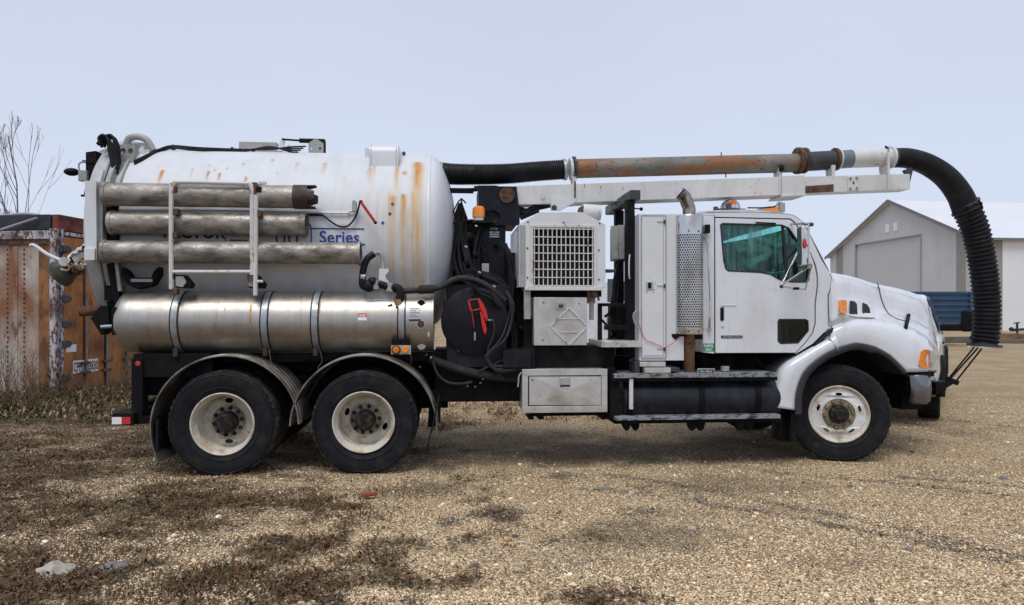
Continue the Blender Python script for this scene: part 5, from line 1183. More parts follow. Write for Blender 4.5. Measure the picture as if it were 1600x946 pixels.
# roof lamps
lb = PT(1141, 329, .9)
MB().lathe([(0, .115), (.05, .11), (.095, .075), (.115, .03), (.115, 0), (0, 0)], (lb.x, .9, lb.z + .01), 'Z', 28).build('beacon_dome', clear, cabn)
MB().pbox(1139, 313, 1151, 321, .79, .81).build('beacon_flash', amberd, cabn, .01)
MB().pbox(1117, 323, 1122, 330, .7, .75).pbox(1136, 318, 1143, 330, .74, .78).pbox(1122, 326, 1165, 329, .75, 1.0).build('beacon_mount', dkgrey, cabn)
MB().plate(pp([(1178, 331), (1190, 325), (1204, 322), (1218, 324), (1222, 332), (1200, 333)], .6), th=.15).build('roof_marker', amber, cabn, .008)
MB().plate(pp([(1177, 332), (1186, 326), (1196, 329), (1204, 333)], .585), th=.02).build('marker_stripe', pmat('pale_blue_lens', (.25, .33, .48), .3), cabn)
MB().tube(catmull([PT(1168, 325, .6), PT(1190, 325, .6), PT(1210, 323, .6), PT(1215, 319, .6), PT(1222, 317, .6)], 4), .008, 6).build('lamp_wire', black, cabn)
MB().pbox(1219, 317, 1227, 331, .58, .64).build('lamp_bracket', strapm, cabn, .004); MB().tube(catmull([PT(1214, 321, .6), PT(1216, 317, .6), PT(1222, 317, .6)], 4), .012, 8).build('horn', chrome, cabn)
MB().tube([PT(1139.5, 306, .8), PT(1139.5, 318, .8)], .004, 5).build('beacon_rod', dkgrey, cabn)

# west-coast mirror
mm = sub('side_mirror', T, PT(1258, 390, -.15))
def MT(name, m_, pts, r): return MB().tube([PT(*p) for p in pts], r, 8).build(name, m_, mm)
MT('mirror_arm', chrome, [(1236, 350, YS), (1255, 350, -.1), (1268, 351.5, -.25)], .011)
MB().plate(pp([(1252.5, 353), (1260, 352), (1261, 415), (1253, 416)], -.28), th=.10).build('mirror_head', chrome, mm, .012)
MB().ell(tuple(PT(1257.5, 381, -.285)), .022, .008, .05).build('mirror_red_reflection', redst, mm)  # brownish red reflection on the mirror, put in as a coloured blob
MT('mirror_post', chrome, [(1263.5, 348, -.22), (1264, 413, -.22)], .012)
MT('mirror_brace', chrome, [(1249, 388, YS), (1220, 448, -.12)], .010)
MT('mirror_brace', chrome, [(1220, 448, -.12), (1258, 453, -.14), (1268.5, 414, -.22)], .010)
MT('mirror_brace', chrome, [(1221, 446, -.12), (1264, 417, -.22)], .010)
MT('mirror_brace', chrome, [(1250, 412, -.15), (1269, 414, -.25)], .010)
MB().ell(tuple(PT(1243, 421, -.05)), .022, .05, .09, 12, 8).build('convex_mirror', black, mm)
MB().pbox(1242, 449, 1249, 453, -.16, -.11).build('mirror_clamp', black, mm)
MB().ell(tuple(PT(1254, 413, -.24)), .03, .03, .03).ell(tuple(PT(1268, 351, -.24)), .022, .022, .022).ell(tuple(PT(1221, 448, -.12)), .02, .02, .02).build('mirror_joint', dkgrey, mm)
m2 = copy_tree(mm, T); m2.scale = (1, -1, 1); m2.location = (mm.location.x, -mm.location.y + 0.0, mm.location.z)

# ------------------------------------------------ hood and fenders
def itp(tab, x): return float(np.interp(x, [t[0] for t in tab], [t[1] for t in tab]))
topT = [(1297, 428), (1330, 431.5), (1350, 436), (1371, 443), (1400, 451), (1420, 457), (1436, 462), (1444, 467), (1450, 478), (1456, 500), (1460, 520), (1463, 545)]
yhT = [(1297, .13), (1315, .16), (1330, .22), (1371, .34), (1420, .46), (1450, .56), (1463, .62)]
shT = [(1297, 510), (1315, 503), (1340, 500), (1370, 503), (1400, 510), (1430, 522), (1450, 536), (1463, 549)]
faT = [(1297, .095), (1320, .07), (1350, .05), (1400, .05), (1430, .07), (1450, .12), (1458, .18), (1463, .26)]
acx, acz = PT(1328, 620, .05).x, PT(1328, 620, .05).z
arch = [(1244, 648), (1245, 616), (1257, 583), (1284, 558), (1309, 546), (1338, 538), (1367, 544), (1392, 558), (1417, 583)]
def archy(px):
    if px < 1244: return 640
    if px > 1417: return 582
    return itp([(1244, 640), (1245, 616), (1257, 583), (1284, 558), (1309, 546), (1338, 538), (1367, 544), (1392, 558), (1417, 582.5)], px)
def section(px):
    yh = itp(yhT, px); ya = itp(faT, px)
    zt = PT(px, itp(topT, px), .6).z; x = XX(px, .3)
    zs = PT(px, itp(shT, px), .12).z; zb = PT(px, archy(px), .04).z
    zs = max(zs, zb + .03)
    hs = zt - zs
    pts = [(YC, zt + .035), (YC - .35, zt + .028), (yh + .22, zt + .0), (yh + .09, zt - .035), (yh + .02, zt - .10), (yh - .01, zt - hs * .45), (yh - .05 if yh - .05 > ya + .03 else ya + .03, zs + .14 * min(1, hs / .4)),
           (min(yh - .10, ya + .14) if yh - .10 > ya + .02 else ya + .02, zs + .05), (ya + .05, zs - .01), (ya + .008, zs - (zs - zb) * .22), (ya - .008, zs - (zs - zb) * .55), (ya, zb)]
    P = catmull([Vector((0, a, b)) for a, b in pts], 4)
    bl_ = min(1, max(.12, (px - 1297) / 110))
    for p in P:
        yy_ = min(max(p.y, .03), .78); ye_ = yy_ if yy_ < .3 else .3 + (yy_ - .3) * bl_
        p.x = XX(px, ye_) - x
    return x, P
rows = []; rows2 = []
stn = sorted(set(list(np.linspace(1298, 1463, 56)) + [1444.5, 1447, 1450, 1453, 1456, 1417, 1392]))
for px in stn:
    x, P = section(px); rows.append([Vector((x + p.x, p.y, p.z)) for p in P])
# rounded nose
last = rows[-1]
rows.append([Vector((p.x + .03, YC + (p.y - YC) * .97, p.z - .02)) for p in last]); rows.append([Vector((p.x + .02, YC + (p.y - YC) * .9, p.z - .05)) for p in last]); rows.append([Vector((p.x - .05, YC + (p.y - YC) * .88, p.z - .05)) for p in last])
full = [r + [Vector((p.x, 2 * YC - p.y, p.z)) for p in reversed(r[:-1])] for r in [list(reversed(r_)) for r_ in rows]]
hood = MB().grid(full).build('hood', cabwhite, T, smooth=80)
sol = hood.modifiers.new('thickness', 'SOLIDIFY'); sol.thickness = .012; sol.offset = -1
def surf_y(px, z):
    _, P = section(px)
    best = None
    for a, b in zip(P[12:-1], P[13:]):
        if min(a.z, b.z) - 1e-6 <= z <= max(a.z, b.z) + 1e-6:
            f = (z - a.z) / (b.z - a.z) if abs(b.z - a.z) > 1e-9 else 0; y = a.y + (b.y - a.y) * f
            best = y if best is None else min(best, y)
    return best if best is not None else .3
def HP(px, py, off=0.0):
    y = .3
    for _ in range(4):
        y = surf_y(px, PT(px, py, y).z)
    p = PT(px, py, y - off); return p
# rear fender flare behind the wheel
ob = [(1205, 636), (1206, 612), (1209, 594), (1216, 577), (1225, 567), (1236, 560), (1252, 551), (1273, 539), (1299, 524), (1304, 516)]
ib = [(1242, 641), (1243, 628), (1245.5, 613), (1250, 598), (1257, 583), (1265, 573), (1274, 565), (1284, 557.5), (1297, 550), (1311, 545)]
oc, ic = catmull([Vector((a, b, 0)) for a, b in ob], 4), catmull([Vector((a, b, 0)) for a, b in ib], 4)
rows = []
for a, b in zip(oc, ic):
    row = []
    for t, yy in ((0, .26), (.03, .19), (.1, .12), (.22, .07), (.4, .045), (.6, .038), (.8, .045), (1, .055)):
        row.append(PT(a.x + (b.x - a.x) * t, a.y + (b.y - a.y) * t, yy))
    rows.append([Vector((row[0].x, .6, row[0].z))] + row)
for sgn in (0, 1):
    R_ = rows if not sgn else [[Vector((p.x, 2 * YC - p.y, p.z)) for p in r] for r in rows]
    o = MB().grid(R_).build('fender_flare', cabwhite, T, smooth=80); sol = o.modifiers.new('thickness', 'SOLIDIFY'); sol.thickness = .012; sol.offset = -1 if not sgn else 1
MB().box(XX(1288, .13), XX(1298, .13), .125, 2.375, PT(1297, 545, .13).z, PT(1297, 431, .13).z).build('firewall', cabwhite, T)
# black arch lip
lo = catmull([Vector((a, b, 0)) for a, b in arch], 5)
for sgn in (0, 1):
    rows = []
    for v in lo:
        c_ = Vector((1328, 640, 0)); d = (c_ - v).normalized(); w_ = 9 if v.x < 1370 else 6
        r = [PT(v.x - d.x * 1.5, v.y - d.y * 1.5, .035), PT(v.x, v.y, .028), PT(v.x + d.x * w_ * .6, v.y + d.y * w_ * .6, .030), PT(v.x + d.x * w_, v.y + d.y * w_, .045), PT(v.x + d.x * w_, v.y + d.y * w_, .09)]
        r += [Vector((r[-1].x, .30, r[-1].z)), Vector((r[-1].x, .62, r[-1].z))]
        rows.append([Vector((p.x, 2 * YC - p.y, p.z)) for p in r] if sgn else r)
    MB().grid(rows).build('arch_lip', pmat('arch_rubber', (.022, .024, .03), .5, var=.2), T, smooth=60)
MB().plate(pp([(1244, 640), (1244, 690), (1236, 690), (1236, 640)], .08), th=.45).build('mud_flap', black, T)
PB(T, 'mud_flap', black, 1222, 640, 1244, 690, .20, .45)
MB().box(XX(1250, .62), XX(1420, .62), .62, .66, .75, PT(1330, 540, .6).z).build('inner_arch', black, T)
MB().box(XX(1250, .62), XX(1420, .62), 1.84, 1.88, .75, PT(1330, 540, .6).z).build('inner_arch', black, T)
MB().box(XX(1265, .62), XX(1440, .62), .9, 1.6, .6, 1.3).build('engine_block', black, T, .03)
# black wedge and chrome strap at the flare seam
MB().plate(pp([(1272, 541), (1280, 531), (1299, 514), (1303, 513), (1300, 520), (1290, 528), (1278, 538)], .09), th=.06).build('flare_gap', seal, T)
MB().bar(PT(1294, 526, .05), PT(1310, 548, .03), .025, .01).build('fender_strap', strapm, T, .002)
# cowl seam, hood seam
MB().tube([PT(1297, 430, .15), PT(1297, 455, .10), PT(1294, 460, .10), PT(1295.5, 508, .09), PT(1302, 514, .08)], .005, 6).build('cowl_seam', dkgrey, T)
sm = catmull([Vector((a, b, 0)) for a, b in [(1371, 443), (1374, 452), (1376, 463), (1381, 478), (1388, 490), (1396, 496), (1406, 500), (1416, 502)]], 4)
MB().tube([HP(v.x, v.y, .001) for v in sm], .0055, 6).build('hood_seam', seal, T)
p_, q_ = HP(1420, 492, .02), HP(1415, 513, .02)
hl = MB().bar(p_, q_, .035, .03).build('hood_latch', black, T, .006)
# hood vents
bz = [(1312, 468), (1345, 470), (1358, 475), (1366, 485), (1368, 497), (1340, 496), (1311, 491)]
def hplate(name, m_, pts, off, th, bev=0):
    P = [HP(a, b, off) for a, b in pts]; return MB().plate(P, th=th).build(name, m_, T, bev)
hplate('vent_bezel', cabwhite, bz, .026, .035, .005)
hplate('side_turn_lamp', amber, [(1314, 468.5), (1322, 469), (1323.5, 472), (1323.5, 488), (1321, 490), (1314, 489), (1312.5, 487), (1312.5, 471)], .040, .03, .004)
hplate('vent_opening', seal, [(1328, 470), (1335, 471), (1339, 475), (1340, 491), (1328, 490)], .030, .006)
hplate('vent_opening', seal, [(1348, 473), (1355, 476), (1359, 482), (1361, 493), (1348, 492)], .030, .006)
# corner lamps
for nm, m_, pts, e in (('corner_lamp', amber, [(1440, 549), (1444, 546.5), (1452, 546.5), (1455, 551), (1455, 572), (1450, 575), (1438, 574), (1436, 570)], .022), ('headlamp', clear, [(1455, 547), (1460, 549), (1463, 556), (1462, 570), (1457, 574), (1455.5, 572)], .075)):
    P = []
    for a, b in pts:
        y = itp(faT, a); P.append(PT(a, b, y - e))
    MB().plate(P, th=.06).build(nm, m_, T, .006)
# grille surround along the nose, visible edge-on
MB().tube([PT(1452, 480, .7), PT(1456, 500, .68), PT(1460, 520, .66), PT(1464, 543, .66)], .012, 8).build('grille_trim', chrome, T)
MB().box(XX(1458, .7), XX(1461, .7), .7, 1.8, PT(1455, 575, .7).z, PT(1455, 510, .7).z).build('front_grille', voidm, T)
# bumper
rows = []
for (dx, y, zz) in ((-.25, .10, 0), (-.12, .06, 0), (0, .12, 0), (.06, .28, 0), (.09, .6, 0), (.10, YC, 0), (.09, 1.9, 0), (.06, 2.22, 0), (0, 2.38, 0), (-.12, 2.44, 0), (-.25, 2.40, 0)):
    x = XX(1456, .1) + dx; zt, zb = PT(1445, 585, .1).z, PT(1445, 632, .1).z
    ins = .03 if dx < -.1 else 0
    rows.append([Vector((x - ins * 2, y + .03, zt)), Vector((x + .0, y, zt - .02)), Vector((x + .015, y, (zt + zb) / 2)), Vector((x, y, zb + .03)), Vector((x - .02 + (.07 if dx < -.1 else 0), y + .03, zb))])
MB().grid(rows).build('front_bumper', bumperm, T, smooth=50).modifiers.new('thickness', 'SOLIDIFY').thickness = .01
PB(T, 'bumper_mount', black, 1418, 586, 1450, 612, .16, .5, .01); MB().box(XX(1418, .2), XX(1450, .2), .3, 2.2, PT(1430, 640, .3).z, PT(1430, 588, .3).z).build('front_crossbeam', black, T)
PB(T, 'valance', black, 1416, 581, 1460, 589, .12, .6)

# ================================================================== SURROUNDINGS
def obox(mb, o, u, v, a0, a1, b0, b1, z0, z1):          # box along two ground directions
    vs = [o + u * a + v * b + Vector((0, 0, z)) for a in (a0, a1) for b in (b0, b1) for z in (z0, z1)]
    mb.add(vs, [(0, 1, 3, 2), (4, 6, 7, 5), (0, 4, 5, 1), (2, 3, 7, 6), (0, 2, 6, 4), (1, 5, 7, 3)]); return mb
# ---------------- barn
sidingm = pmat('pale_grey_siding', (0.50, 0.515, 0.53), 0.55, var=.05, vs=.3, dirts=[((.36, .35, .33), .35, .5, .5, .75, (1, 1, .3))])
sidingw = pmat('white_siding', (0.72, 0.74, 0.76), 0.5, var=.04, vs=.3)
taupe = pmat('taupe_siding', (0.27, 0.255, 0.24), 0.55, var=.05, vs=.4)
roofm = pmat('white_metal_roof', (0.66, 0.68, 0.72), 0.6, var=.03, vs=.3)
trimd = pmat('dark_trim', (0.16, 0.155, 0.15), 0.5, var=.1)
br = CW(37.8, 58.1); bl = CW(35.3, 78.8)
u = (bl - br).normalized(); WB = (bl - br).length; v = Vector((-u.y, u.x, 0)); v = v if v.dot(CW(1, 0) - CW(0, 0)) > 0 else -v   # u along the gable (away), v along the side wall (right)
ZE, ZR = 7.75, 12.3; LB = 40.0
barn = thing('barn', 'large pale grey metal barn with white roof, taupe wall stripes and a big sliding door', 'barn', br)
def gz(a): return ZE + (ZR - ZE) * (1 - abs(a / WB * 2 - 1))
def siding(mb, o, d, nrm, a0, a1, ztopf, rib=.32, z0=0.0):
    n = max(1, int(round((a1 - a0) / rib))); pts = []
    for i in range(n):
        s_ = a0 + (a1 - a0) * i / n; w = (a1 - a0) / n
        pts += [(s_, 0), (s_ + w * .68, 0), (s_ + w * .76, .014), (s_ + w * .92, .014)]
    pts.append((a1, 0))
    mb.grid([[o + d * a + nrm * h + Vector((0, 0, z0)) for a, h in pts], [o + d * a + nrm * h + Vector((0, 0, ztopf(a))) for a, h in pts]])
for a0, a1, m_ in ((0, .9, sidingm), (.9, 2.0, taupe), (2.0, 6.2, sidingm), (16.2, 18.4, sidingm), (18.4, 19.7, taupe), (19.7, WB, sidingm)):
    mb = MB(); siding(mb, br, u, -v, a0, a1, gz); mb.build('siding_panel', m_, barn, smooth=0, norm=False)
mb = MB(); siding(mb, br, u, -v, 6.2, WB / 2, gz, z0=8.6); siding(mb, br, u, -v, WB / 2, 16.2, gz, z0=8.6); mb.build('siding_panel', sidingm, barn, smooth=0, norm=False)
# sliding door, split by a rail, in a dark frame
mb = MB(); siding(mb, br + v * .12, u, -v, 6.3, 16.1, lambda a: 8.55, .4); mb.build('sliding_door', pmat('door_siding', (0.48, .495, .51), .55, var=.04, vs=.3), barn, smooth=0, norm=False)
for a0, a1, z0, z1 in ((6.2, 6.3, 0, 8.65), (16.1, 16.2, 0, 8.65), (6.3, 16.1, 8.55, 8.65), (6.3, 16.1, 3.2, 3.28)):
    obox(MB(), br, u, v, a0, a1, -.08, .14, z0, z1).build('door_frame', pmat('grey_door_trim', (.30, .30, .31), .5, var=.1), barn)
for a0 in (10.7, 9.5): obox(MB(), br, u, v, a0, a0 + .55, -.06, .0, 9.3, 10.1).build('gable_vent', sidingw, barn)
x_ = 0; first = True
for w_, m_ in ((1.0, sidingw), (.25, sidingw), (1.3, taupe), (4.5, sidingw), (1.3, taupe), (5, sidingw), (1.3, taupe), (5, sidingw), (1.3, taupe), (5, sidingw), (1.3, taupe), (12.75, sidingw)):
    mb = MB(); siding(mb, br, v, -u, x_, x_ + w_, lambda a: ZE, .3); mb.build('siding_panel', m_, barn, smooth=0, norm=False); x_ += w_
obox(MB(), br, v, u, 0, LB, WB - .1, WB, 0, ZE).build('far_wall', sidingm, barn); obox(MB(), br, u, v, 0, WB, LB - .1, LB, 0, ZE).build('end_wall', sidingm, barn)
for sgn in (0, 1):
    rows = []
    for i in range(int(LB / .9) + 2):
        b = -.35 + (LB + .6) * i / (int(LB / .9) + 1)
        for db, h in ((0, .0),):
            e = br + (u * -.45 if not sgn else u * (WB + .45)) + v * (b + db); r = br + u * WB / 2 + v * (b + db)
            rows.append([e + Vector((0, 0, ZE - .14 + h)), r + Vector((0, 0, ZR + .05 + h))])
    o = MB().grid(rows).build('roof', roofm, barn, smooth=0)
    sol = o.modifiers.new('thickness', 'SOLIDIFY'); sol.thickness = .06
e0, e1, r_ = br - u * .45 + Vector((0, 0, ZE - .22)), bl + u * .45 + Vector((0, 0, ZE - .22)), br + u * WB / 2 + Vector((0, 0, ZR - .0))
for e in (e0, e1): MB().bar(e - v * .4, r_ - v * .4, .06, .26).build('rake_trim', trimd, barn)
MB().bar(e0 - v * .35, e0 + v * LB, .10, .2).build('eave_trim', trimd, barn)
MB().bar(br - Vector((0, 0, -.0)) - v * .05 - u * .05, br + Vector((0, 0, ZE - .2)) - v * .05 - u * .05, .14).build('corner_trim', sidingw, barn)

# ---------------- blue dump trailer in front of the barn
td = 33.0
tr = thing('dump_trailer', 'blue ribbed dump trailer standing between the parked pickup and the barn', 'trailer', CW((1450 - 800) / F * td, td))
bluep = pmat('trailer_blue_paint', (0.018, 0.060, 0.13), .5, var=.15, vs=1, dirts=[((.05, .08, .12), .5, 2, .5, .7, (1, 1, 1))])
U, V = (CW(1, 0) - CW(0, 0)), (CW(0, 1) - CW(0, 0))
o = CW(0, td); X0_, X1_ = (1375 - 800) / F * td, (1518 - 800) / F * td
zt_, zb_ = HC + (488 - 456) / F * td, HC - (506 - 488) / F * td
obox(MB(), o, U, V, X0_, X1_, 0, 2.3, zb_, zt_).build('box_side', bluep, tr)
for zz in np.linspace(zb_ + .1, zt_ - .05, 6): obox(MB(), o, U, V, X0_, X1_ + .03, -.07, 0, zz - .06, zz + .03).build('side_rib', bluep, tr)
for a in (X0_, X0_ + 2.0, X1_ - .12): obox(MB(), o, U, V, a, a + .12, -.10, -.07, zb_, zt_).build('side_post', bluep, tr)
obox(MB(), o, U, V, X0_ - .5, X1_ + .4, .3, .5, zb_ - .35, zb_ - .02).build('trailer_frame', black, tr)
for a in (X1_ - 1.9, X1_ - 2.9):
    MB().cyl(o + U * a + V * .1 + Vector((0, 0, .42)), o + U * a + V * .4 + Vector((0, 0, .42)), .42, 24).build('wheel', rubber, tr)
MB().bar(o + U * (X1_ + .1) + Vector((0, 0, .35)), o + U * (X1_ + .3) + Vector((0, 0, zb_)), .2).build('landing_gear', black, tr)
for k in range(5): MB().ell(tuple(o + U * (X1_ + .25 + .08 * k) + V * .3 + Vector((0, 0, .35 + .2 * (k % 3)))), .16, .14, .12).build('hitch_fitting', greyp if k % 2 else dkgrey, tr)

# ---------------- pickup standing nose-on behind the truck's nose
PA = R(32.0); pu, pr_ = (math.sin(PA), math.cos(PA)), (math.cos(PA), -math.sin(PA))
pnx, pny = 6.32 - .95 * pu[0] - 1.0 * pr_[0], 10.45 - .95 * pu[1] - 1.0 * pr_[1]
def PK(w, d, z=0.0): return CW(pnx + pr_[0] * w + pu[0] * d, pny + pr_[1] * w + pu[1] * d, z)
PU, PV = (PK(1, 0) - PK(0, 0)), (PK(0, 1) - PK(0, 0))
pk = thing('pickup_truck', 'white pickup truck with black towing mirror parked nose-on behind the hood of the vacuum truck', 'pickup', PK(0, 1))
pickw = pmat('pickup_white', (0.72, 0.75, 0.79), 0.2, var=.03, coat=.6)
psec = [  # (distance along, [half width, height] from sill up to centre of the top)
 (0.0, [(.90, .55), (.94, .75), (.93, .98), (.80, 1.08), (0, 1.12)]),
 (0.25, [(.95, .45), (.99, .75), (.97, 1.05), (.82, 1.14), (0, 1.20)]),
 (1.1, [(.97, .40), (1.00, .75), (.98, 1.12), (.84, 1.20), (0, 1.26)]),
 (1.45, [(.97, .40), (1.00, .75), (.98, 1.14), (.86, 1.24), (0, 1.30)]),
 (2.1, [(.97, .40), (1.00, .75), (.985, 1.16), (.76, 1.80), (0, 1.88)]),
 (2.6, [(.97, .40), (1.00, .75), (.985, 1.18), (.74, 1.86), (0, 1.94)]),
 (3.6, [(.97, .40), (1.00, .75), (.985, 1.18), (.74, 1.86), (0, 1.94)]),
 (4.0, [(.97, .40), (1.00, .75), (.985, 1.18), (.80, 1.30), (0, 1.30)]),
 (5.6, [(.97, .50), (1.00, .75), (.985, 1.18), (.94, 1.24), (.0, 1.24)])]
rows = []
for d, pr in psec:
    P = [Vector((w, 0, z)) for w, z in pr]
    R_ = [PK(p.x, d, p.z) for p in P] + [PK(-p.x, d, p.z) for p in reversed(P[:-1])]
    rows.append(R_)
ob_ = MB().grid(rows); ob_.f += [tuple(range(8, -1, -1)), tuple(8 * 9 + k for k in range(9))]
ob_.build('body', pickw, pk, bev=.03, smooth=50)
for sg in (1, -1):
    P = [PK(sg * w, d, z) for d, w, z in ((1.75, .975, 1.22), (2.15, .80, 1.74), (2.6, .765, 1.83), (3.55, .765, 1.83), (3.7, .97, 1.25))]
    n_ = (PU * sg * .96 + Vector((0, 0, .3))) * .012; P = [p + n_ for p in P]
    m = MB(); m.add(P, [(0, 1, 2, 3, 4)]); m.build('side_window', pmat('pickup_glass', (.01, .012, .015), .06, coat=1), pk, smooth=0)
    for d in (.95, 4.55):
        c0 = PK(sg * .98, d, .39); c1 = PK(sg * .70, d, .39)
        MB().cyl(c0, c1, .39, 32).build('wheel', rubber, pk, .03); MB().cyl(c0 + PU * sg * .004, c1, .22, 20).build('rim', dkgrey, pk)
        arc = [PK(sg * 1.0, d + .47 * math.cos(a), .42 + .47 * math.sin(a)) for a in np.linspace(-.1, PI + .1, 14)]
        MB().tube(arc, .055, 8).build('fender_flare', black, pk)
    MB().bar(PK(sg * .97, 1.75, 1.32), PK(sg * 1.30, 1.70, 1.34), .06, .09).build('mirror_arm', black, pk, .01)
    obox(MB(), PK(0, 1.62), PU, PV, (1.24 if sg > 0 else -1.42), (1.42 if sg > 0 else -1.24), 0, .14, 1.27, 1.60).build('towing_mirror', black, pk, .03)
    MB().bar(PK(sg * 1.005, 2.5, 1.06), PK(sg * 1.005, 2.66, 1.06), .03, .03).build('door_handle', black, pk, .006)
obox(MB(), PK(0, 0), PU, PV, -.95, .95, -.12, .05, .42, .68).build('bumper', bumperm, pk, .03)
obox(MB(), PK(0, 0), PU, PV, -.55, .55, -.02, .05, .72, 1.02).build('grille', black, pk, .02)
for sg in (.78, -.78): obox(MB(), PK(0, 0), PU, PV, sg - .14, sg + .14, -.02, .05, .78, 1.0).build('headlight', clear, pk, .02)

# ---------------- white van seen through the gap between housing and cabinet
vd = 20.0
vn = thing('van', 'white van seen through the gap between the grille housing and the cab', 'van', CW((930 - 800) / F * vd, vd))
o = CW(0, vd); s_ = vd / F
vx0, vx1 = (800 - 800) * s_, (1035 - 800) * s_
pr = [(vx0, .5), (vx0, 1.35), (vx0 + .9, 1.6), (vx0 + 1.5, 2.45), (vx1, 2.5), (vx1, .5)]
a_ = [o + U * p[0] + Vector((0, 0, p[1])) for p in pr]; b_ = [p + V * 1.9 for p in a_]
m = MB(); m.add(a_ + b_, [tuple(range(6)), tuple(range(11, 5, -1))] + [(i, (i + 1) % 6, 6 + (i + 1) % 6, 6 + i) for i in range(6)]); m.build('body', cabwhite, vn, .05)
for l, r, t, b in ((880, 930, 443, 474), (949, 966, 436, 472), (972, 1015, 440, 470)):
    obox(MB(), o, U, V, (l - 800) * s_, (r - 800) * s_, -.012, .01, HC + (488 - b) * s_, HC + (488 - t) * s_).build('window', pmat('van_glass', (.02, .024, .028), .1, coat=1), vn, .01)
for px in (840, 985): MB().cyl(o + U * (px - 800) * s_ + Vector((0, 0, .36)) - V * .01, o + U * (px - 800) * s_ + Vector((0, 0, .36)) + V * .25, .36, 24).build('wheel', rubber, vn)
obox(MB(), o, U, V, (948 - 800) * s_, (980 - 800) * s_, -.02, .0, HC - 20 * s_, HC - 2 * s_).build('side_band', slate, vn)

# ---------------- timbers and hitch at the right edge
def onground(px, py, dz=0): p = GP(px, py); p.z = dz; return p
wood = pmat('weathered_timber', (0.20, 0.115, 0.06), .85, var=.3, vs=2, dirts=[((.06, .05, .04), .7, 5, .5, .65, (1, 1, 1))], bump=.3)
wood2 = pmat('grey_timber', (0.13, 0.11, 0.09), .9, var=.3, vs=2, bump=.3)
for (a, b, h, m_, lab) in (((1556, 533), (1612, 534), .42, wood, 'orange-brown squared timber lying at the barn wall behind the drop hose'), ((1440, 536), (1530, 535), .3, wood2, 'dark grey timber lying on the gravel under the blue trailer'), ((1536, 536), (1620, 537), .2, wood2, 'thin grey timber lying in front of the orange-brown one')):
    p, q = onground(*a, h / 2), onground(*b, h / 2)
    setp(MB().bar(p, q, h, h).build('timber', m_, None, .02), lab, 'timber', 'timbers lying by the barn')
hg = onground(1588, 531)
ht = thing('trailer_hitch', 'small dark trailer tongue with jack standing on the gravel at the right edge', 'hitch', hg)
dg_ = pmat('dark_green_iron', (.012, .025, .02), .6, var=.3)
MB().bar(hg + Vector((-.3, 0, .55)), hg + Vector((1.2, .3, .6)), .14).build('tongue', dg_, ht, .01)
MB().cyl(hg + Vector((.05, 0, 0)), hg + Vector((.05, 0, .95)), .06, 10).build('jack', dg_, ht); MB().bar(hg + Vector((-.15, 0, .93)), hg + Vector((.2, 0, .98)), .06).build('jack_handle', dg_, ht)
MB().ell(tuple(hg + Vector((-.3, 0, .6))), .14, .12, .12).build('coupler', dg_, ht); MB().bar(hg + Vector((.5, 0, 0)), hg + Vector((.9, .1, .6)), .1).build('leg', dg_, ht)

# ---------------- rusty container at the left
def rustwall(name, base, rustc, lo, hi, sc=1.6, extra=()):
    return pmat(name, base, .75, var=.25, vs=2.5, dirts=[(rustc, .95, sc, lo, hi, (1, 1, .55)), ((.09, .035, .018), .8, 7, .58, .68, (1.5, 1.5, .4)), ((.5, .46, .4), .35, 18, .66, .7, (1, 1, .3))] + list(extra), bump=.15, bs=25)
sidew = rustwall('rust_bleeding_side', (.44, .39, .34), (.22, .085, .035), .38, .60)
doororange = rustwall('orange_door_paint', (.38, .155, .04), (.12, .045, .02), .44, .68, 2.6)
peeling = pmat('peeling_white_post', (.48, .49, .53), .7, var=.1, dirts=[((.14, .045, .02), .95, 18, .48, .55, (1, 1, .5)), ((.09, .035, .02), .95, 1.6, .46, .60, (1, 1, .7))], bump=.3)
topred = pmat('top_rail_red', (.16, .035, .02), .8, var=.4, vs=4, dirts=[((.02, .015, .015), .8, 5, .5, .65, (1, 1, 1))], bump=.2)
topdark = pmat('top_rail_dark', (.022, .026, .036), .6, var=.3)
CC = CW(-7.90, 12.35)                      # bottom of the near corner
ud = (CW(-7.62, 14.85) - CW(-7.90, 12.35)); wd_ = 2.44; ud.normalize()      # along the doors (away)
vs_ = (CW(-14.0, 12.9) - CW(-7.90, 12.35)).normalized()  # along the long side (left)
ct = thing('shipping_container', 'rusty orange and white shipping container with riveted side and rust-streaked doors left of the truck', 'container', CC)
ZT = 3.0; nd = -vs_
def DB(name, m_, a0, a1, z0, z1, d0=-.02, d1=.03, bev=0): return obox(MB(), CC, ud, nd, a0, a1, d0, d1, z0, z1).build(name, m_, ct, bev)
def SB(name, m_, a0, a1, z0, z1, d0=0, d1=.03, bev=0): return obox(MB(), CC, vs_, -ud, a0, a1, d0, d1, z0, z1).build(name, m_, ct, bev)
obox(MB(), CC, vs_, ud, .06, 8.0, .06, wd_ - .02, .1, ZT - .05).build('container_body', rustm, ct)
SB('side_sheet', sidew, .0, 8.0, .05, ZT - .12, -.05, .0)
SB('top_rail', peeling, .12, 8.0, ZT - .16, ZT - .02, .0, .05, .005); SB('roof_rail', topdark, .12, 8.0, ZT, ZT + .27, -.1, .02, .01)
SB('upper_lip', rustm, .12, 8.0, ZT - .25, ZT - .18, .0, .03)
SB('edge_band', rustwall('brown_edge', (.27, .12, .04), (.12, .05, .02), .45, .6, 5), .14, .34, .1, ZT - .26, .0, .012)
SB('corner_post', peeling, -.04, .13, .1, ZT + .02, -.04, .03, .008)
DB('corner_post', peeling, -.03, .10, .1, ZT + .02, -.03, .04, .008)
DB('door_header', topred, .0, wd_, ZT + .0, ZT + .27, -.1, .03, .01); DB('header_lip', peeling, .10, wd_, ZT - .08, ZT - .02, .0, .04)
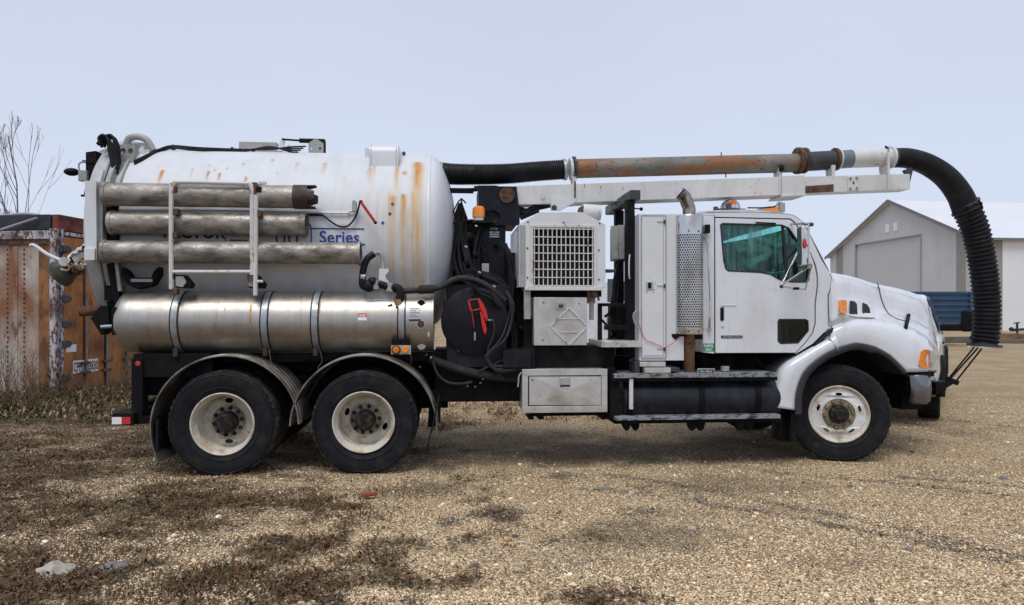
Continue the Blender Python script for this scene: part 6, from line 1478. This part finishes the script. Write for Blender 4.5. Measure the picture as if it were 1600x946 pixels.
for (a0, a1) in ((.12, .60), (.66, 1.16), (1.24, 1.78), (1.84, 2.40)): DB('door_panel', doororange, a0, a1, .12, ZT - .10, -.02, .02, .008)
for a in (.63, 1.20, 1.81): DB('panel_groove', rustm, a - .035, a + .035, .12, ZT - .10, -.06, -.01)
for a in (.64, 1.19, 1.22, 1.80, 2.2): MB().cyl(CC + ud * a + nd * .06 + Vector((0, 0, .15)), CC + ud * a + nd * .06 + Vector((0, 0, ZT - .12)), .018, 8).build('lock_rod', pmat('rod_grey', (.20, .18, .17), .7, var=.4, vs=6), ct)
for zz in (.35, .95, 1.30, 1.75, 2.62):
    DB('hinge', dkgrey, .05, .22, zz, zz + .12, .03, .07, .006); DB('hinge_gap', voidm, .20, .28, zz + .02, zz + .09, .02, .04)
for zz in (.45, .62): 
    for a in (.62, 1.2, 1.8): DB('lock_handle', dkgrey, a - .12, a + .1, zz, zz + .05, .04, .08, .006)
DB('sill', peeling, .0, wd_, .02, .1, -.05, .04, .01)
# rivets on the long side
rv_ = MB()
for a in (.62, .93, 2.6, 2.9, 4.6):
    for zz in np.arange(.2, ZT - .3, .085):
        p = CC + vs_ * (a + rng.uniform(-.004, .004)) - ud * .004 + Vector((0, 0, zz)); rv_.ell(tuple(p), .018, .014, .018, 6, 4)
rv_.build('rivets', rustm, ct)['kind'] = 'stuff'
for a in (.78, 2.75): SB('stiffener', sidew, a - .04, a + .04, .1, ZT - .28, .0, .012)
# number plates on the doors
def dooron(a0, a1, z0, z1, name, m_): return DB(name, m_, a0, a1, z0, z1, .021, .026)
dooron(.16, .42, .86, .99, 'white_plate', whites)
dooron(.34, .62, .47, .70, 'number_plate', whites); dooron(.68, .98, .47, .70, 'number_plate', whites)
def dtext(body, a0, a1, z0, z1):
    return text(body, 'plate_lettering', ink, ct, a0, a1, z0, z1, 0, bold=.015, xdir=lambda x, z: CC + ud * x + nd * .029 + Vector((0, 0, z)))
dtext('CPPU', .35, .61, .50, .67); dtext('83830', .69, .97, .50, .67)
# grey hoop and stay above the container
hp1 = thing('roof_bow', 'thin grey pipe hoop with a slanting stay on top of the rusty container', 'pipe', CW(-8.8, 12.6, ZT + .27))
gp = pmat('galvanised_pipe', (.30, .32, .34), .5, metal=.3, var=.15)
MB().tube(catmull([CW((px - 800) / F * 12.5, 12.5, HC + (488 - py) / F * 12.5) for px, py in ((-60, 352), (-20, 346), (10, 338), (35, 335), (60, 337), (80, 344))], 6), .03, 8).build('hoop', gp, hp1)
MB().tube([CW((px - 800) / F * 12.3, 12.3, HC + (488 - py) / F * 12.3) for px, py in ((-30, 370), (0, 360), (58, 341))], .025, 8).build('stay', gp, hp1)

# ---------------- bare trees
bark = pmat('grey_bark', (.20, .165, .15), .9, var=.3, vs=6)
def tree(base, h, lean, label, nst, seed, spread=.5, rad=.05):
    r = random.Random(seed); t = thing('bare_tree', label, 'tree', base, 'bare trees behind the container')
    trunk, cr = MB(), MB()
    def grow(p, d, L_, rad_, lvl, mb):
        n = 5; P = [p]; dd = d.copy()
        for i in range(n):
            dd = (dd + Vector((r.uniform(-.12, .12), r.uniform(-.12, .12), .06 + r.uniform(-.04, .08)))).normalized(); P.append(P[-1] + dd * L_ / n)
        mb.tube(P, list(np.linspace(rad_, max(.003, rad_ * .35), n + 1)), 6 if lvl < 2 else 4, cap=False)
        if lvl >= 3 or L_ < .14: return
        k = 12 if lvl < 1 else (r.randint(3, 5) if lvl < 2 else r.randint(2, 4))
        for i in range(k):
            f = .30 + .68 * (i + r.random()) / k; q = P[min(n - 1, int(f * n))].lerp(P[min(n, int(f * n) + 1)], f * n - int(f * n))
            az = r.uniform(0, 2 * PI); s_ = r.uniform(.45, .8) * spread * 1.5
            nd_ = (dd + Vector((math.cos(az) * s_, math.sin(az) * s_, r.uniform(.0, .2)))).normalized()
            grow(q, nd_, L_ * ((1.0 - f) * r.uniform(.55, .9) + .10), max(.0045, rad_ * (1 - f * .6) * .5), lvl + 1, cr)
    for i in range(nst):
        az = r.uniform(0, 2 * PI)
        grow(Vector(base) + Vector((r.uniform(-.15, .15) * nst, r.uniform(-.1, .1), 0)), Vector((math.cos(az) * .18 + lean, math.sin(az) * .15, 1)).normalized(), h * r.uniform(.8, 1), rad, 0, trunk)
    trunk.build('trunk', bark, t, norm=False, smooth=60); cr.build('crown', bark, t, norm=False, smooth=60)
def zat(py, d): return HC + (488 - py) / F * d
tree(CW((26 - 800) / F * 17, 17), 5.9, .0, 'tallest bare tree, a slender stem rising behind the left end of the container', 1, 5, .42, .034)
tree(CW((42 - 800) / F * 17.4, 17.4), 5.6, .02, 'slender bare tree just right of the tallest one', 1, 9, .42, .030)
tree(CW((-8 - 800) / F * 18, 18), 4.6, .03, 'bare low tree cut by the left edge of the picture', 1, 21, .5, .034)
tree(CW((88 - 800) / F * 19, 19), 3.8, .03, 'bare bushy sapling with fine twigs between the container and the tank', 2, 14, .6, .022)

# ================================================================== GROUND COVER
def density_weeds(x, y):
    n = mnoise.fractal(Vector((x * .9, y * 1.4, 1.7)), .75, 2.1, 5)
    edge = max(-1.6, min(.9, (-x - .5) / 2.4))
    back = max(0, min(1, (y - 1.2) / 2.5)) * (.35 if x < 3 else .0)
    return n * .55 + mnoise.fractal(Vector((x * 3.6, y * 4.6, 7.7)), .8, 2.1, 4) * .6 + edge * .5 + back * .5 - .05
leafb, leafg, leafy = (pmat('dead_brown_leaves', (.105, .056, .026), .85, var=.6, vs=14), pmat('weed_green_leaves', (.058, .072, .026), .8, var=.4, vs=9), pmat('straw_blades', (.26, .19, .10), .85, var=.4, vs=9))
def in_view(x, y):
    dx, dy = x - CAMX, y - CAMY; dep = dx * sa + dy * ca; lat = dx * ca - dy * sa
    return dep > 3.2 and abs(lat) < dep * .76 + .3, dep
def leafcloud(name, mat, label, cat, pts, size, tilt, seedv):
    r = np.random.default_rng(seedv); n = len(pts); P = np.array(pts)
    az = r.uniform(0, 2 * PI, n); ln = r.uniform(.5, 1.5, n) * size; wd2 = ln * r.uniform(.10, .38, n); el = r.uniform(tilt[0], tilt[1], n)
    d = np.stack([np.cos(az) * np.cos(el), np.sin(az) * np.cos(el), np.sin(el)], -1); s_ = np.stack([-np.sin(az), np.cos(az), r.uniform(-.5, .5, n)], -1)
    A0 = P; B0 = P + d * (ln * .5)[:, None] + s_ * (wd2 * .5)[:, None]; C0 = P + d * ln[:, None] - np.array([0, 0, .25]) * (ln * r.uniform(0, 1, n))[:, None]; D_ = P + d * (ln * .5)[:, None] - s_ * (wd2 * .5)[:, None]
    V_ = np.stack([A0, B0, C0, D_], 1).reshape(-1, 3); idx = np.arange(n * 4).reshape(n, 4)
    me = bpy.data.meshes.new(name); me.vertices.add(len(V_)); me.vertices.foreach_set('co', V_.reshape(-1).astype(np.float32))
    me.loops.add(n * 4); me.loops.foreach_set('vertex_index', idx.reshape(-1).astype(np.int32)); me.polygons.add(n)
    me.polygons.foreach_set('loop_start', (np.arange(n) * 4).astype(np.int32)); me.update(); me.validate(); me.materials.append(mat)
    o = bpy.data.objects.new(name, me); COL.objects.link(o); setp(o, label, cat, kind='stuff'); return o
r3 = random.Random(5)
PBr, PG, PY_ = [], [], []
tries = 0
while tries < 130000:
    tries += 1
    dep = 3.4 + 10.5 * r3.random() ** 1.25; lat = r3.uniform(-.98, .80) * dep
    x = CAMX + lat * ca + dep * sa; y = CAMY - lat * sa + dep * ca
    if x > 5: continue
    d = density_weeds(x, y)
    if d < r3.uniform(.10, .55): continue
    k = 2 + int(d * 4); g_ = mnoise.noise(Vector((x * 1.7, y * 1.7, 9)))
    for _ in range(k):
        xx, yy = x + r3.gauss(0, .035), y + r3.gauss(0, .035); p = (xx, yy, gheight(xx, yy) + r3.uniform(0, .018))
        q = r3.random()
        if q < .62 - g_ * .6: PBr.append(p)
        elif q < .90: PG.append(p)
        else: PY_.append(p)
leafcloud('dead_weeds', leafb, 'low brown dead weeds creeping over the gravel around the rear wheels', 'weeds', PBr, .040, (-.1, 1.0), 1)
leafcloud('green_weeds', leafg, 'low green clover and weeds between the dead plants on the left', 'weeds', PG, .026, (0, .9), 2)
leafcloud('straw_litter', leafy, 'pale straw and dry leaf litter scattered over the gravel', 'litter', PY_, .045, (-.05, .5), 3)
# tall weeds along the foot of the container
T1, T2, T3 = [], [], []
stalks = MB()
for i in range(34000):
    dep = r3.uniform(9.9, 14.5); px = r3.uniform(-60, 250)
    lat = (px - 800) / F * dep; c_ = CW(lat, dep)
    dist = (dep - 12.3) if px < 95 else max(-2, (dep - 12.3 - (px - 95) * .018))
    if dist > .15 or dist < -.6 - 1.6 * r3.random(): continue
    hgt = .03 + .34 * max(0, 1 + dist / 1.5) * (.4 + .9 * max(0, mnoise.noise(Vector((c_.x * 1.1, c_.y * 1.1, 4))) + .35))
    p = (c_.x, c_.y, r3.uniform(0, hgt)); g_ = mnoise.noise(Vector((c_.x * 1.3, c_.y * 1.3, 7)))
    (T1 if r3.random() < .30 - g_ * 1.1 else (T2 if r3.random() < .8 else T3)).append(p)
leafcloud('brown_undergrowth', leafb, 'brown dead undergrowth at the foot of the rusty container', 'weeds', T1, .075, (-.3, 1.2), 4)
leafcloud('green_undergrowth', leafg, 'green leafy undergrowth at the foot of the rusty container', 'weeds', T2, .08, (-.3, 1.0), 5)
leafcloud('straw_undergrowth', leafy, 'dry straw standing in the undergrowth by the container', 'weeds', T3, .10, (.3, 1.5), 6)
BW, BG2 = [], []
for i in range(9000):
    dep = r3.uniform(9.8, 13.5); px = r3.uniform(640, 960) + r3.gauss(0, 20); c_ = CW((px - 800) / F * dep, dep)
    if mnoise.noise(Vector((c_.x * 2.2, c_.y * 2.2, 12))) + mnoise.noise(Vector((c_.x * 7, c_.y * 7, 2))) * .5 < .12: continue
    (BW if r3.random() < .85 else BG2).append((c_.x, c_.y, gheight(c_.x, c_.y) + r3.uniform(0, .07)))
leafcloud('far_side_weeds', pmat('rusty_weed_leaves', (.16, .075, .04), .85, var=.5, vs=10), 'low reddish dry weeds on the gravel beyond the truck chassis', 'weeds', BW, .055, (.2, 1.4), 9)
leafcloud('far_side_straw', leafy, 'pale straw among the weeds beyond the truck chassis', 'weeds', BG2, .06, (0, 1.2), 10)
st = MB()
for i in range(260):
    dep = r3.uniform(11.0, 12.6); px = r3.uniform(-20, 215); c_ = CW((px - 800) / F * dep, dep + max(0, px - 95) * .012)
    h_ = r3.uniform(.3, 1.25) * (1 if px < 75 or px > 150 else .6); P = [c_]; d = Vector((r3.uniform(-.3, .3), r3.uniform(-.3, .3), 1)).normalized()
    for k in range(4): d = (d + Vector((r3.uniform(-.18, .18), r3.uniform(-.18, .18), 0))).normalized(); P.append(P[-1] + d * h_ / 4)
    st.tube(P, list(np.linspace(.005, .002, 5)), 3, cap=False)
    for q in P[2:]:
        if r3.random() < .8: st.tube([q, q + Vector((r3.uniform(-.15, .15), r3.uniform(-.1, .1), r3.uniform(.05, .2)))], .002, 3, cap=False)
setp(st.build('dry_stalks', pmat('dry_stalk', (.14, .085, .05), .9, var=.4), None, norm=False), 'thin dry weed stalks standing against the container', 'weeds', kind='stuff')
# a few bushier clumps in the yard
CB_ = []; CBg = []
for cx_, cy_, n, s_ in [(*GP(338, 905).xy, 1500, .17), (*GP(470, 860).xy, 500, .14), (*GP(250, 770).xy, 400, .2), (*GP(60, 800).xy, 600, .3), (*GP(600, 770).xy, 300, .2), (*GP(560, 812).xy, 300, .2), (*GP(120, 870).xy, 400, .2), (*GP(420, 930).xy, 500, .16), (*GP(230, 930).xy, 400, .16)]:
    for _ in range(n):
        a, b = r3.gauss(0, s_), r3.gauss(0, s_ * .8); (CB_ if r3.random() < .75 else CBg).append((cx_ + a, cy_ + b, gheight(cx_ + a, cy_ + b) + r3.uniform(0, .05) * math.exp(-(a * a + b * b) / s_ ** 2)))
leafcloud('clump_leaves', leafb, 'brown clumps of dried weeds in the foreground gravel', 'weeds', CB_, .038, (.1, 1.4), 7)
leafcloud('clump_greens', leafg, 'small green sprouts in the foreground weed clumps', 'weeds', CBg, .03, (.1, 1.3), 8)

# ---------------- loose gravel: one scatter of small stones
stm, nt, b, L = newmat('loose_stone')
at = N(nt, 'ShaderNodeAttribute'); at.attribute_name = 'tint'; at.attribute_type = 'INSTANCER'
L.new(mixc(nt, noisef(nt, 60, detail=3), at.outputs['Color'], (.3, .25, .18), 'MIX') if False else at.outputs['Color'], b.inputs['Base Color']); b.inputs['Roughness'].default_value = .85
NPT = 250000
r4 = np.random.default_rng(3)
dep = 3.3 + 9.5 * r4.random(NPT) ** 1.7; lat = r4.uniform(-.95, .95, NPT) * dep
x = CAMX + lat * ca + dep * sa; y = CAMY - lat * sa + dep * ca
sz = .0036 + .0045 * r4.random(NPT) ** 2 + (r4.random(NPT) < .006) * r4.uniform(.004, .017, NPT)
z = np.array([gheight(a, c_) for a, c_ in zip(x, y)]) + sz * .25
pal = np.array([(.88, .72, .49), (.75, .58, .36), (.50, .37, .22), (.92, .83, .66), (.27, .24, .20), (.36, .19, .09), (.60, .52, .40), (.12, .10, .08)])
tint = (pal * np.array([1.03, .98, .90]))[r4.choice(8, NPT, p=[.22, .19, .14, .13, .09, .05, .09, .09])] * r4.uniform(.75, 1.1, (NPT, 1))
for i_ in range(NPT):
    k0_, k1_, k2_ = stain_shade_at(x[i_], y[i_]); dw_ = max(0, min(1, density_weeds(x[i_], y[i_]) * 1.6)) if x[i_] < 3 else 0
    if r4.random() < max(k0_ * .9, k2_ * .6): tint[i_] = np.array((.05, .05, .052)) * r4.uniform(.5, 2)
    tint[i_] *= 1 - .55 * k1_; tint[i_] *= 1 - .45 * dw_  # stones darken with the damp and the painted truck shadow, then with weed cover
gmn = bpy.data.meshes.new('loose_gravel'); gmn.vertices.add(NPT); gmn.vertices.foreach_set('co', np.stack([x, y, z], -1).reshape(-1).astype(np.float32))
for nm, ty_, arr in (('size', 'FLOAT_VECTOR', np.stack([sz * r4.uniform(.8, 1.5, NPT), sz * r4.uniform(.7, 1.2, NPT), sz * r4.uniform(.5, .8, NPT)], -1)), ('spin', 'FLOAT_VECTOR', np.stack([r4.uniform(-.4, .4, NPT), r4.uniform(-.4, .4, NPT), r4.uniform(0, 6.28, NPT)], -1))):
    a_ = gmn.attributes.new(nm, ty_, 'POINT'); a_.data.foreach_set('vector', arr.reshape(-1).astype(np.float32))
a_ = gmn.attributes.new('tint', 'FLOAT_COLOR', 'POINT'); a_.data.foreach_set('color', np.concatenate([tint, np.ones((NPT, 1))], -1).reshape(-1).astype(np.float32))
go = bpy.data.objects.new('loose_gravel', gmn); COL.objects.link(go); setp(go, 'loose pale gravel stones strewn over the yard', 'gravel', kind='stuff')
ng = bpy.data.node_groups.new('stones', 'GeometryNodeTree'); ng.interface.new_socket('Geometry', in_out='INPUT', socket_type='NodeSocketGeometry'); ng.interface.new_socket('Geometry', in_out='OUTPUT', socket_type='NodeSocketGeometry')
gi, gout = ng.nodes.new('NodeGroupInput'), ng.nodes.new('NodeGroupOutput')
ico = ng.nodes.new('GeometryNodeMeshIcoSphere'); ico.inputs['Radius'].default_value = 1; ico.inputs['Subdivisions'].default_value = 1
sm_ = ng.nodes.new('GeometryNodeSetMaterial'); sm_.inputs['Material'].default_value = stm
iop = ng.nodes.new('GeometryNodeInstanceOnPoints')
def na(nm, t):
    n = ng.nodes.new('GeometryNodeInputNamedAttribute'); n.data_type = t; n.inputs[0].default_value = nm; return n.outputs[0]
ng.links.new(ico.outputs[0], sm_.inputs[0]); ng.links.new(gi.outputs[0], iop.inputs['Points']); ng.links.new(sm_.outputs[0], iop.inputs['Instance'])
ng.links.new(na('spin', 'FLOAT_VECTOR'), iop.inputs['Rotation']); ng.links.new(na('size', 'FLOAT_VECTOR'), iop.inputs['Scale']); ng.links.new(iop.outputs[0], gout.inputs[0])
gmod = go.modifiers.new('stones', 'NODES'); gmod.node_group = ng
go.data.materials.append(stm)

# ---------------- single rocks
def rock(px, py, w, h, label, m_, seed, name='rock'):
    c_ = GP(px, py); s_ = (py - HY) / HC; r = w / s_ / 2; hh = h / s_
    bm = bmesh.new(); bmesh.ops.create_icosphere(bm, subdivisions=3, radius=1)
    for v_ in bm.verts:
        n = mnoise.fractal(v_.co * 1.3 + Vector((seed, 0, 0)), .8, 2, 4) * .30; v_.co *= 1 + n; v_.co.x *= r; v_.co.y *= r * .8; v_.co.z *= hh * .6
    me = bpy.data.meshes.new(name); bm.to_mesh(me); bm.free(); me.materials.append(m_)
    me.shade_smooth(); me.set_sharp_from_angle(angle=R(25))
    o = bpy.data.objects.new(name, me); COL.objects.link(o); o.location = (c_.x, c_.y, gheight(c_.x, c_.y) - hh * .06); setp(o, label, 'rock', 'rocks lying on the gravel')
rk1 = pmat('pale_limestone', (.40, .36, .30), .85, var=.25, vs=9, dirts=[((.2, .17, .13), .6, 8, .5, .7, (1, 1, 1))], bump=.5, bs=25); rk2 = pmat('grey_fieldstone', (.17, .17, .17), .8, var=.25, vs=20, bump=.4, bs=40)
rock(84, 892, 58, 30, 'largest pale limestone rock half buried in the bottom left foreground', rk1, 1)
rock(1568, 748, 13, 9, 'round dark grey stone at the right edge of the yard', rk2, 2)
rock(475, 734, 14, 11, 'grey stone between the two rear wheels', rk2, 3)
rock(911, 764, 11, 7, 'small dark stone left of the stone cluster in the middle of the yard', rk2, 4)
rock(948, 764, 15, 9, 'brown-grey stone in the middle of the stone cluster', rk2, 5)
rock(987, 770, 12, 8, 'rounded stone at the right of the stone cluster', rk1, 6)
rock(1095, 775, 11, 7, 'lone bluish stone on the edge of the wheel track', rk2, 7)
rock(1028, 741, 10, 6, 'small pale stone nearest the lower step', rk1, 8)
rock(1420, 857, 13, 8, 'small black stone in the lower right foreground', rk2, 9)
rock(1082, 824, 16, 8, 'flat pale stone in the open gravel before the fuel tank', rk1, 10)
rock(180, 884, 60, 16, 'low grey heap of crushed stone right of the largest limestone rock', rk2, 11)
bk = GP(578, 776); setp(MB().bar(bk + Vector((-.06, 0, .015)), bk + Vector((.06, .02, .018)), .05, .03).build('brick_shard', pmat('red_brick', (.25, .05, .03), .8, var=.3), None, .008), 'red brick shard on the gravel in front of the middle wheel', 'brick')
